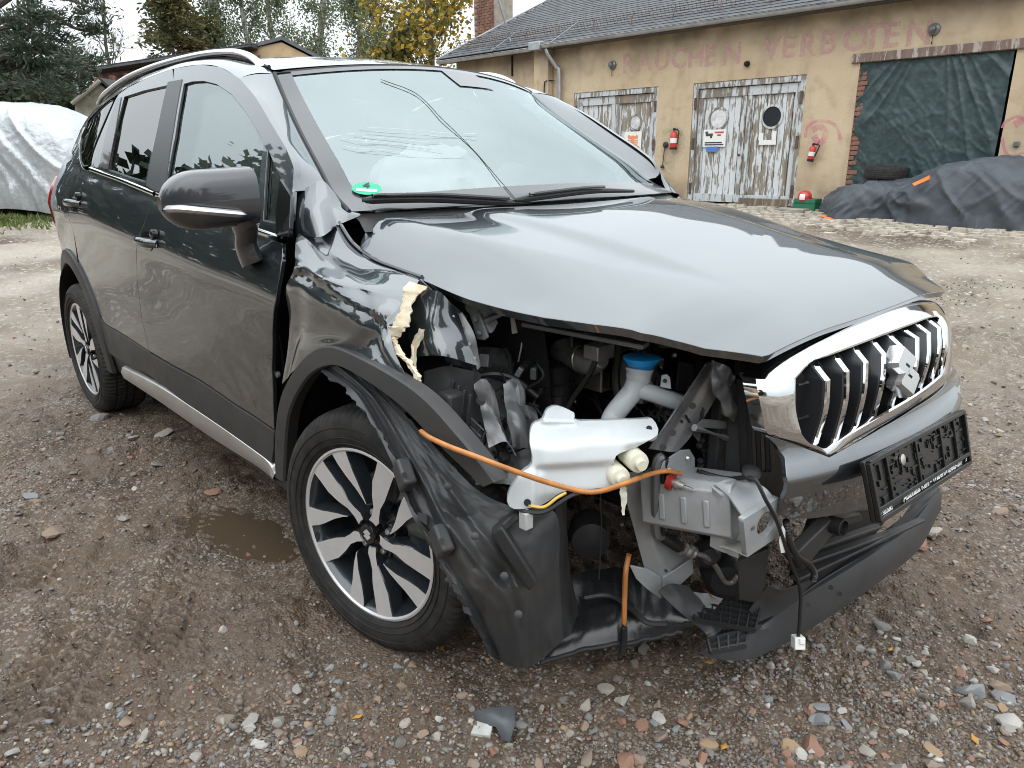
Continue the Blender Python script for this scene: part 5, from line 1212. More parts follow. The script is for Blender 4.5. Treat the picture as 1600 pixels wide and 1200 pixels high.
# emblem standing on the bars
ec = np.array(Fh(1412,580,.018)); yy = np.array([0.10,.99,-.03]); yy /= np.linalg.norm(yy); zz = np.array([-.30,.03,.95]); zz /= np.linalg.norm(zz); nx = np.cross(yy, zz)
emo = None
for poly in s_emblem(.118):
    f_ = [ec+yy*x+zz*z for x, z in poly]; c_ = np.mean(f_, 0); top_ = [c_+(q-c_)*.86+nx*.012 for q in f_]; bt = [q-nx*.02 for q in f_]; k = len(poly); m = MB()
    m.add(f_+top_, [(i, (i+1) % k, k+(i+1) % k, k+i) for i in range(k)]+[tuple(range(k, 2*k))]); m.add(bt+f_, [(i, (i+1) % k, k+(i+1) % k, k+i) for i in range(k)])
    m.build('emblem', mat('emblem satin chrome', (.62,.63,.64), .22, .85), grille, ang=5)
# lip of bonnet gap
MB().tube([np.array(Fh(*q, .0))+np.array([-.035,0,-.006]) for q in crv([(1186,588),(1240,543),(1350,496),(1452,466)], 6)], .009, 6).build('grille_seal', SEAL, car)
# ---- painted bumper skin below the grille
b_top = [(1198,681),(1240,694),(1278,708),(1296,715),(1330,696),(1380,668),(1430,638),(1474,606),(1484,588),(1490,572),(1497,580),(1500,610),(1499,640)]
b_bot = [(1480,668),(1440,690),(1400,712),(1360,735),(1362,790),(1325,800),(1296,806),(1268,810),(1232,811),(1220,805),(1226,780),(1230,745),(1227,715),(1214,695)]
panel('bumper_skin', FF(b_top+b_bot, .0), ff(.0), PAINT, car, out=(1,0,0), step=.02)
# ---- lower intake
panel('lower_intake', FF([(1268,815),(1320,800),(1366,795),(1372,822),(1420,800),(1470,770),(1462,800),(1400,858),(1330,890),(1250,935),(1240,900)], -.07), ff(-.07), BLACK, car, out=(1,0,0), step=.05)
for off, a, b in ((0,(1262,858),(1372,822)),(14,(1252,880),(1420,822)),(30,(1240,905),(1440,812))):
    MB().bar(np.array(Fh(*a, -.03)), np.array(Fh(*b, -.03)), .02, .008).build('intake_slat', PLASTIC, car, bev=.002)
fr_ = px3([(1240,872),(1300,812),(1345,802),(1350,812),(1308,828),(1256,892)], -.01)
MB().prism(fr_, (-.03,0,0)).build('fog_lamp_bezel', CLAD, car, bev=.004)
c = np.array(Fh(1310,822,.0)); m = MB(); m.lathe([(.020,-.02),(.020,.012),(.016,.014),(.015,.004)], c, (1,-.15,.1), 18); m.build('parking_sensor', BLACK, car)
# ---- plate carrier
tl, tr, bl, br = P(1351,722,y=-.262), P(1503,640,y=.258), P(1369,818,y=-.262), P(1513,724,y=.258)
def pl_(u, v, o=0.):
    q = (tl*(1-u)+tr*u)*(1-v)+(bl*(1-u)+br*u)*v; n_ = np.cross(bl-tl, tr-tl); n_ /= np.linalg.norm(n_); n_ = n_ if n_[0] > 0 else -n_
    return q+n_*o
plate_o = bpy.data.objects.new('plate_holder', None); COL.objects.link(plate_o); plate_o.parent = car
GLB = mat('plate holder black', (.010,.0105,.011), .28, spec=.5, ns=30, rv=.1)
m = MB(); m.add([pl_(0,0),pl_(1,0),pl_(1,1),pl_(0,1),pl_(0,0,-.012),pl_(1,0,-.012),pl_(1,1,-.012),pl_(0,1,-.012)], [(3,2,1,0),(4,5,6,7),(0,1,5,4),(1,2,6,5),(2,3,7,6),(3,0,4,7)]); m.build('holder_base', GLB, plate_o, bev=.003)
m = MB()
def prib(u0, v0, u1, v1, wd=.008, h=.008):
    a, b = pl_(u0, v0, h/2), pl_(u1, v1, h/2); n_ = pl_(.5,.5,1)-pl_(.5,.5,0); m.bar(a, b, wd, h, n_)
for a in ((0.01,.03,.99,.03),(.01,.80,.99,.80),(.012,.03,.012,.97),(.988,.03,.988,.97),(.01,.97,.99,.97)): prib(*a, wd=.010, h=.010)
for u in (.16,.44,.70,.86): prib(u,.03,u,.80,.007,.007)
m.build('holder_frame', GLB, plate_o, bev=.0015)
r_ = np.random.default_rng(5); m = MB()
for k in range(120):
    u, v = r_.uniform(.03,.96), r_.uniform(.06,.76); n_ = pl_(u, v, 1)-pl_(u, v, 0); du = tr-tl; du /= np.linalg.norm(du); dv = bl-tl; dv /= np.linalg.norm(dv)
    sx, sy = (r_.uniform(.004,.03), .003) if k % 2 else (.003, r_.uniform(.004,.02)); m.box(pl_(u, v, .002), (sx, sy, .005), (du, dv, n_))
tag(m.build('holder_ribs', GLB, plate_o), kind='stuff')
MB().lathe([(.012,0),(.012,.004),(.006,.006)], pl_(.30,.26,.002), pl_(0,0,1)-pl_(0,0,0), 14).build('holder_screw', BOLT, plate_o)
def text(name, body, size, org, ux, uy, m, parent, ext=.0004, align='LEFT', bold=0.):
    cu = bpy.data.curves.new(name, 'FONT'); cu.body = body; cu.size = size; cu.extrude = ext; cu.align_x = align; cu.offset = bold; cu.resolution_u = 3
    o = bpy.data.objects.new(name, cu); ux = np.array(ux)/np.linalg.norm(ux); uy = np.array(uy)-ux*np.dot(uy, ux); uy /= np.linalg.norm(uy); n_ = np.cross(ux, uy)
    o.matrix_world = Matrix([[ux[i], uy[i], n_[i], org[i]] for i in range(3)]+[[0,0,0,1]])
    COL.objects.link(o); bpy.context.view_layer.update()
    me = bpy.data.meshes.new_from_object(o.evaluated_get(bpy.context.evaluated_depsgraph_get())); mw = o.matrix_world.copy(); bpy.data.objects.remove(o); bpy.data.curves.remove(cu)
    me.transform(mw); me.materials.clear(); return link(name, me, parent, m)
LET = mat('white lettering', (.80,.81,.80), .4)
for u, tx, sz in ((.055,'SUZUKI',.013),(.25,'Autohaus Kuhl - Wabern',.0225),(.735,'05683-207',.020)):
    text('lettering', tx, sz, pl_(u,.925,.0035), tr-tl, tl-bl, LET, plate_o, bold=.0004)
for poly in s_emblem(.014):
    MB().prism([pl_(.035,.90,.0035)+(tr-tl)/np.linalg.norm(tr-tl)*x+(tl-bl)/np.linalg.norm(tl-bl)*z for x, z in poly], (.0004,0,0)).build('lettering', LET, plate_o)
# telephone sign before the number, arrow mark after it
for pts in (((.712,.905),(.724,.905),(.722,.87),(.714,.87)),((.708,.868),(.728,.868),(.728,.85),(.708,.85))):
    MB().prism([pl_(u, v, .0035) for u, v in pts], (.0004,0,0)).build('lettering', LET, plate_o)
MB().tube([pl_(.945,.87,.004), pl_(.955,.895,.004), pl_(.965,.87,.004)], .0008, 4).build('lettering', LET, plate_o)
MB().bar(pl_(.945,.91,.004), pl_(.965,.91,.004), .0014, .0006, (1,0,0)).build('lettering', LET, plate_o)
# ---- lower lip of the bumper, hanging
tp = [(1118,998),(1150,992),(1182,982),(1212,962),(1250,935),(1300,905),(1360,868),(1420,825),(1468,762)]
ed = [(1105,1012),(1150,1006),(1192,990),(1222,985),(1262,968),(1310,932),(1370,890),(1432,842),(1470,790)]
bt = [(1088,1020),(1130,1031),(1170,1030),(1215,1012),(1262,985),(1320,948),(1380,905),(1436,858),(1468,800)]
tx_ = [.735,.76,.785,.805,.835,.865,.895,.915,.925]
A_ = [P(a, b, x=c-.012) for (a, b), c in zip(tp, tx_)]; B_ = [P(a, b, x=c) for (a, b), c in zip(ed, tx_)]; C_ = [P(a, b, x=c-.006) for (a, b), c in zip(bt, tx_)]
A_, B_, C_ = crv(A_, 6), crv(B_, 6), crv(C_, 6)
LIPP = mat('dark grey lip plastic', (.055,.057,.060), .42, spec=.45, ns=7, cv=.12, rv=.1, bump=.05, bs=300, dust=.15, dcol=(.1,.09,.08), bdist=.0015)
MB().grid([[a+np.array([-.04,0,-.012]), a+np.array([-.012,0,.0]), a, a*.5+b*.5+np.array([.004,0,.004]), b, b*.6+c+np.array([.004,0,0])-c*.6, c, c+np.array([-.03,0,-.004])] for a, b, c in zip(A_, B_, C_)]).build('bumper_lip', LIPP, car)
for q in ((1262,945),(1298,918),(1312,928),(1330,905)): MB().lathe([(.006,0),(.006,.002)], P(*q, x=.868), CAM_POS-P(*q, x=.868), 10).build('lip_hole', BLACK, car)
sheet('lip_rear_edge', [[P(1120,1000,x=.73), P(1190,945,x=.74), P(1260,900,x=.79), P(1380,830,x=.86), P(1466,760,x=.90)], [P(1182,982,x=.775), P(1215,958,x=.80), P(1285,905,x=.84), P(1395,838,x=.89), P(1468,764,x=.915)]], PLASTIC, nu=5, nv=10, th=.004)
# honeycomb mesh behind the lip
m = MB(); Q = [P(1085,925,z=.225), P(1190,945,z=.235), P(1180,985,z=.20), P(1085,968,z=.20)]
def qd(u, v): return (Q[0]*(1-u)+Q[1]*u)*(1-v)+(Q[3]*(1-u)+Q[2]*u)*v
for k in range(8): m.bar(qd(k/7, 0), qd(k/7, 1), .003, .012)
for k in range(6): m.bar(qd(0, k/5), qd(1, k/5), .003, .012)
m.build('intake_mesh', mat('mesh black', (.020,.021,.023), .35), car)
m = MB(); Q = [P(1105,1000,z=.18), P(1170,985,z=.185), P(1165,1010,z=.165), P(1110,1020,z=.165)]
for k in range(5): m.bar(qd(k/4, 0), qd(k/4, 1), .004, .012)
for k in range(3): m.bar(qd(0, k/2), qd(1, k/2), .004, .012)
m.build('lip_cells', PLASTIC, car)
# grey deflector running forward from the upright foot
sheet('air_deflector', [PX([(1030,925,.63),(1048,912,.64),(1075,915,.65)]), PX([(1060,955,.67),(1080,945,.68),(1100,942,.69)]), PX([(1098,985,.71),(1112,976,.72),(1124,966,.725)]), PX([(1106,998,.725),(1120,990,.735),(1134,978,.74)])], LINERP, nu=7, nv=6, th=.004, cr=.004, cs=25)
sheet('air_deflector', [PX([(1172,955,.79),(1185,935,.80),(1200,915,.82)]), PX([(1182,965,.795),(1200,945,.81),(1225,922,.84)]), PX([(1186,972,.80),(1230,950,.83),(1275,905,.86)])], LINERP, nu=6, nv=6, th=.004)
# scrap of rusty leaf in the mesh
MB().grid(crumple(bigrid([PZ([(1098,920,.245),(1112,930,.245)]), PZ([(1110,928,.25),(1128,942,.25)])], 4, 4), .004, 60, 2), thick=.001).build('dead_leaf', mat('dry leaf', (.35,.15,.03), .7), car)
# ---- dangling cable with white plug, corrugated hose, paper tag
MB().tube(crv(PX([(1168,745,.83),(1182,752,.85),(1196,780,.87),(1212,810,.875),(1226,850,.878),(1236,880,.88),(1250,920,.885),(1250,960,.89),(1247,996,.892)]), 6), .0042, 7).build('dangling_cable', WIRE, car)
c = P(1247,1003,x=.893); m = MB(); m.box(c, (.024,.026,.028), (np.array(RT), np.array(FW), np.array(UP))); m.box(c-FW*.011+RT*.004+UP*.006, (.012,.012,.012), (np.array(RT), np.array(FW), np.array(UP))); m.build('white_plug', WHITEP, car, bev=.0015)
pp = crv(PX([(1228,812,.872),(1232,840,.88),(1244,866,.89),(1262,880,.90),(1272,895,.905),(1270,908,.905)]), 12)
MB().tube(pp, [.0078 if i % 2 else .0064 for i in range(len(pp))], 9).build('corrugated_hose', WIRE, car)
MB().prism(PX([(1222,820,.875),(1230,835,.876),(1232,862,.876),(1220,864,.875),(1217,845,.875)]), (.001,.0,0)).build('paper_tag', WHITEP, car)
m = MB(); c = P(1172,742,x=.82); m.lathe([(.018,0),(.02,.01),(.012,.016)], c, (.5,-.3,1), 12); m.build('black_plug', BLACK, car)
MB().tube(crv(PX([(1090,735,.70),(1110,742,.73),(1140,748,.77),(1168,745,.81)]), 5), .005, 6).build('dangling_cable', WIRE, car)
# ---- environment sticker
sc_ = ws_hit(573,296); e1 = ws_hit(590,297)-ws_hit(556,296); e2 = ws_hit(573,284)-ws_hit(573,306)
nrm = np.cross(e1, e2); nrm /= np.linalg.norm(nrm); nrm = nrm if nrm@(CAM_POS-sc_) > 0 else -nrm
ring_ = [sc_+nrm*.003+e1/np.linalg.norm(e1)*.040*math.cos(t)+(e2/np.linalg.norm(e2))*.030*math.sin(t) for t in np.linspace(0, 2*math.pi, 33)[:-1]]
stk = mesh_obj('green_sticker', ring_, [tuple(range(32))], mat('sticker green', (.02,.40,.22), .5), car)
E1, E2 = e1/np.linalg.norm(e1), e2/np.linalg.norm(e2)
text('sticker_digit', '4', .038, sc_+nrm*.0045-E1*.011+E2*.001, E1, E2, mat('sticker black', (.02,.03,.03), .5), stk, bold=.0006)
mesh_obj('sticker_field', [sc_+nrm*.004+E1*a+E2*b for a, b in ((-.028,-.016),(.028,-.016),(.028,-.003),(-.028,-.003))], [(0,1,2,3)], WHITEP, stk)
# ================================================================== garage building
WA = TH(1160,320); ER = np.array([.99945,.0328,0.]); WN = np.array([.0328,-.99945,0.]); ZU = np.array([0,0,1.])
def ws_(px, py, off=0.):
    d = ray(px, py); t = ((WA+WN*off-CAM_POS)@WN)/(d@WN); q = CAM_POS+d*t; return float((q-WA)@ER), float(q[2])
def W3(s, t, off=0.): return WA*np.array([1,1,0])+ER*s+WN*off+ZU*t
bld = empty('garage_building', 'long tan rendered garage building with slate roof and weathered double doors', 'building', tuple(W3(0, .3)))
bld.location = (0, 0, 0)
def wall_mat():
    m = bpy.data.materials.new('tan render'); m.use_nodes = True; nt = m.node_tree; b = nt.nodes['Principled BSDF']; N = nt.nodes.new; L = nt.links.new
    g = N('ShaderNodeNewGeometry')
    def noise(s, d=6, sc=(1,1,1)):
        mp = N('ShaderNodeMapping'); mp.inputs['Scale'].default_value = sc; L(g.outputs['Position'], mp.inputs[0]); n = N('ShaderNodeTexNoise'); n.inputs['Scale'].default_value = s; n.inputs['Detail'].default_value = d; L(mp.outputs[0], n.inputs['Vector']); return n
    def rg(f, a, c, lo=0., hi=1.):
        q = N('ShaderNodeMapRange'); q.inputs['From Min'].default_value = a; q.inputs['From Max'].default_value = c; q.inputs['To Min'].default_value = lo; q.inputs['To Max'].default_value = hi; L(f, q.inputs['Value']); return q.outputs[0]
    def mx(f, a, c):
        q = N('ShaderNodeMix'); q.data_type = 'RGBA'; L(f, q.inputs['Factor'])
        for s, k in ((a, 'A'), (c, 'B')):
            if isinstance(s, tuple): q.inputs[k].default_value = (*s, 1)
            else: L(s, q.inputs[k])
        return q.outputs['Result']
    c = mx(rg(noise(.7, 5).outputs['Fac'], .35, .65), (.49,.385,.262), (.58,.475,.335))
    c = mx(rg(noise(5, 6).outputs['Fac'], .5, .75, 0, .55), c, (.38,.27,.165))
    c = mx(rg(noise(2.2, 6, (1,1,.22)).outputs['Fac'], .54, .72, 0, .6), c, (.30,.235,.17))
    sp = N('ShaderNodeSeparateXYZ'); L(g.outputs['Position'], sp.inputs[0])
    # patchy darker band towards the eaves and patchy browner zone at the foot
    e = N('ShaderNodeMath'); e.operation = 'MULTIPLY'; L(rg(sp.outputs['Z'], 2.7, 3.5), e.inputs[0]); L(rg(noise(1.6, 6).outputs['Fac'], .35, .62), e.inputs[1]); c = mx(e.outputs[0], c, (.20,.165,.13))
    f = N('ShaderNodeMath'); f.operation = 'MULTIPLY'; L(rg(sp.outputs['Z'], .95, .4), f.inputs[0]); L(rg(noise(3, 6).outputs['Fac'], .35, .6), f.inputs[1]); c = mx(f.outputs[0], c, (.22,.16,.11))
    L(c, b.inputs['Base Color']); b.inputs['Roughness'].default_value = .92; b.inputs['Specular IOR Level'].default_value = .2
    bu = N('ShaderNodeBump'); bu.inputs['Strength'].default_value = .5; bu.inputs['Distance'].default_value = .01; L(noise(60, 8).outputs['Fac'], bu.inputs['Height']); L(bu.outputs[0], b.inputs['Normal'])
    return m
RENDER = wall_mat()
def wood_mat(name, paint, wood, amt):
    m = bpy.data.materials.new(name); m.use_nodes = True; nt = m.node_tree; b = nt.nodes['Principled BSDF']; N = nt.nodes.new; L = nt.links.new
    g = N('ShaderNodeNewGeometry')
    oi = N('ShaderNodeObjectInfo'); ad = N('ShaderNodeVectorMath'); ad.operation = 'SCALE'; ad.inputs[0].default_value = (3,5,7); L(oi.outputs['Random'], ad.inputs['Scale'])
    pa = N('ShaderNodeVectorMath'); pa.operation = 'ADD'; L(g.outputs['Position'], pa.inputs[0]); L(ad.outputs[0], pa.inputs[1])
    def noise(s, sc):
        mp = N('ShaderNodeMapping'); mp.inputs['Scale'].default_value = sc; L(pa.outputs[0], mp.inputs[0]); n = N('ShaderNodeTexNoise'); n.inputs['Scale'].default_value = s; n.inputs['Detail'].default_value = 7; n.inputs['Roughness'].default_value = .62; L(mp.outputs[0], n.inputs['Vector']); return n.outputs['Fac']
    def rg(f, a, c, lo=0., hi=1.):
        q = N('ShaderNodeMapRange'); q.inputs['From Min'].default_value = a; q.inputs['From Max'].default_value = c; q.inputs['To Min'].default_value = lo; q.inputs['To Max'].default_value = hi; L(f, q.inputs['Value']); return q.outputs[0]
    def mx(f, a, c):
        q = N('ShaderNodeMix'); q.data_type = 'RGBA'; L(f, q.inputs['Factor'])
        for s, k in ((a, 'A'), (c, 'B')):
            if isinstance(s, tuple): q.inputs[k].default_value = (*s, 1)
            else: L(s, q.inputs[k])
        return q.outputs['Result']
    wd = mx(rg(noise(9, (1,1,.08)), .3, .7), wood, tuple(q*.55 for q in wood))
    rn = rg(oi.outputs['Random'], 0, 1, -.07, .07); sub = N('ShaderNodeMath'); sub.operation = 'ADD'; L(noise(15, (1,1,.20)), sub.inputs[0]); L(rn, sub.inputs[1])
    f = rg(sub.outputs[0], amt-.03, amt+.03); c = mx(f, wd, paint); L(c, b.inputs['Base Color']); b.inputs['Roughness'].default_value = .8
    bu = N('ShaderNodeBump'); bu.inputs['Strength'].default_value = .6; bu.inputs['Distance'].default_value = .006; L(f, bu.inputs['Height']); L(bu.outputs[0], b.inputs['Normal'])
    return m
PEEL = wood_mat('peeling pale paint on boards', (.60,.63,.65), (.33,.285,.23), .475)
FRAMEW = wood_mat('weathered grey frame', (.52,.55,.57), (.28,.24,.20), .49)
SLATE = mat('dark roof slate', (.062,.064,.070), .62, ns=4, cv=.3, bump=.3, bs=60, coord='Object')
ZINC = mat('zinc gutter', (.42,.44,.46), .38, .75, ns=5, cv=.2)
BRICK = mat('red brick', (.20,.10,.072), .9, ns=8, cv=.35, bump=.4, bs=60)
MORTAR = mat('grey mortar', (.30,.27,.23), .95, ns=8, cv=.2)
# wall with three openings
zt = 3.62; zb_ = -.2; sL, sR_ = -7.75, 7.0
ops = [(-4.03,-1.93,2.50), (-1.17,.95,2.50), (1.78,3.86,2.60)]
m = MB(); edges = [sL]
def wbox(s0, s1, t0, t1, d0=0., d1=.45):
    m.add([W3(s0,t0,-d0),W3(s1,t0,-d0),W3(s1,t1,-d0),W3(s0,t1,-d0),W3(s0,t0,-d1),W3(s1,t0,-d1),W3(s1,t1,-d1),W3(s0,t1,-d1)], [(0,1,2,3),(7,6,5,4),(0,4,5,1),(1,5,6,2),(2,6,7,3),(3,7,4,0)])
cur = sL
for a, b, t in ops:
    wbox(cur, a, zb_, zt); wbox(a, b, t, zt); cur = b
wbox(cur, sR_, zb_, zt)
m.build('wall', RENDER, bld)
m = MB(); wbox(sL, sL+.4, zb_, zt+.0, .46, 7.5); wbox(sR_-.4, sR_, zb_, zt, .46, 7.5); m.build('side_wall', RENDER, bld)
# gable triangle
sl = math.tan(rad(24.5)); m = MB(); m.prism([W3(sL, zt, -.3), W3(sL, zt+sl*3.7, -4.0), W3(sL, zt, -7.5)], ER*.35); m.build('gable', RENDER, bld)
# pilaster with slanting head by the downpipe
s0, t0 = ws_(838,80,.15); s1, _ = ws_(858,80,.15)
m = MB(); m.prism([W3(s0,zb_,0.02),W3(s1,zb_,.02),W3(s1,3.42,.02),W3(s0-.05,3.42,.02)], WN*.16); m.build('pilaster', RENDER, bld, bev=.01)
# roof: slates in courses
eave_z = 3.46; ov = .34
def R3(s, k, h=0.): return W3(s, eave_z+k*math.sin(rad(24.5))+h*math.cos(rad(24.5)), ov-k*math.cos(rad(24.5))+h*math.sin(rad(24.5)))
m = MB(); m.prism([R3(sL-.25,0,-.10), R3(sR_,0,-.10), R3(sR_,4.9,-.10), R3(sL-.25,4.9,-.10)], R3(0,0,0)-R3(0,0,-.085)); m.build('roof_deck', SLATE, bld)
m = MB(); r_ = np.random.default_rng(2); v_, f_ = [], []
for k in range(27):
    sx = sL-.25+(k % 2)*.14
    while sx < sR_-.2:
        wd = .275; h0 = .014+r_.uniform(0,.004); k0 = k*.18; q = [R3(sx,k0,h0), R3(sx+wd,k0,h0+r_.uniform(0,.003)), R3(sx+wd,k0+.28,.002), R3(sx,k0+.28,.002), R3(sx,k0,h0-.012), R3(sx+wd,k0,h0-.012)]
        o = len(v_); v_ += q; f_ += [(o,o+1,o+2,o+3),(o+4,o+5,o+1,o)]; sx += .28
ro_ = mesh_obj('roof_slates', v_, f_, SLATE, bld, smooth=False); ro_['kind'] = 'stuff'
MB().bar(R3(sL-.27,-.02,.02), R3(sL-.27,4.9,.02), .10, .03, R3(0,0,1)-R3(0,0,0)).build('verge_board', ZINC, bld)
MB().bar(R3(sL-.29,0,-.09), R3(sL-.29,4.9,-.09), .04, .14, R3(0,0,1)-R3(0,0,0)).build('barge_board', FRAMEW, bld)
# soffit and gutters
m = MB(); m.bar(W3(sL-.2,3.40,.16), W3(sR_,3.40,.16), .30, .03); m.build('soffit', mat('dark soffit boards', (.10,.085,.07), .8), bld)
for a, b, dz in ((sL-.25,-4.95,-.03),(-4.62,sR_,0)):
    g = []
    for s in np.linspace(a, b, 3): g.append([W3(s, eave_z-.02+dz+.055*math.sin(t), ov+.02-.06*math.cos(t)) for t in np.linspace(math.pi, 2*math.pi, 9)])
    go = MB().grid(g, thick=.004).build('gutter', ZINC, bld)
    MB().tube([W3(a, eave_z-.015+dz, ov+.085), W3(b, eave_z-.015+dz, ov+.085)], .009, 6).build('gutter_bead', ZINC, go)
    for s in np.arange(a+.3, b, .62): MB().bar(W3(s, eave_z-.085+dz, ov+.02), W3(s, eave_z-.02+dz, ov+.088), .02, .006, ER).build('gutter_bracket', ZINC, go)
MB().box(W3(-4.78, eave_z-.02, ov), (.32,.20,.16), (ER, WN, ZU)).build('gutter_hopper', ZINC, bld, bev=.01)
sd_, td_ = ws_(865,150,.12)
MB().tube(crv([W3(-4.55,3.40,.32), W3(-4.50,3.25,.28), W3(-4.40,3.02,.14), W3(-4.36,2.85,.10), W3(-4.36,1.5,.10), W3(-4.36,.45,.10)], 6), .045, 12).build('downpipe', ZINC, bld)
for t in (2.75, 1.6): MB().lathe([(.052,0),(.052,.03)], W3(-4.36,t,.10), ZU, 14).build('pipe_bracket', ZINC, bld)
# snow guard grid along the roof
m = MB(); k0 = .62
for h in (.03,.09,.15,.20): m.tube([R3(sL-.2,k0,h), R3(sR_,k0,h)], .006, 4)
for s in np.arange(sL-.2, sR_, .085): m.tube([R3(s,k0,.02), R3(s,k0,.21)], .0035, 3)
m.build('snow_guard', mat('rusty grid steel', (.16,.105,.085), .8, ns=4, cv=.4), bld)
for s in np.arange(sL+.3, sR_, .95): MB().bar(R3(s,k0-.16,.015), R3(s,k0,.17), .022, .012, ER).build('guard_bracket', MATS['rusty grid steel'], bld)
for s, kk in ((-6.15,.30),(-4.35,.35)): MB().bar(R3(s,-.02,.02), R3(s+.25,.62,.16), .03, .012, ER).build('guard_stay', ZINC, bld)
# lamp pole on the eave
MB().tube(crv([R3(-5.95,.45,.05), R3(-5.95,.45,.9), R3(-5.97,.45,1.35), R3(-6.05,.42,1.55), R3(-6.2,.4,1.6)], 5), .022, 8).build('lamp_pole', ZINC, bld)
MB().lathe([(.05,.10),(.16,.02),(.17,0),(.02,-.01)], R3(-6.3,.4,1.58), ZU, 16).build('lamp_shade', BLACK, bld)
# doors
def sheetp(name, s0, t0, s1, t1, off, th, m_, parent, bev=.004):
    return MB().prism([W3(s0,t0,off),W3(s1,t0,off),W3(s1,t1,off),W3(s0,t1,off)], WN*th).build(name, m_, parent, bev=bev)
def disc(name, s, t, r, off, th, m_, parent, seg=24):
    return MB().lathe([(r,0),(r,th)], W3(s,t,off), WN, seg).build(name, m_, parent)
IRON = mat('rusty iron', (.09,.06,.045), .75, ns=12, cv=.4)
def garage_door(s0, s1, tb, tt, ports, seed):
    d = bpy.data.objects.new('double_door', None); COL.objects.link(d); d.parent = bld; r = np.random.default_rng(seed)
    fr = .10
    sheetp('door_frame', s0+.005, tb, s0+fr, tt, -.10, .085, FRAMEW, d); sheetp('door_frame', s1-fr, tb, s1-.005, tt, -.10, .085, FRAMEW, d); sheetp('door_frame', s0+fr+.002, tt-fr, s1-fr-.002, tt-.004, -.10, .085, FRAMEW, d)
    mid = (s0+s1)/2
    for lf, (a, b) in enumerate(((s0+fr+.006, mid-.006), (mid+.006, s1-fr-.006))):
        n = 8; wd = (b-a)/n
        sheetp('rail', a, tb+.02, b, tb+.16, -.085, .03, FRAMEW, d); sheetp('rail', a, tt-fr-.16, b, tt-fr-.01, -.085, .03, FRAMEW, d)
        sheetp('stile', a, tb+.163, a+.085, tt-fr-.163, -.085, .028, FRAMEW, d); sheetp('stile', b-.085, tb+.163, b, tt-fr-.163, -.085, .028, FRAMEW, d)
        for k in range(n):
            o = r.uniform(-.004,.004); sheetp('plank', a+k*wd+.004, tb+.03, a+(k+1)*wd-.004, tt-fr-.03, -.115+o, .02, PEEL, d, .004)
        ps, pt, pr_, pm = ports[lf]
        MB().lathe([(pr_,0),(pr_+.035,0),(pr_+.035,.02),(pr_,.024)], W3(ps,pt,-.094), WN, 32, capped=False).build('porthole_ring', FRAMEW, d)
        disc('porthole', ps, pt, pr_, -.094, .012, pm, d, 32)
    for t in (tb+.25, (tb+tt)/2, tt-.35):
        for s in (s0+.06, s1-.06): sheetp('hinge', s-.025, t-.10, s+.025, t+.10, -.014, .014, IRON, d, .003)
    sheetp('threshold', mid+.02, tb-.02, s1-fr, tb+.11, -.05, .06, wood_mat('old sill wood %d' % seed, (.30,.25,.2), (.2,.16,.12), .6), d, .01)
    sheetp('door_back', s0+.02, tb, s1-.02, tt-.01, -.20, .02, BLACK, d)
    MB().lathe([(.02,0),(.02,.03),(.008,.05)], W3(mid-.06,(tb+tt)/2-.2,-.05), WN, 10).build('door_knob', IRON, d)
    return d
GREYG = mat('dirty window glass', (.42,.45,.47), .15, ns=6, cv=.25); DKG = mat('dark window glass', (.03,.032,.038), .1); PASTE = mat('pasted pale paper', (.62,.66,.70), .6, ns=9, cv=.3, dust=.5, dcol=(.60,.40,.25))
p1 = ws_(925,196); p2 = ws_(989,191); p3 = ws_(1119,185); p4 = ws_(1203,182)
d1 = garage_door(-4.03,-1.93,.40,2.50, ((p1[0],p1[1],.125,GREYG),(p2[0],p2[1],.125,PASTE)), 3)
d2 = garage_door(-1.17,.95,.40,2.50, ((p3[0],p3[1],.165,PASTE),(p4[0],p4[1],.165,DKG)), 4)
# things fixed to the doors and wall
def on_wall(name, label, cat, px0, px1, m_, off=-.05, th=.004):
    (a, t1), (b, t0) = ws_(*px0, off), ws_(*px1, off); o = sheetp(name, a, t0, b, t1, off, th, m_, None, 0); tag(o, label, cat); return o, (a, t0, b, t1)
sg, bx = on_wall('warning_sign', 'white notice with a dark animal figure below the pasted porthole', 'sign', (1100,203), (1133,229), WHITEP, -.052)
INK = mat('sign ink', (.05,.05,.06), .6); INKR = mat('sign red', (.5,.06,.05), .6)
def ink(par, bx, rects, m_, off=-.047):
    a, t0, b, t1 = bx
    for (u0,v0,u1,v1) in rects: sheetp('printed_mark', a+(b-a)*u0, t0+(t1-t0)*v0, a+(b-a)*u1, t0+(t1-t0)*v1, off, .001, m_, par, 0)
ink(sg, bx, ((.1,.62,.42,.78),(.08,.78,.2,.9),(.3,.5,.4,.62),(.08,.20,.85,.28),(.08,.08,.92,.16)), INK); ink(sg, bx, ((.5,.78,.9,.88),(.62,.62,.78,.72)), INKR)
bl_, _ = on_wall('blue_sticker', 'small torn blue and white sticker below the white notice', 'sticker', (1104,229), (1121,237), mat('sticker blue', (.08,.18,.55), .5), -.052)
po_, bx = on_wall('cat_poster', 'white poster of an orange cat face on the far double door', 'poster', (976,206), (1001,248), WHITEP, -.052)
CATO = mat('poster orange', (.70,.27,.13), .6); 
for (u, v, w_, h_) in ((.5,.62,.30,.24),(.5,.42,.42,.10),(.5,.25,.2,.10),(.28,.80,.08,.08),(.72,.80,.08,.08)):
    a, t0, b, t1 = bx; MB().prism([W3(a+(b-a)*(u+w_*math.cos(t)), t0+(t1-t0)*(v+h_*math.sin(t)), -.047) for t in np.linspace(0, 2*math.pi, 15)[:-1]], WN*.001*(1+h_)).build('printed_mark', CATO if v > .3 else mat('poster pink', (.62,.42,.36), .6), po_)
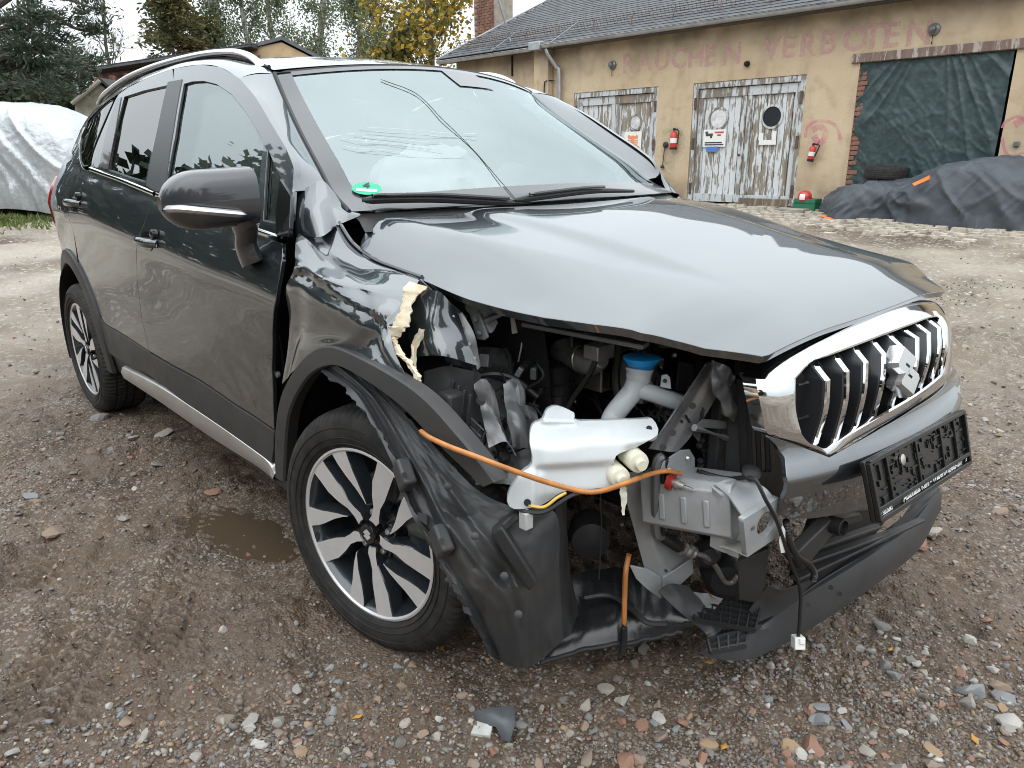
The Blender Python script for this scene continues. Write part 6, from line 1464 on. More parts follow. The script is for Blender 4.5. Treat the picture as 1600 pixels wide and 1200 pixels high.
for v in (.70,.62,.54,.46): ink(po_, bx, ((.22,v,.40,v+.018),(.60,v,.78,v+.018)), WHITEP, -.0455)
m = MB()
for q in (((1186,208),(1192,219)),((1207,205),(1212,219)),((1186,219),(1212,226))):
    (a, t1), (b_, t0) = ws_(*q[0], -.05), ws_(*q[1], -.05); m.prism([W3(a,t0,-.052),W3(b_,t0,-.052),W3(b_,t1,-.052),W3(a,t1,-.052)], WN*.002)
tag(m.build('paper_remnant', WHITEP, None), 'torn white paper remnant below the dark porthole', 'paper')
# letters painted on the wall
def paint_mat(name, col, thr, sc=7, top=.34):
    m_ = bpy.data.materials.new(name); m_.use_nodes = True; nt = m_.node_tree; b = nt.nodes['Principled BSDF']; b.inputs['Base Color'].default_value = (*col, 1); b.inputs['Roughness'].default_value = .9
    g = nt.nodes.new('ShaderNodeNewGeometry'); n = nt.nodes.new('ShaderNodeTexNoise'); n.inputs['Scale'].default_value = sc; n.inputs['Detail'].default_value = 8; r = nt.nodes.new('ShaderNodeMapRange')
    r.inputs['From Min'].default_value = thr-.18; r.inputs['From Max'].default_value = thr+.18; r.inputs['To Max'].default_value = top; nt.links.new(g.outputs['Position'], n.inputs['Vector']); nt.links.new(n.outputs['Fac'], r.inputs['Value']); nt.links.new(r.outputs[0], b.inputs['Alpha']); return m_
PINK = paint_mat('faded pink wall paint', (.68,.42,.41), .38, 7, .34); PINK2 = paint_mat('pink spray paint', (.70,.28,.33), .45, 5, .6); WHSP = paint_mat('white spray paint', (.75,.74,.66), .40); GRSP = paint_mat('green spray paint', (.28,.42,.20), .45)
for ch, px, py in (('R',980,100),('A',1005,97),('U',1031,95),('C',1057,93),('H',1083,91),('E',1109,89),('N',1138,87),('V',1203,79),('E',1231,76),('R',1259,74),('B',1291,70),('O',1327,66),('T',1360,62),('E',1391,60),('N',1427,57)):
    s, t = ws_(px, py+13); text('painted_letter', ch, .48, W3(s-.13, t, .004), ER, ZU, PINK, bld, ext=.001, bold=.012)
def spray(name, pts, wd, m_, closed=False):
    q = crv([ (*ws_(a, b),) for a, b in pts], 6, closed); g = []
    if closed: q = q+[q[0]]
    q = np.array(q); tn = np.gradient(q, axis=0); tn /= np.linalg.norm(tn, axis=1, keepdims=True)+1e-9; nn_ = np.stack([-tn[:, 1], tn[:, 0]], 1)
    for p, n_ in zip(q, nn_): g.append([W3(*(p+n_*wd), .003), W3(*(p-n_*wd), .003)])
    MB().grid(g).build(name, m_, bld)
spray('graffiti_line', [(1258,215),(1262,198),(1275,190),(1295,190),(1308,200),(1313,218)], .025, PINK2); spray('graffiti_line', [(1270,203),(1282,198),(1290,210),(1280,225),(1272,212)], .05, PINK2)
spray('graffiti_line', [(1566,200),(1572,190),(1590,182),(1606,190)], .02, PINK2); spray('graffiti_line', [(1566,215),(1570,235),(1580,243),(1600,238)], .02, PINK2); spray('graffiti_line', [(1585,195),(1600,188),(1612,195)], .05, PINK2)
spray('graffiti_line', [(1031,235),(1032,218),(1042,204),(1058,201),(1070,212),(1072,228),(1066,245),(1052,268),(1040,262),(1034,250)], .014, WHSP, True)
spray('graffiti_line', [(1036,208),(1046,203),(1060,203),(1067,212)], .04, GRSP); spray('graffiti_line', [(1040,256),(1046,252)], .03, GRSP); spray('graffiti_line', [(1047,235),(1050,243),(1056,243),(1058,235)], .01, WHSP); spray('graffiti_line', [(1040,215),(1052,213)], .012, WHSP); spray('graffiti_line', [(1037,222),(1048,221)], .012, WHSP)
# wall lamps, conduits
for px, py, r in ((958,102,.085),(1460,46,.085)):
    s, t = ws_(px, py); lo = bpy.data.objects.new('wall_lamp', None); COL.objects.link(lo); lo.parent = bld
    MB().lathe([(r,0),(r*.95,.03),(r*.55,.05),(r*.5,.11),(r*.2,.13)], W3(s,t,.002), WN, 18).build('lamp_body', DKMET, lo); MB().tube([W3(s,t-.05,.03), W3(s,t-.20,.03)], .010, 6).build('conduit', BLACK, lo)
s, t = ws_(1168,100); MB().lathe([(.05,0),(.04,.06),(.02,.08)], W3(s,t,.002), WN, 12).build('wall_fitting', BLACK, bld)
s, t = ws_(801,100); MB().bar(W3(s,t-.25,.02), W3(s,t+.35,.02), .03, .03, WN).build('conduit', BLACK, bld)
s, t = ws_(853,130,.2); MB().tube(crv([W3(s+.1,t+.05,.03), W3(s,t+.04,.2), W3(s-.05,t-.1,.2), W3(s-.06,t-.9,.2)], 5), .012, 6).build('conduit', BLACK, bld)
# extinguishers hanging on the wall
RED = mat('extinguisher red', (.52,.03,.025), .35, coat=.3)
def extinguisher(px, py, h, tilt, label):
    s, t = ws_(px, py); e = empty('fire_extinguisher', label, 'fire extinguisher', tuple(W3(s, t-h/2, .09)))
    r = h*.17; ax = ER*math.sin(tilt)+ZU*math.cos(tilt); o = np.array([0,0,0.])
    MB().lathe([(r*.9,0),(r,.02),(r,h*.68),(r*.75,h*.76),(r*.3,h*.80),(r*.3,h*.84)], o, ax, 18).build('cylinder', RED, e)
    m = MB(); m.bar(ax*h*.86-ER*.02, ax*h*.90+ER*.07, .03, .02); m.bar(ax*h*.84, ax*h*.95, .035, .035, WN); m.build('valve', BLACK, e)
    MB().tube(crv([ax*h*.86+ER*.05, ax*h*.8+ER*.10, ax*h*.4+ER*(r+.02), ax*h*.25+ER*(r+.01)], 5), .010, 6).build('hose', BLACK, e)
    MB().lathe([(r*1.01,h*.28),(r*1.01,h*.5)], o, ax, 18, capped=False).build('label_band', WHITEP, e)
    MB().lathe([(r*.95,-.005),(r*1.03,.0),(r*1.03,.035)], o, ax, 18).build('base_ring', BLACK, e)
    MB().bar(ax*h*.7-WN*.09, ax*h*.7, .03, .02).build('bracket', BLACK, e)
extinguisher(1057,216,.40,0.,'red fire extinguisher on the wall between the two double doors')
extinguisher(1271,237,.30,.12,'small red fire extinguisher on the wall left of the green tarpaulin')
s, t = ws_(1041,228); m = MB(); m.tube(crv([W3(s,t+.06,.02), W3(s-.02,t-.1,.03), W3(s-.04,t-.35,.03)], 4), .008, 5); m.lathe([(.05,-.03),(.06,0),(.03,.03)], W3(s,t+.02,.03), WN, 9); m.lathe([(.03,-.03),(.04,0),(.02,.03)], W3(s-.04,t-.38,.04), ZU, 9); tag(m.build('hanging_ornament', mat('ornament black', (.03,.03,.03), .6), None), 'small dark ornament on a string left of the wall extinguisher', 'ornament')
s, t = ws_(1589,225); MB().box(W3(s,t,.03), (.07,.05,.07), (ER, WN, ZU)).build('wall_box', DKMET, bld, bev=.01)
# opening with green tarpaulin
m = MB(); m.prism([W3(1.66,2.60,.0),W3(3.98,2.60,0),W3(3.98,2.73,0),W3(1.66,2.73,0)], WN*.05); m.build('lintel', wood_mat('old lintel', (.42,.36,.33), (.24,.17,.14), .52), bld, bev=.008)
tarp = []
for i, v in enumerate(np.linspace(0, 1, 110)):
    row = []
    for j, u in enumerate(np.linspace(0, 1, 120)):
        s = 1.80+2.03*u+.05*v*(u-.5)*-1; t = 2.62-2.3*v
        f = .020*math.sin(30*u+6*v+3*math.sin(5*v))*(1-.6*v)*(.4+abs(u-.5))+.05*math.sin(math.pi*u)*math.sin(math.pi*v*.8)
        row.append((s, t, f))
    tarp.append(row)
tarp = np.array(tarp); TS, TT = tarp[..., 0], tarp[..., 1]; cs_ = 2.8; an = np.arctan2(TS-cs_, 3.3-TT); rd = np.hypot(TS-cs_, 3.3-TT)
f1 = (1-np.abs(vnoise(an*9+rd*.3, rd*.9, 0, 13)))**3; f2 = (1-np.abs(fbm((TS+TT*.9)*4.5, (TS-TT)*1.3, 0, 3, 17)))**3; f3 = (1-np.abs(fbm(TS*9-TT*3, TT*7+TS*2, 0, 3, 19)))**4
off = -.03+tarp[..., 2]*.6+.030*f1+.014*f2+.006*f3
g = np.array([[W3(tarp[i, j, 0], tarp[i, j, 1], off[i, j]) for j in range(120)] for i in range(110)])
tp_ = MB().grid(g, thick=.003).build('tarpaulin', mat('dark green tarpaulin', (.028,.052,.055), .46, spec=.5, ns=10, cv=.3, rv=.15, bump=.25, bs=40, dust=.18, dcol=(.10,.13,.13)), None); tag(tp_, 'dark green tarpaulin hung from a beam over the garage opening', 'tarpaulin')
# ragged brick jamb left of the tarpaulin
me_b = None; jamb = bpy.data.objects.new('brick_jamb', None); COL.objects.link(jamb); jamb.parent = bld; r_ = np.random.default_rng(9)
bm_ = MB().box((0,0,0), (.19,.11,.063), (ER, WN, ZU)); bme = bm_.build('brick', BRICK, jamb, bev=.004); bme.location = W3(1.80,.45,-.08)
for k in range(1, 29):
    o = bme.copy(); COL.objects.link(o); o.parent = jamb; o.location = W3(1.80+r_.uniform(-.045,.02)+(k % 2)*.03, .45+k*.074, -.075+r_.uniform(-.015,.02)); o.rotation_euler = (0, r_.uniform(-.03,.03), r_.uniform(-.06,.06))
sheetp('mortar', 1.74, .35, 1.84, 2.58, -.16, .06, MORTAR, jamb, 0)
for k in range(10):
    o = bme.copy(); COL.objects.link(o); o.parent = jamb; o.location = W3(1.02+.21*(k % 5)*.6+r_.uniform(-.02,.02), .36+.075*(k//5), -.045+.0)
sheetp('opening_back', 1.70, -.1, 3.95, 2.6, -.44, .02, BLACK, bld, 0)
# chimney behind the roof
cs, ct = ws_(772,20,-3.2); cb = W3(cs, 0, -4.6); chm = empty('brick_chimney', 'red brick chimney stack rising behind the slate roof', 'chimney', (0,0,0))
cpos = PD(771,20,21.5); MB().box((cpos[0], cpos[1], 4.5), (.85,.75,5.5), (ER, WN, ZU)).build('stack_core', MORTAR, chm)
v_, f_ = [], []; r_ = np.random.default_rng(4)
mbk = MB()
for k in range(50):
    z = 3.6+k*.075
    for face in range(2):
        for j in range(4):
            a = -.40+.23*j+(k % 2)*.10
            if a > .42: continue
            wd = min(.215, .43-a); jt = r_.uniform(-.004,.004)
            c_ = np.array([cpos[0], cpos[1], z]); 
            if face == 0: mbk.box(c_+ER*(a+wd/2)+WN*(.378+jt), (wd-.012,.03,.062), (ER, WN, ZU))
            else: mbk.box(c_-ER*(.428+jt)+WN*(a+wd/2)*.85, (.03,(wd-.012)*.85,.062), (ER, WN, ZU))
tag(mbk.build('brick_courses', BRICK, chm, smooth=False), kind='stuff')
# red and white ball on a green crate at the door foot
s, t = ws_(1264,316,.25); cr_ = empty('green_crate', 'small green crate at the wall foot left of the dark covered car', 'crate', (0,0,0)); q = W3(s, float(terr(*W3(s,0,.3)[:2])), .3)
m = MB(); m.box(q+ZU*.13, (.36,.26,.03), (ER, WN, ZU)); 
for a in (-1, 1): m.box(q+ER*.17*a+ZU*.1, (.02,.26,.2), (ER, WN, ZU)); m.box(q+WN*.12*a+ZU*.1, (.32,.02,.2), (ER, WN, ZU))
m.build('crate_sides', mat('crate green', (.02,.16,.08), .5), cr_, bev=.004)
m = MB(); g = [[q-ER*.04+ZU*.22+WN*.04+.115*np.array([math.cos(a)*math.sin(b), math.sin(a)*math.sin(b), math.cos(b)]) for a in np.linspace(0, 2*math.pi, 21)] for b in np.linspace(.02, 3.12, 12)]
m.grid(g, flip=True); bo_ = m.build('red_ball', RED, None); tag(bo_, 'red ball with a white patch lying on the green crate', 'ball'); 
m = MB(); g = [[q-ER*.04+ZU*.22+WN*.04+.1165*np.array([math.cos(a)*math.sin(b), math.sin(a)*math.sin(b), math.cos(b)]) for a in np.linspace(-1.9, -1.1, 9)] for b in np.linspace(1.1, 1.9, 8)]; m.grid(g, flip=True).build('white_patch', WHITEP, bo_)
# step slab in front of it
st_ = MB().box(q+WN*.35-ER*.1+ZU*.02, (.5,.25,.07), (ER, WN, ZU)).build('stone_slab', mat('grey slab', (.30,.27,.24), .9, ns=6, cv=.2, bump=.3), None, bev=.01); tag(st_, 'flat grey stone slab on the ground before the green crate', 'slab')
# ================================================================== cars under covers, spare tyre
def cover_loft(name, stations, m, flip, wr, seed, nb=64, na=120, parent=None):
    """stations: (near bottom xyz, far bottom xyz, roof height, shoulder 0..1)"""
    st = np.array([np.r_[a, b, h, s] for a, b, h, s in stations]); sm = np.array(crv(st, max(2, na//len(st)))); g = []
    for q in sm:
        A, B, h, sh = q[:3], q[3:6], q[6], q[7]; row = []
        for u in np.linspace(0, 1, nb):
            c = math.cos(math.pi*u); e = .38+.3*(1-sh); px = .5-.5*np.sign(c)*abs(c)**e; sz = math.sin(math.pi*u)**(.42+.35*(1-sh))
            z0 = A[2]*(1-px)+B[2]*px; row.append(A*(1-px)+B*px+np.array([0,0,h*sz]))
        g.append(row)
    g = np.array(g); x, y, z = g[..., 0], g[..., 1], g[..., 2]
    du = np.gradient(g, axis=0); dv = np.gradient(g, axis=1); n = np.cross(du, dv); n /= np.linalg.norm(n, axis=2, keepdims=True)+1e-9
    if (n[..., 2].mean()) < 0: n = -n
    hh = (z-z.min())/(z.max()-z.min())
    rg_ = lambda a, b, c, o, sd, pw: (1-np.abs(fbm(a, b, c, o, sd)))**pw
    r1 = rg_((x+y)*2.0+z*2.4, (x-y)*.8, z*.5, 2, seed, 6); r2 = rg_(x*3.2-z*3.5, y*2.2, z*1.1, 3, seed+3, 4); r3 = rg_(x*8+z*5, y*8, z*4, 3, seed+9, 3); r4 = fbm(x*1.2, y*1.2, z*1.2, 2, seed+20)
    g = g+n*(wr*(1.3*r1+.45*r2+.08*r3+.8*r4)*(1.3-.95*hh))[..., None]
    return MB().grid(g, flip=flip).build(name, m, parent, ang=180)
NAVY = mat('dark blue grey cover cloth', (.066,.076,.090), .58, spec=.4, ns=4, cv=.2, rv=.1, bump=.25, bs=18, bdist=.02)
cc_ = empty('covered_car', 'low car under a dark grey blue cover in front of the garage', 'covered car')
nb_ = [(1276,334),(1300,343),(1345,345),(1400,346),(1440,355),(1500,359),(1560,361),(1620,364),(1700,372)]
tops_ = [(1284,312),(1302,297),(1340,287),(1398,277),(1440,263),(1470,251),(1530,252),(1600,260),(1700,275)]
st = []
for (bx_, by_), (tx2, ty2) in zip(nb_, tops_):
    A = TH(bx_, by_); B = A+np.array([-.05, 1.65, 0]); B[2] = float(terr(B[0], B[1]))
    # roof height where the silhouette ray passes over the middle of the car
    mid = A*.45+B*.55; dep = np.dot(mid-CAM_POS, FW); h = PD(tx2, ty2, dep)[2]-A[2]; st.append((A, B, max(.18, h), .75))
st[0] = (st[0][0]+np.array([0,.25,0]), st[0][1]-np.array([0,.5,0]), .22, .3)
cover_loft('cover_cloth', st, NAVY, False, .062, 5, 110, 220, parent=cc_)
# orange seams and strap
OR2 = mat('orange webbing', (.75,.19,.03), .6)
def cloth_hit(px, py, lift):
    A = TH(px, 352); dep = np.dot(A+np.array([0,.18,0])-CAM_POS, FW); return PD(px, py, dep-lift)
dc = np.dot(TH(1440,355)-CAM_POS, FW)
MB().grid([[PD(1425,287,dc-.05), PD(1428,291,dc-.06)], [PD(1440,280,dc-.06), PD(1442,285,dc-.07)], [PD(1452,274,dc-.05), PD(1453,280,dc-.05)]], thick=.01).build('orange_strap', OR2, cc_)
MB().tube(crv([PD(1455,272,dc-.02), PD(1490,280,dc-.10), PD(1522,295,dc-.18), PD(1520,320,dc-.20), PD(1505,345,dc-.22)], 6), .006, 5).build('seam', mat('orange seam', (.40,.12,.05), .7), cc_)
MB().tube(crv([TH(1282,341)+np.array([0,0,.03]), TH(1300,345)+np.array([0,0,.02])], 5), .02, 6).build('orange_hem', OR2, cc_)
# spare tyre lying behind it against the tarpaulin
tyc = W3(*ws_(1384,277,.8)[:1], .0, .9); tpos = PD(1384,270,np.dot(W3(2.2,1.0,.7)-CAM_POS, FW))
ty = empty('tyre_stack', 'stack of black tyres behind the dark covered car before the tarpaulin', 'tyres', tuple(tpos))
pr = [(.19,-.08),(.26,-.095),(.30,-.085),(.31,-.06),(.31,.06),(.30,.085),(.26,.095),(.19,.08),(.19,-.08)]
for k in range(4):
    o_ = np.array([.03*math.sin(k*2.1), .03*math.cos(k*1.7), -.195*k]); tk = MB().lathe(pr, o_, ER*(.05 if k == 0 else 0)+ZU, 36, capped=False).build('tyre', RUBBER, ty)
    m = MB()
    for q in (-.045,-.015,.015,.045): m.lathe([(.3105,q-.004),(.313,q),(.3105,q+.004)], o_, ER*(.05 if k == 0 else 0)+ZU, 36, capped=False)
    m.build('tread_ribs', RUBBER, tk)
# ---- silver covered car on the left
FOIL = mat('silver cover foil', (.46,.485,.51), .40, .40, spec=.6, ns=3, cv=.08, rv=.08, bump=.5, bs=14, bdist=.03)
sv = empty('silver_covered_car', 'tall car under a wrinkled silver cover at the left edge', 'covered car')
A0 = TH(92,345); dirx = np.array([-.62,-.78,0]); dirx /= np.linalg.norm(dirx); dirw = np.array([-.86,.5,0]); dirw /= np.linalg.norm(dirw)
A0 = TH(86,343)
dirl = -RT*np.array([1,1,0]); dirl /= np.linalg.norm(dirl); dirl = dirl+FW*np.array([1,1,0])*.25; dirl /= np.linalg.norm(dirl)
dirw = FW*np.array([1,1,0]); dirw /= np.linalg.norm(dirw)
st = []
for k, (l, h) in enumerate(((-.55,.75),(-.30,1.30),(.05,1.55),(.4,1.66),(.9,1.70),(1.6,1.70),(2.4,1.66),(3.0,1.4),(3.6,1.0),(4.2,.85),(4.4,.4))):
    A = A0+dirl*l; inset = .35 if k == 0 else .1 if k == 1 else 0; A = A+dirw*inset; A[2] = float(terr(A[0], A[1]))-.02; B = A+dirw*(1.8-2*inset); B[2] = float(terr(B[0], B[1]))-.02
    lift = .10+.05*math.sin(l*2.1); A[2] += lift; B[2] += lift; st.append((A, B, h-lift, .8))
cover_loft('cover_foil', st, FOIL, True, .045, 12, 110, 200, sv)
c = PD(10,238,np.dot(A0+dirl*.8-CAM_POS, FW)-.02); MB().box(c, (.38,.02,.09), (RT, FW, UP)).build('orange_strap', OR2, sv)
MB().box(A0+dirl*1.5+dirw*.9+np.array([0,0,.12]), (3.0,1.3,.18), (dirl, dirw, ZU)).build('underbody', BLACK, sv)
for l in (.2, 2.9): MB().lathe([(.30,-.1),(.32,0),(.30,.1)], A0+dirl*l+dirw*.25+np.array([0,0,.30]), dirw, 20).build('wheel', RUBBER, sv)
# ================================================================== sheds and trees behind
def shed_poly(name, px, dep, m_, parent, back=4., th=None):
    q = [PD(a, b, d) for (a, b), d in zip(px, dep)]; f = FW*np.array([1,1,0]); f /= np.linalg.norm(f); return MB().prism(q, f*(th or back)).build(name, m_, parent)
GRAYR = mat('rough grey render', (.32,.30,.235), .95, ns=5, cv=.25, bump=.4, bs=20)
sh = empty('plaster_shed', 'small rough plastered shed gable behind the silver covered car', 'shed')
shed_poly('gable_wall', [(117,162),(155,131),(190,160),(190,260),(117,260)], [19]*5, GRAYR, sh, 5)
m = MB(); a, b, c = PD(112,163,18.9), PD(156,126,18.9), PD(200,165,18.9); f = FW*np.array([1,1,0]); f /= np.linalg.norm(f)
m.prism([a, b, b+UP*.08, a+UP*.08], f*5.2); m.prism([b, c, c+UP*.08, b+UP*.08], f*5.2); m.build('roof', mat('old tar roof', (.05,.048,.045), .85), sh)
MB().bar(PD(112,162,18.85), PD(156,126,18.85), .06, .09, FW).build('verge_board', mat('pale verge', (.45,.43,.38), .8), sh)
MB().lathe([(.05,0),(.05,.45),(.07,.46),(.07,.52)], PD(121,145,18.6), ZU, 12).build('flue', ZINC, sh)
bk = empty('brick_outbuilding', 'low dark roofed brick outbuilding with corbelled eaves behind the car', 'building')
dB = [24, 25.5, 27.5, 28]
shed_poly('brick_wall', [(148,114),(240,100),(400,84),(400,260),(165,260)], [24,25.5,27.5,27.5,24], mat('dark old brick', (.17,.09,.07), .95, ns=6, cv=.4, bump=.5, bs=25), bk, 3)
for k in range(11):
    u = k/10; q = PD(152+u*230, 122-u*36, 23.7+u*3.4); MB().bar(q, q-UP*.55+FW*.1, .16, .14, FW).build('corbel', BRICK, bk, bev=.01)
m = MB(); a, b = PD(138,111,23.4), PD(392,72,27.2); m.prism([a, b, b+UP*.12, a+UP*.12], f*4); m.build('roof_edge', SLATE, bk)
m = MB(); a2, b2 = PD(138,107,23.4), PD(392,70,27.2); m.prism([a2, b2, b2+f*4+UP*.5, a2+f*4+UP*.3], UP*.05); m.build('roof_sheet', SLATE, bk)
gb = empty('tan_gable_house', 'tan gable end with dark roof edge above the car roof', 'building')
shed_poly('gable_wall', [(372,84),(385,76),(440,66),(492,92),(500,240),(372,240)], [28]*6, mat('tan gable render', (.36,.26,.15), .9, ns=3, cv=.15), gb, 6)
m = MB()
for p0, p1 in (((366,82),(440,62)),((440,62),(498,92))): a, b = PD(*p0, 27.9), PD(*p1, 27.9); m.prism([a, b, b+UP*.14, a+UP*.14], f*6.3)
m.build('roof_edge', SLATE, gb)
# ---- trees
def leaf_mat(name, cols, tr=.3):
    m = bpy.data.materials.new(name); m.use_nodes = True; nt = m.node_tree; b = nt.nodes['Principled BSDF']; N = nt.nodes.new; L = nt.links.new
    at_ = N('ShaderNodeAttribute'); at_.attribute_name = 'tint'; cr_ = N('ShaderNodeValToRGB'); e = cr_.color_ramp.elements
    e[0].color = (*cols[0], 1); e[1].color = (*cols[-1], 1)
    for i, c in enumerate(cols[1:-1]): q = e.new((i+1)/(len(cols)-1)); q.color = (*c, 1)
    L(at_.outputs['Fac'], cr_.inputs[0]); L(cr_.outputs[0], b.inputs['Base Color']); b.inputs['Roughness'].default_value = .6; b.inputs['Specular IOR Level'].default_value = .3
    t = N('ShaderNodeBsdfTranslucent'); L(cr_.outputs[0], t.inputs['Color']); mx_ = N('ShaderNodeMixShader'); mx_.inputs[0].default_value = tr; o = nt.nodes['Material Output']; L(b.outputs[0], mx_.inputs[1]); L(t.outputs[0], mx_.inputs[2]); L(mx_.outputs[0], o.inputs['Surface']); return m
def leaves(name, centres, size, m, parent, r, tint, asp=.6, flat=0., axis=None):
    """one small folded leaf (or needle spray) per centre"""
    n = len(centres); C = np.array(centres); a = r.normal(size=(n, 3)); 
    if axis is not None: a = np.array(axis)+.5*a
    a /= np.linalg.norm(a, axis=1, keepdims=True); b = r.normal(size=(n, 3)); b -= a*(a*b).sum(1, keepdims=True); b /= np.linalg.norm(b, axis=1, keepdims=True)
    s = size*r.uniform(.6, 1.4, (n, 1)); v = np.stack([C-a*s, C+b*s*asp, C+a*s, C-b*s*asp], 1).reshape(-1, 3)
    me = bpy.data.meshes.new(name); me.vertices.add(4*n); me.vertices.foreach_set('co', v.ravel()); me.loops.add(4*n); me.loops.foreach_set('vertex_index', np.arange(4*n, dtype=np.int32)); me.polygons.add(n); me.polygons.foreach_set('loop_start', np.arange(n, dtype=np.int32)*4)
    me.update(calc_edges=True); q = me.attributes.new('tint', 'FLOAT', 'POINT'); q.data.foreach_set('value', np.repeat(np.clip(tint, 0, 1), 4).astype(np.float32))
    return link(name, me, parent, m)
BARK = mat('grey brown bark', (.10,.08,.065), .9, ns=6, cv=.35, bump=.5, bs=20); BIRCH = mat('pale bark', (.40,.37,.33), .85, ns=6, cv=.4)
def branch_tree(base, h, spread, r, levels=3, up=.55, n0=7, t0=.25, lean=(0,0)):
    """returns tubes (path, radii) and twig tip points"""
    tubes, tips = [], []
    top = base+np.array([lean[0], lean[1], h]); tr = crv([base, base+(top-base)*.35+r.normal(0,.02*h,3)*[1,1,0], base+(top-base)*.7+r.normal(0,.03*h,3)*[1,1,0], top], 5)
    tubes.append((tr, np.linspace(.022*h, .004*h, len(tr))))
    def grow(p, d, l, rad_, lev):
        pts = [p]; q = p.copy(); dd = d.copy()
        for k in range(5):
            dd = dd+r.normal(0,.13,3)+np.array([0,0,.05*up]); dd /= np.linalg.norm(dd); q = q+dd*l/5; pts.append(q.copy())
            if lev > 0 and k > 0:
                for _ in range(2 if lev > 1 else 2):
                    e = dd+r.normal(0,.55,3); e /= np.linalg.norm(e); grow(q, e, l*r.uniform(.35,.55), rad_*.45, lev-1)
            if lev <= 1: tips.append((q.copy(), dd.copy()))
        tubes.append((pts, np.linspace(rad_, rad_*.3, 6)))
    for k in range(n0):
        u = t0+(1-t0)*(k+r.uniform(0,1))/n0; p = at(tr, min(.98, u)); az = r.uniform(0, 2*math.pi); d = np.array([math.cos(az), math.sin(az), up*r.uniform(.5,1.6)]); d /= np.linalg.norm(d)
        grow(p, d, spread*(1.15-.75*u)*r.uniform(.8,1.2), .006*h*(1.2-.8*u), levels-1)
    return tubes, tips
def make_tree(name, label, cat, base, h, spread, seed, leafm, nleaf, lsz, asp=.6, jit=.25, bark=BARK, group=None, **k):
    r = np.random.default_rng(seed); t = empty(name, label, cat, (0,0,0), group); tubes, tips = branch_tree(base, h, spread, r, **k)
    m = MB(); m.tube(tubes[0][0], tubes[0][1], 8); m.build('trunk', bark, t)
    TP = np.array([p for p, _ in tubes[1:]]); TR = np.maximum(np.array([q for _, q in tubes[1:]]), .004); D = np.gradient(TP, axis=1); D /= np.linalg.norm(D, axis=2, keepdims=True)+1e-9
    U_ = np.cross(D, [.31,.22,.92]); U_ /= np.linalg.norm(U_, axis=2, keepdims=True)+1e-9; W_ = np.cross(D, U_)
    ring_v = np.stack([TP+TR[..., None]*(U_*math.cos(a)+W_*math.sin(a)) for a in (0, 2.094, 4.189)], 2); nb2, k2 = ring_v.shape[:2]; v2 = ring_v.reshape(-1, 3)
    bi_ = (np.arange(nb2)[:, None, None]*k2+np.arange(k2-1)[None, :, None])*3; s3 = np.arange(3)[None, None]; f2 = np.stack([bi_+s3, bi_+(s3+1) % 3, bi_+3+(s3+1) % 3, bi_+3+s3], -1).reshape(-1)
    lm_ = bpy.data.meshes.new('limbs'); lm_.vertices.add(len(v2)); lm_.vertices.foreach_set('co', v2.ravel()); lm_.loops.add(len(f2)); lm_.loops.foreach_set('vertex_index', f2.astype(np.int32)); lm_.polygons.add(len(f2)//4); lm_.polygons.foreach_set('loop_start', (np.arange(len(f2)//4)*4).astype(np.int32)); lm_.update(calc_edges=True); lm_.shade_smooth(); link('limbs', lm_, t, bark)
    if nleaf:
        P_ = np.array([q for q, _ in tips]); D_ = np.array([d for _, d in tips]); i = r.integers(0, len(P_), nleaf); c = P_[i]+r.normal(0, jit, (nleaf, 3)); cl = r.uniform(0, 1, len(P_))
        leaves('crown', c, lsz, leafm, t, r, .55*cl[i]+.45*r.uniform(0, 1, nleaf), asp)
    return t
YEL = leaf_mat('yellowing leaves', [(.07,.10,.03),(.16,.17,.04),(.45,.30,.04),(.55,.33,.03)]); GRN = leaf_mat('thin green leaves', [(.07,.10,.05),(.13,.17,.085),(.22,.24,.14)]); RUST = leaf_mat('rusty conifer', [(.05,.075,.04),(.12,.115,.05),(.20,.14,.05)]); PINE = leaf_mat('pine needles', [(.03,.045,.03),(.06,.085,.055),(.11,.14,.095)], .25); DARK = leaf_mat('dark hedge leaves', [(.015,.022,.012),(.03,.045,.022),(.07,.07,.03)], .2); OLIVE = leaf_mat('olive leaves', [(.05,.065,.025),(.13,.12,.04),(.22,.17,.05)])
def gbase(px, dep, off=0.):
    q = PD(px, 245, dep); q[2] = float(terr(q[0], q[1]))-.1+off; return q
make_tree('maple_tree', 'yellow and green maple crown left of the tan garage roof', 'tree', gbase(668,24), 7.2, 2.3, 21, YEL, 5200, .075, .75, .30, n0=11, t0=.15, up=.75)
make_tree('shrub', 'brown green shrub at the left foot of the garage roof edge', 'shrub', gbase(628,23), 4.0, 1.2, 25, OLIVE, 3500, .08, .7, .22, n0=9, t0=.1, up=.7)
for k, (px, h, sp, sd) in enumerate(((360,9.5,1.6,31),(405,8.6,1.5,32),(455,9.2,1.6,33),(515,9.5,1.4,34),(560,8.2,1.5,35),(590,7.0,1.2,36))):
    make_tree('birch_tree', ('leftmost slender birch with thin green leaves behind the tan gable', 'slender birch rising over the tan gable house left of its peak', 'birch with airy crown just right of the tan gable peak', 'tall narrow birch standing in the middle of the birch row', 'bushy birch right of the tall narrow one', 'shortest birch at the right end of the birch row')[k], 'tree', gbase(px, 36+2*(k % 3)), h*1.25, sp, sd, GRN, 8000, .064, .6, .32, bark=BIRCH, group='birch trees behind the car roof', n0=16, t0=.15, up=1.5)
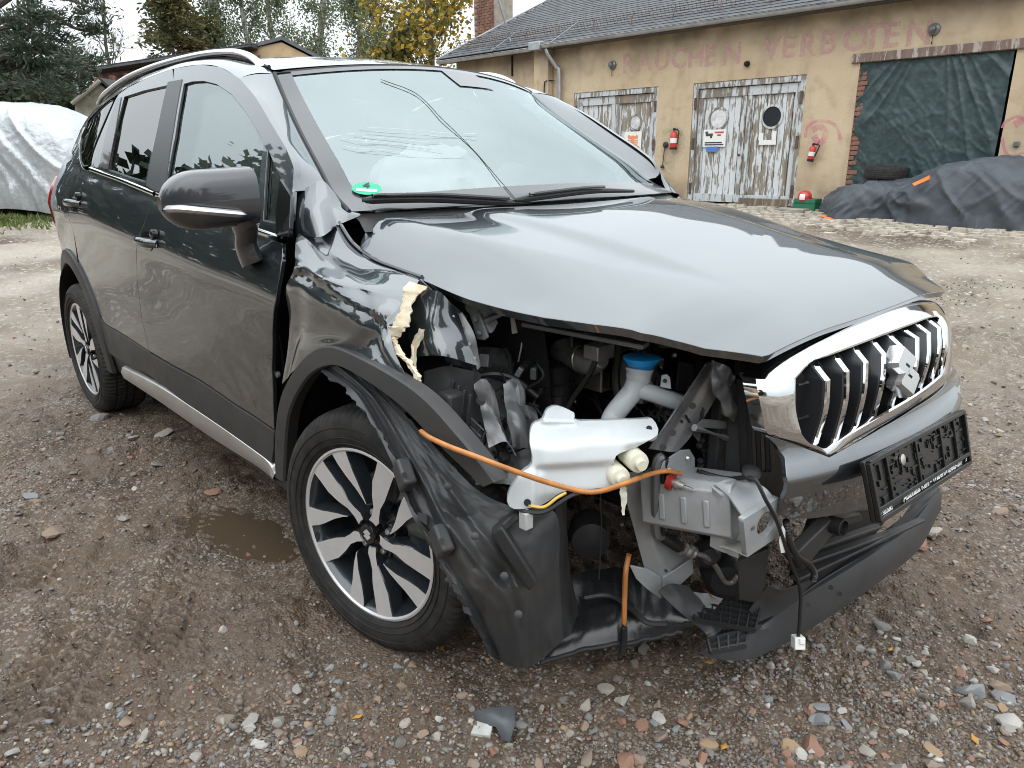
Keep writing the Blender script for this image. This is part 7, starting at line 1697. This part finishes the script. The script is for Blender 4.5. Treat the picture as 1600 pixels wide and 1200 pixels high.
# rusty cone-shaped conifer
def cone_tree(name, label, px, dep, h, rad_, seed, lm, n):
    r = np.random.default_rng(seed); b = gbase(px, dep); t = empty(name, label, 'tree'); MB().tube([b, b+ZU*h*.9], [.16,.03], 7).build('trunk', BARK, t); c, tn, ax_ = [], [], []
    m = MB()
    for k in range(150):
        u = r.uniform(.06,1)**.9; z = h*u; L_ = rad_*(1-u)**.75*r.uniform(.7,1.15)+.12; az = r.uniform(0, 2*math.pi); d = np.array([math.cos(az), math.sin(az), .05-.25*(1-u)]); m.tube([b+ZU*z, b+ZU*z+d*L_*.9], [.03,.008], 3, cap=False); tt_ = r.uniform(0,1)
        for _ in range(n//150):
            w_ = r.uniform(.15,1); c.append(b+ZU*z+d*L_*w_+r.normal(0,.14,3)+np.array([0,0,-.08*w_])); tn.append(.6*tt_+.4*r.uniform(0,1)); ax_.append(d)
    m.build('limbs', BARK, t); leaves('crown', c, .13, lm, t, r, np.array(tn), .35, axis=ax_)
cone_tree('conifer_tree', 'rust brown and green conifer behind the brick outbuilding', 292, 34, 9.2, 2.6, 41, RUST, 12000)
cone_tree('conifer_tree', 'dark narrow conifer tip rising behind the rusty conifer', 300, 42, 13.0, 2.2, 42, PINE, 8000)
make_tree('small_tree', 'olive yellow bushy tree between rusty conifer and birches', 'tree', gbase(335,36), 6.4, 1.7, 44, OLIVE, 5000, .10, .7, .3, n0=10, t0=.2, up=.8)
make_tree('bare_tree', 'bare branched tree with few leaves left of the conifer', 'tree', gbase(200,30), 6.6, 2.0, 46, OLIVE, 160, .07, .6, .1, n0=12, t0=.35, up=1.3)
make_tree('bare_sapling', 'thin bare sapling left of the bare branched tree', 'tree', gbase(152,30), 4.2, .8, 47, OLIVE, 20, .06, .6, .1, n0=8, t0=.5, up=1.4)
# big pine at the left edge: heavy boughs with needle clumps
r = np.random.default_rng(51); pine = empty('pine_tree', 'big dark pine with spreading boughs at the left edge', 'tree'); pb = gbase(-20, 17)
MB().tube(crv([pb, pb+ZU*3+RT*.05, pb+ZU*6-RT*.1, pb+ZU*10], 5), np.linspace(.28,.10,16), 10).build('trunk', BARK, pine)
bough = [((-20,60),(60,20),(120,45),(172,52)),((-20,20),(50,-20),(110,0),(165,20)),((-20,100),(50,75),(110,95),(152,100)),((-20,60),(30,50),(70,58),(110,68)),((-20,125),(40,100),(80,118),(135,126)),((-20,90),(20,72),(45,76),(60,84)),((-20,5),(40,-40),(90,-30),(140,-8)),((-20,140),(30,130),(70,140),(110,150)),((-20,40),(20,30),(60,36),(90,22)),((-20,-20),(60,-70),(130,-60),(180,-30)),((-20,110),(10,96),(30,104),(48,110))]
m = MB(); C_, T_, A_ = [], [], []
for bq in bough:
    d0 = 17+r.uniform(-1.2,1.2); pth = crv([PD(a, b, 17+(d0-17)*i/3) for i, (a, b) in enumerate(bq)], 6); m.tube(pth, np.linspace(.075,.018,len(pth)), 6)
    for k in range(27):
        u = r.uniform(.3,1); p = at(pth, u); e = r.normal(0,1,3)*[1,1,.35]; e /= np.linalg.norm(e); l = r.uniform(.25,.85)*(1.2-.5*u); q = p+e*l+ZU*.08; m.tube([p, q], [.014,.006], 3, cap=False); tt_ = r.uniform(0,1)
        for _ in range(40):
            C_.append(p+(q-p)*r.uniform(.45,1.05)+r.normal(0,.075,3)); T_.append(.5*tt_+.5*r.uniform(0,1)); A_.append(e+ZU*.4)
m.build('limbs', BARK, pine); leaves('crown', C_, .075, PINE, pine, r, np.array(T_), .22, axis=A_)
# dark undergrowth below the pine
def bush(name, label, px, py, dep, rx, rz, n, seed, lm, cat='shrub', group=None, sz=.09):
    r = np.random.default_rng(seed); c0 = PD(px, py, dep); g0 = float(terr(c0[0], c0[1])); t = empty(name, label, cat, (0,0,0), group); m = MB()
    top = max(.6, c0[2]+rz-g0); lob = [(np.array([c0[0]+r.normal(0,rx*.5), c0[1]+r.normal(0,rx*.5), g0+top*r.uniform(.15,.85)]), rx*r.uniform(.3,.55)) for _ in range(12)]; c, tn = [], []
    for k in range(n):
        q, rr = lob[k % 12]; d = r.normal(size=3); d /= np.linalg.norm(d); c.append(q+d*rr*r.uniform(.55,1.1)); tn.append(.3*((k % 12)/12)+.7*r.uniform(0,1))
    for q, rr in lob: m.tube([np.array([c0[0], c0[1], g0]), q], [.04,.01], 4, cap=False)
    m.build('stems', BARK, t); leaves('crown', c, sz, lm, t, r, np.array(tn), .6)
for k, (px, py, dp) in enumerate(((-5,150,22),(35,150,23),(75,148,22.5),(112,140,23.5),(55,120,26),(20,110,27))):
    bush('dark_shrub', ('dark shrub at the left edge above the silver cover', 'dark shrub second from the left above the silver cover', 'dark shrub above the middle of the silver cover', 'dark shrub beside the plaster shed flue', 'tall dark bush in the gap below the pine', 'tall dark bush close to the pine trunk')[k], px, py, dp, 1.5, .9, 4200, 60+k, DARK, group='dark shrubs under the pine')
# trees behind the photographer, seen mirrored in paint and glass
for k, (az, ds, h, sd, lab) in enumerate(((-75,17,7.5,71,'green tree behind the photographer'),(-102,22,8.5,72,'tall tree far behind the photographer'),(-50,20,7,73,'tree beyond the yard right of the photographer'),(-128,18,8,74,'tree left behind the photographer'),(-150,24,8.5,75,'tree at the far left behind the photographer'),(-20,22,7,76,'tree at the far right behind the photographer'),(-88,30,9,77,'distant tree straight behind the photographer'))):
    q = np.array([ds*math.cos(rad(az)), ds*math.sin(rad(az)), 0]); q[2] = float(terr(q[0], q[1]))-.1
    make_tree('yard_tree', lab, 'tree', q, h, 3.2, sd, OLIVE if k % 2 else PINE, 4500, .20, .7, .45, group='trees behind the photographer', n0=10, t0=.12, up=.6)

r = np.random.default_rng(91); c, tn = [], []
for k in range(46):
    az = rad(-178+168*(k+r.uniform(0,1))/46); ds = r.uniform(15.5,19); b0 = np.array([ds*math.cos(az), ds*math.sin(az), 0]); b0[2] = float(terr(b0[0], b0[1])); h = r.uniform(2.6,4.6); t0_ = r.uniform(0,.5)
    for _ in range(420):
        d = r.normal(size=3); d /= np.linalg.norm(d); c.append(b0+np.array([0,0,h*.5])+d*np.array([1.3,1.3,h*.5])*r.uniform(.6,1.05)); tn.append(t0_+.5*r.uniform(0,1))
hl_ = leaves('tree_line', c, .22, DARK, None, r, np.array(tn), .7); hl_['kind'] = 'stuff'; hl_['label'] = 'dark belt of bushes along the far side of the yard'
# ================================================================== stones, gravel, debris
def gz(x, y): return terr(x, y)+relief(np.asarray(x, float), np.asarray(y, float))
ico = bmesh.new(); bmesh.ops.create_icosphere(ico, subdivisions=1, radius=1); IV = np.array([v.co[:] for v in ico.verts]); IF = np.array([[v.index for v in f.verts] for f in ico.faces]); ico.free()
ico = bmesh.new(); bmesh.ops.create_icosphere(ico, subdivisions=2, radius=1); IV2 = np.array([v.co[:] for v in ico.verts]); IF2 = np.array([[v.index for v in f.verts] for f in ico.faces]); ico.free()
SCOL = [(.30,.285,.265),(.215,.21,.205),(.36,.325,.28),(.28,.205,.155),(.28,.155,.11),(.44,.42,.39),(.17,.15,.135),(.34,.235,.145),(.24,.25,.26),(.25,.20,.16)]
SMAT = [mat('stone %d' % i, c, .8, spec=.3, ns=40, cv=.22, bump=.35, bs=120, bdist=.002, dust=.45, dcol=(.15,.12,.095)) for i, c in enumerate(SCOL)]
def stone_mesh(k, r):
    v = IV2.copy(); pl = r.normal(size=(9, 3)); pl /= np.linalg.norm(pl, axis=1, keepdims=True)
    for p in pl:                                   # chip flat facets off a ball
        d = v@p; c = r.uniform(.38,.8); v -= np.outer(np.maximum(0, d-c), p)
    v *= np.array([1, r.uniform(.6,.9), r.uniform(.4,.7)]); return v
SM = []
for k in range(10):
    me = bpy.data.meshes.new('stone'); v = stone_mesh(k, np.random.default_rng(100+k)); me.from_pydata([tuple(q) for q in v], [], [tuple(map(int, q)) for q in IF2]); me.update(); me.shade_smooth(); me.set_sharp_from_angle(angle=rad(28)); SM.append(me)
SMM = {}
def smesh(k, c):
    if (k, c) not in SMM: q = SM[k].copy(); q.name = 'stone'; q.materials.append(SMAT[c]); SMM[(k, c)] = q
    return SMM[(k, c)]
def put_stone(pos, size, k, c, r, parent=ground, name='stone', sink=.22):
    o = bpy.data.objects.new(name, smesh(k, c)); COL.objects.link(o); o.parent = parent; zz = float(gz(pos[0], pos[1])); o.location = (pos[0], pos[1], zz+size*.28*(1-sink*2)); o.scale = (size,)*3; o.rotation_euler = (r.normal(0,.2), r.normal(0,.2), r.uniform(0,6.28)); return o
r = np.random.default_rng(77)
# stones one can point at
for px, py, sz, k, c, lab in ((972,1098,.032,0,2,'tan angular stone below the hanging orange hose end'),(967,1055,.024,1,6,'dark grey stone just under the hanging orange hose end'),(88,838,.050,2,3,'reddish brown stone at the left edge in the mud'),(332,774,.040,3,4,'red brick fragment lying left of the puddle'),
    (1272,1166,.034,4,4,'flat reddish stone at the bottom right foreground'),(1280,1098,.030,5,8,'grey oblong stone right of the white plug'),(1455,835,.052,6,2,'large tan stone beyond the bumper lip end'),(1525,1070,.044,7,8,'long blue grey stone in the gravel at the right'),(1580,1125,.045,8,5,'pale flat stone near the lower right corner'),
    (1380,975,.030,9,1,'grey brown round stone in front of the bumper lip'),(1098,1185+0,.028,0,4,'small red brown stone at the bottom centre'),(350,990,.018,1,5,'white chip of stone on the mud left of the front wheel'),(388,1150,.020,2,5,'white angular stone at the lower left'),(255,680,.050,3,2,'pale stone among rubble beside the sill'),(158,655,.055,4,1,'grey stone beside the rear wheel'),(1030,1120,.022,5,5,'pale grey stone right of the tan angular one')):
    o = put_stone(P(px, py, z=0), sz, k, c, r, None, 'loose_stone'); tag(o, lab, 'stone')
# some 300 further stones set in the ground
n = 0; spots = []
def dens(px, py):
    d = .05+.80*np.clip((py-1000)/200, 0, 1)*(.35+.65*np.clip(px/700, 0, 1))
    d = max(d, 1.0*math.exp(-((px-250)/170)**2-((py-690)/45)**2), .8*math.exp(-((px-1450)/200)**2-((py-1080)/110)**2), .55*math.exp(-((px-1300)/300)**2-((py-1120)/120)**2), .5*math.exp(-((px-60)/90)**2-((py-760)/60)**2), .4*math.exp(-((px-1520)/120)**2-((py-700)/160)**2))
    if 300 < px < 520 and 780 < py < 900: d *= .1
    if px < 480 and 860 < py < 1130: d *= .15
    return d
def under_car(q): return -3.2 < q[0] < .45 and abs(q[1]) < .83
while n < 280:
    px, py = r.uniform(-20, 1620), 380+820*r.uniform(0, 1)**.7
    if r.uniform() > dens(px, py): continue
    q = P(px, py, z=0)
    if under_car(q): continue
    dist = np.hypot(q[0]-1.5, q[1]+1.7); sz = float(np.clip(r.lognormal(-4.35,.33), .007, .034))*(.9+.22*dist)
    put_stone(q, min(sz, .07), int(r.integers(10)), int(r.integers(10)), r); n += 1
# finer gravel as one mass
NG = 52000; px = r.uniform(-60, 1660, NG*3); py = 395+815*r.uniform(0, 1, NG*3)**.62; dd = np.array([dens(a, b) for a, b in zip(px, py)]); cl = .5+.5*vnoise(px/70, py/45, 0, 4); keep = r.uniform(0, 1, NG*3) < (.16+.84*dd)*(.25+.75*cl)*.62; px, py = px[keep][:NG], py[keep][:NG]
Q = np.array([P(a, b, z=0) for a, b in zip(px, py)]); dist = np.hypot(Q[:, 0]-1.5, Q[:, 1]+1.7); ok = dist < 14; Q, dist = Q[ok], dist[ok]
ok = ~((Q[:, 0] > -3.2) & (Q[:, 0] < .2) & (np.abs(Q[:, 1]) < .72)); Q, dist = Q[ok], dist[ok]; n = len(Q)
sz = np.clip(r.lognormal(-5.75,.5,n), .0016, .011)*(.8+.25*dist); sc = sz[:, None]*np.stack([np.ones(n), r.uniform(.6,1,n), r.uniform(.4,.75,n)], 1)
ax_ = r.normal(size=(n, 4)); ax_ /= np.linalg.norm(ax_, axis=1, keepdims=True); w_, x_, y_, z_ = ax_.T
Rm = np.stack([1-2*(y_*y_+z_*z_), 2*(x_*y_-z_*w_), 2*(x_*z_+y_*w_), 2*(x_*y_+z_*w_), 1-2*(x_*x_+z_*z_), 2*(y_*z_-x_*w_), 2*(x_*z_-y_*w_), 2*(y_*z_+x_*w_), 1-2*(x_*x_+y_*y_)], -1).reshape(n, 3, 3)
var = np.stack([IV*(1+np.random.default_rng(k).uniform(-.45,.30,(12,1))) for k in range(12)]); vi = var[r.integers(0, 12, n)]
co = np.einsum('nij,nvj->nvi', Rm, vi*sc[:, None, :]); co[..., 2] *= .75; zz = gz(Q[:, 0], Q[:, 1]); co += np.stack([Q[:, 0], Q[:, 1], zz+sz*.16], -1)[:, None, :]
me = bpy.data.meshes.new('gravel'); me.vertices.add(n*12); me.vertices.foreach_set('co', co.ravel().astype(np.float32)); fi_ = (IF[None]+np.arange(n)[:, None, None]*12).reshape(-1); me.loops.add(len(fi_)); me.loops.foreach_set('vertex_index', fi_.astype(np.int32)); me.polygons.add(n*20); me.polygons.foreach_set('loop_start', (np.arange(n*20)*3).astype(np.int32)); me.update(calc_edges=True)
colr = np.array(SCOL)[r.integers(0, 10, n)]*r.uniform(.5,1.15,(n,1)); mud = np.array([.115,.092,.074]); k_ = r.uniform(0,.75,(n,1)); colr = colr*(1-k_)+mud*k_
ca = me.color_attributes.new('tint', 'FLOAT_COLOR', 'POINT'); ca.data.foreach_set('color', np.repeat(np.c_[colr, np.ones(n)], 12, 0).ravel().astype(np.float32))
gm_ = bpy.data.materials.new('gravel'); gm_.use_nodes = True; a_ = gm_.node_tree.nodes.new('ShaderNodeVertexColor'); a_.layer_name = 'tint'; b = gm_.node_tree.nodes['Principled BSDF']; gm_.node_tree.links.new(a_.outputs[0], b.inputs['Base Color']); b.inputs['Roughness'].default_value = .75
gv = link('gravel', me, None, gm_); gv['kind'] = 'stuff'; gv['label'] = 'loose mixed gravel scattered over the mud'
# broken plastic piece and pale shard in the foreground
c = P(775,1128,z=.0); m = MB(); z0 = .012
def DP(px, py, z): return P(px, py, z=z)
m.add([DP(741,1112,.03),DP(770,1106,.045),DP(803,1103,.05),DP(806,1130,.03),DP(797,1160,.008),DP(786,1158,.008),DP(775,1136,.022),DP(742,1132,.012)], [(0,1,6,7),(1,2,3,6),(3,4,5,6)])
po_ = m.build('broken_plastic_piece', mat('blue grey broken plastic', (.085,.092,.10), .42, ns=20, cv=.2), None); so_ = po_.modifiers.new('solid', 'SOLIDIFY'); so_.thickness = .005; tag(po_, 'broken dark grey plastic piece on the gravel in the foreground', 'debris')
m = MB(); m.prism([DP(735,1152,.004),DP(766,1156,.004),DP(770,1140,.012),DP(744,1132,.014)], (0,0,.012)); tag(m.build('pale_shard', mat('pale shard', (.42,.43,.40), .6, ns=30, cv=.2), None, bev=.002), 'pale grey green shard beside the broken plastic piece', 'debris')
# dead leaves
LEAF = mat('fallen leaf', (.42,.22,.04), .7, ns=20, cv=.3)
for k, (px, py) in enumerate(((1108,1035),(1131,1170),(1392,1012),(1525,1150),(690,1020),(560,1130))):
    q = P(px, py, z=0); a = r.uniform(0,6.28); u = np.array([math.cos(a), math.sin(a), .2])*.016; v = np.array([-math.sin(a), math.cos(a), .1])*.008; z0 = np.array([q[0], q[1], float(gz(q[0], q[1]))+.008])
    o = mesh_obj('fallen_leaf', [z0-u, z0+v, z0+u, z0-v, z0+np.array([0,0,.003])], [(0,1,4),(1,2,4),(2,3,4),(3,0,4)], LEAF); tag(o, ('yellow leaf below the bumper lip tip', 'yellow leaf at the bottom centre right', 'small yellow leaf before the round grey brown stone', 'yellow leaf in the gravel at the lower right', 'small leaf in front of the hanging liner', 'small leaf on the mud below the front wheel')[k], 'leaf')
# cobbles before the garage
v_, f_ = [], []; r = np.random.default_rng(8)
for i in range(60):
    for j in range(16):
        s = -4.2+i*.19+(j % 2)*.09; o_ = .35+j*.155; q = W3(s+r.normal(0,.012), 0, o_+r.normal(0,.010)); z = float(terr(q[0], q[1]))+.01+r.uniform(-.012,.016)
        if r.uniform() < .12 or (j > 11 and r.uniform() < .22*(j-11)): continue
        a, b = r.uniform(.075,.09), r.uniform(.058,.068); o = len(v_)
        v_ += [np.array([*(q+ER*a*x+WN*b*y)[:2], z-.05]) for x, y in ((-1,-1),(1,-1),(1,1),(-1,1))]+[np.array([*(q+ER*a*.82*x+WN*b*.78*y)[:2], z+.022+r.uniform(-.004,.004)]) for x, y in ((-1,-1),(1,-1),(1,1),(-1,1))]
        f_ += [(o+4,o+5,o+6,o+7)]+[(o+k, o+(k+1) % 4, o+4+(k+1) % 4, o+4+k) for k in range(4)]
co_ = mesh_obj('cobblestones', v_, f_, mat('pale cobbles', (.44,.395,.33), .85, ns=9, cv=.35, bump=.3, bs=40, dust=.7, dcol=(.24,.19,.145)), None, smooth=False); co_['kind'] = 'stuff'; co_['label'] = 'worn pale cobblestones before the garage doors'
# tufts of grass by the silver cover and in the yard
def tuft(px, py, n, sp, h, seed):
    r = np.random.default_rng(seed); q = TH(px, py); v, f = [], []
    BB = q+np.stack([r.normal(0,sp,n), r.normal(0,sp,n), np.zeros(n)], 1); BB[:, 2] = gz(BB[:, 0], BB[:, 1])
    for k in range(n):
        b = BB[k]; a = r.uniform(0,6.28); t = b+np.array([r.normal(0,h*.4), r.normal(0,h*.4), h*r.uniform(.5,1.2)]); s = np.array([math.cos(a), math.sin(a), 0])*.006*(1+np.linalg.norm(q-CAM_POS)/8); o = len(v); v += [b-s, b+s, t]; f.append((o, o+1, o+2))
    return v, f
v, f = [], []
for a in ((20,345,500,.45,.09,1),(45,342,300,.4,.07,2),(5,352,400,.4,.08,3),(1490,452,45,.22,.018,4),(1560,452,35,.22,.018,5),(1462,470,25,.15,.015,6)):
    x, y = tuft(*a); o = len(v); v += x; f += [tuple(i+o for i in q) for q in y]
gr_ = mesh_obj('grass', v, f, mat('yard grass', (.10,.13,.03), .7, ns=3, cv=.4), None, smooth=False); gr_['kind'] = 'stuff'; gr_['label'] = 'thin grass tufts by the silver covered car'
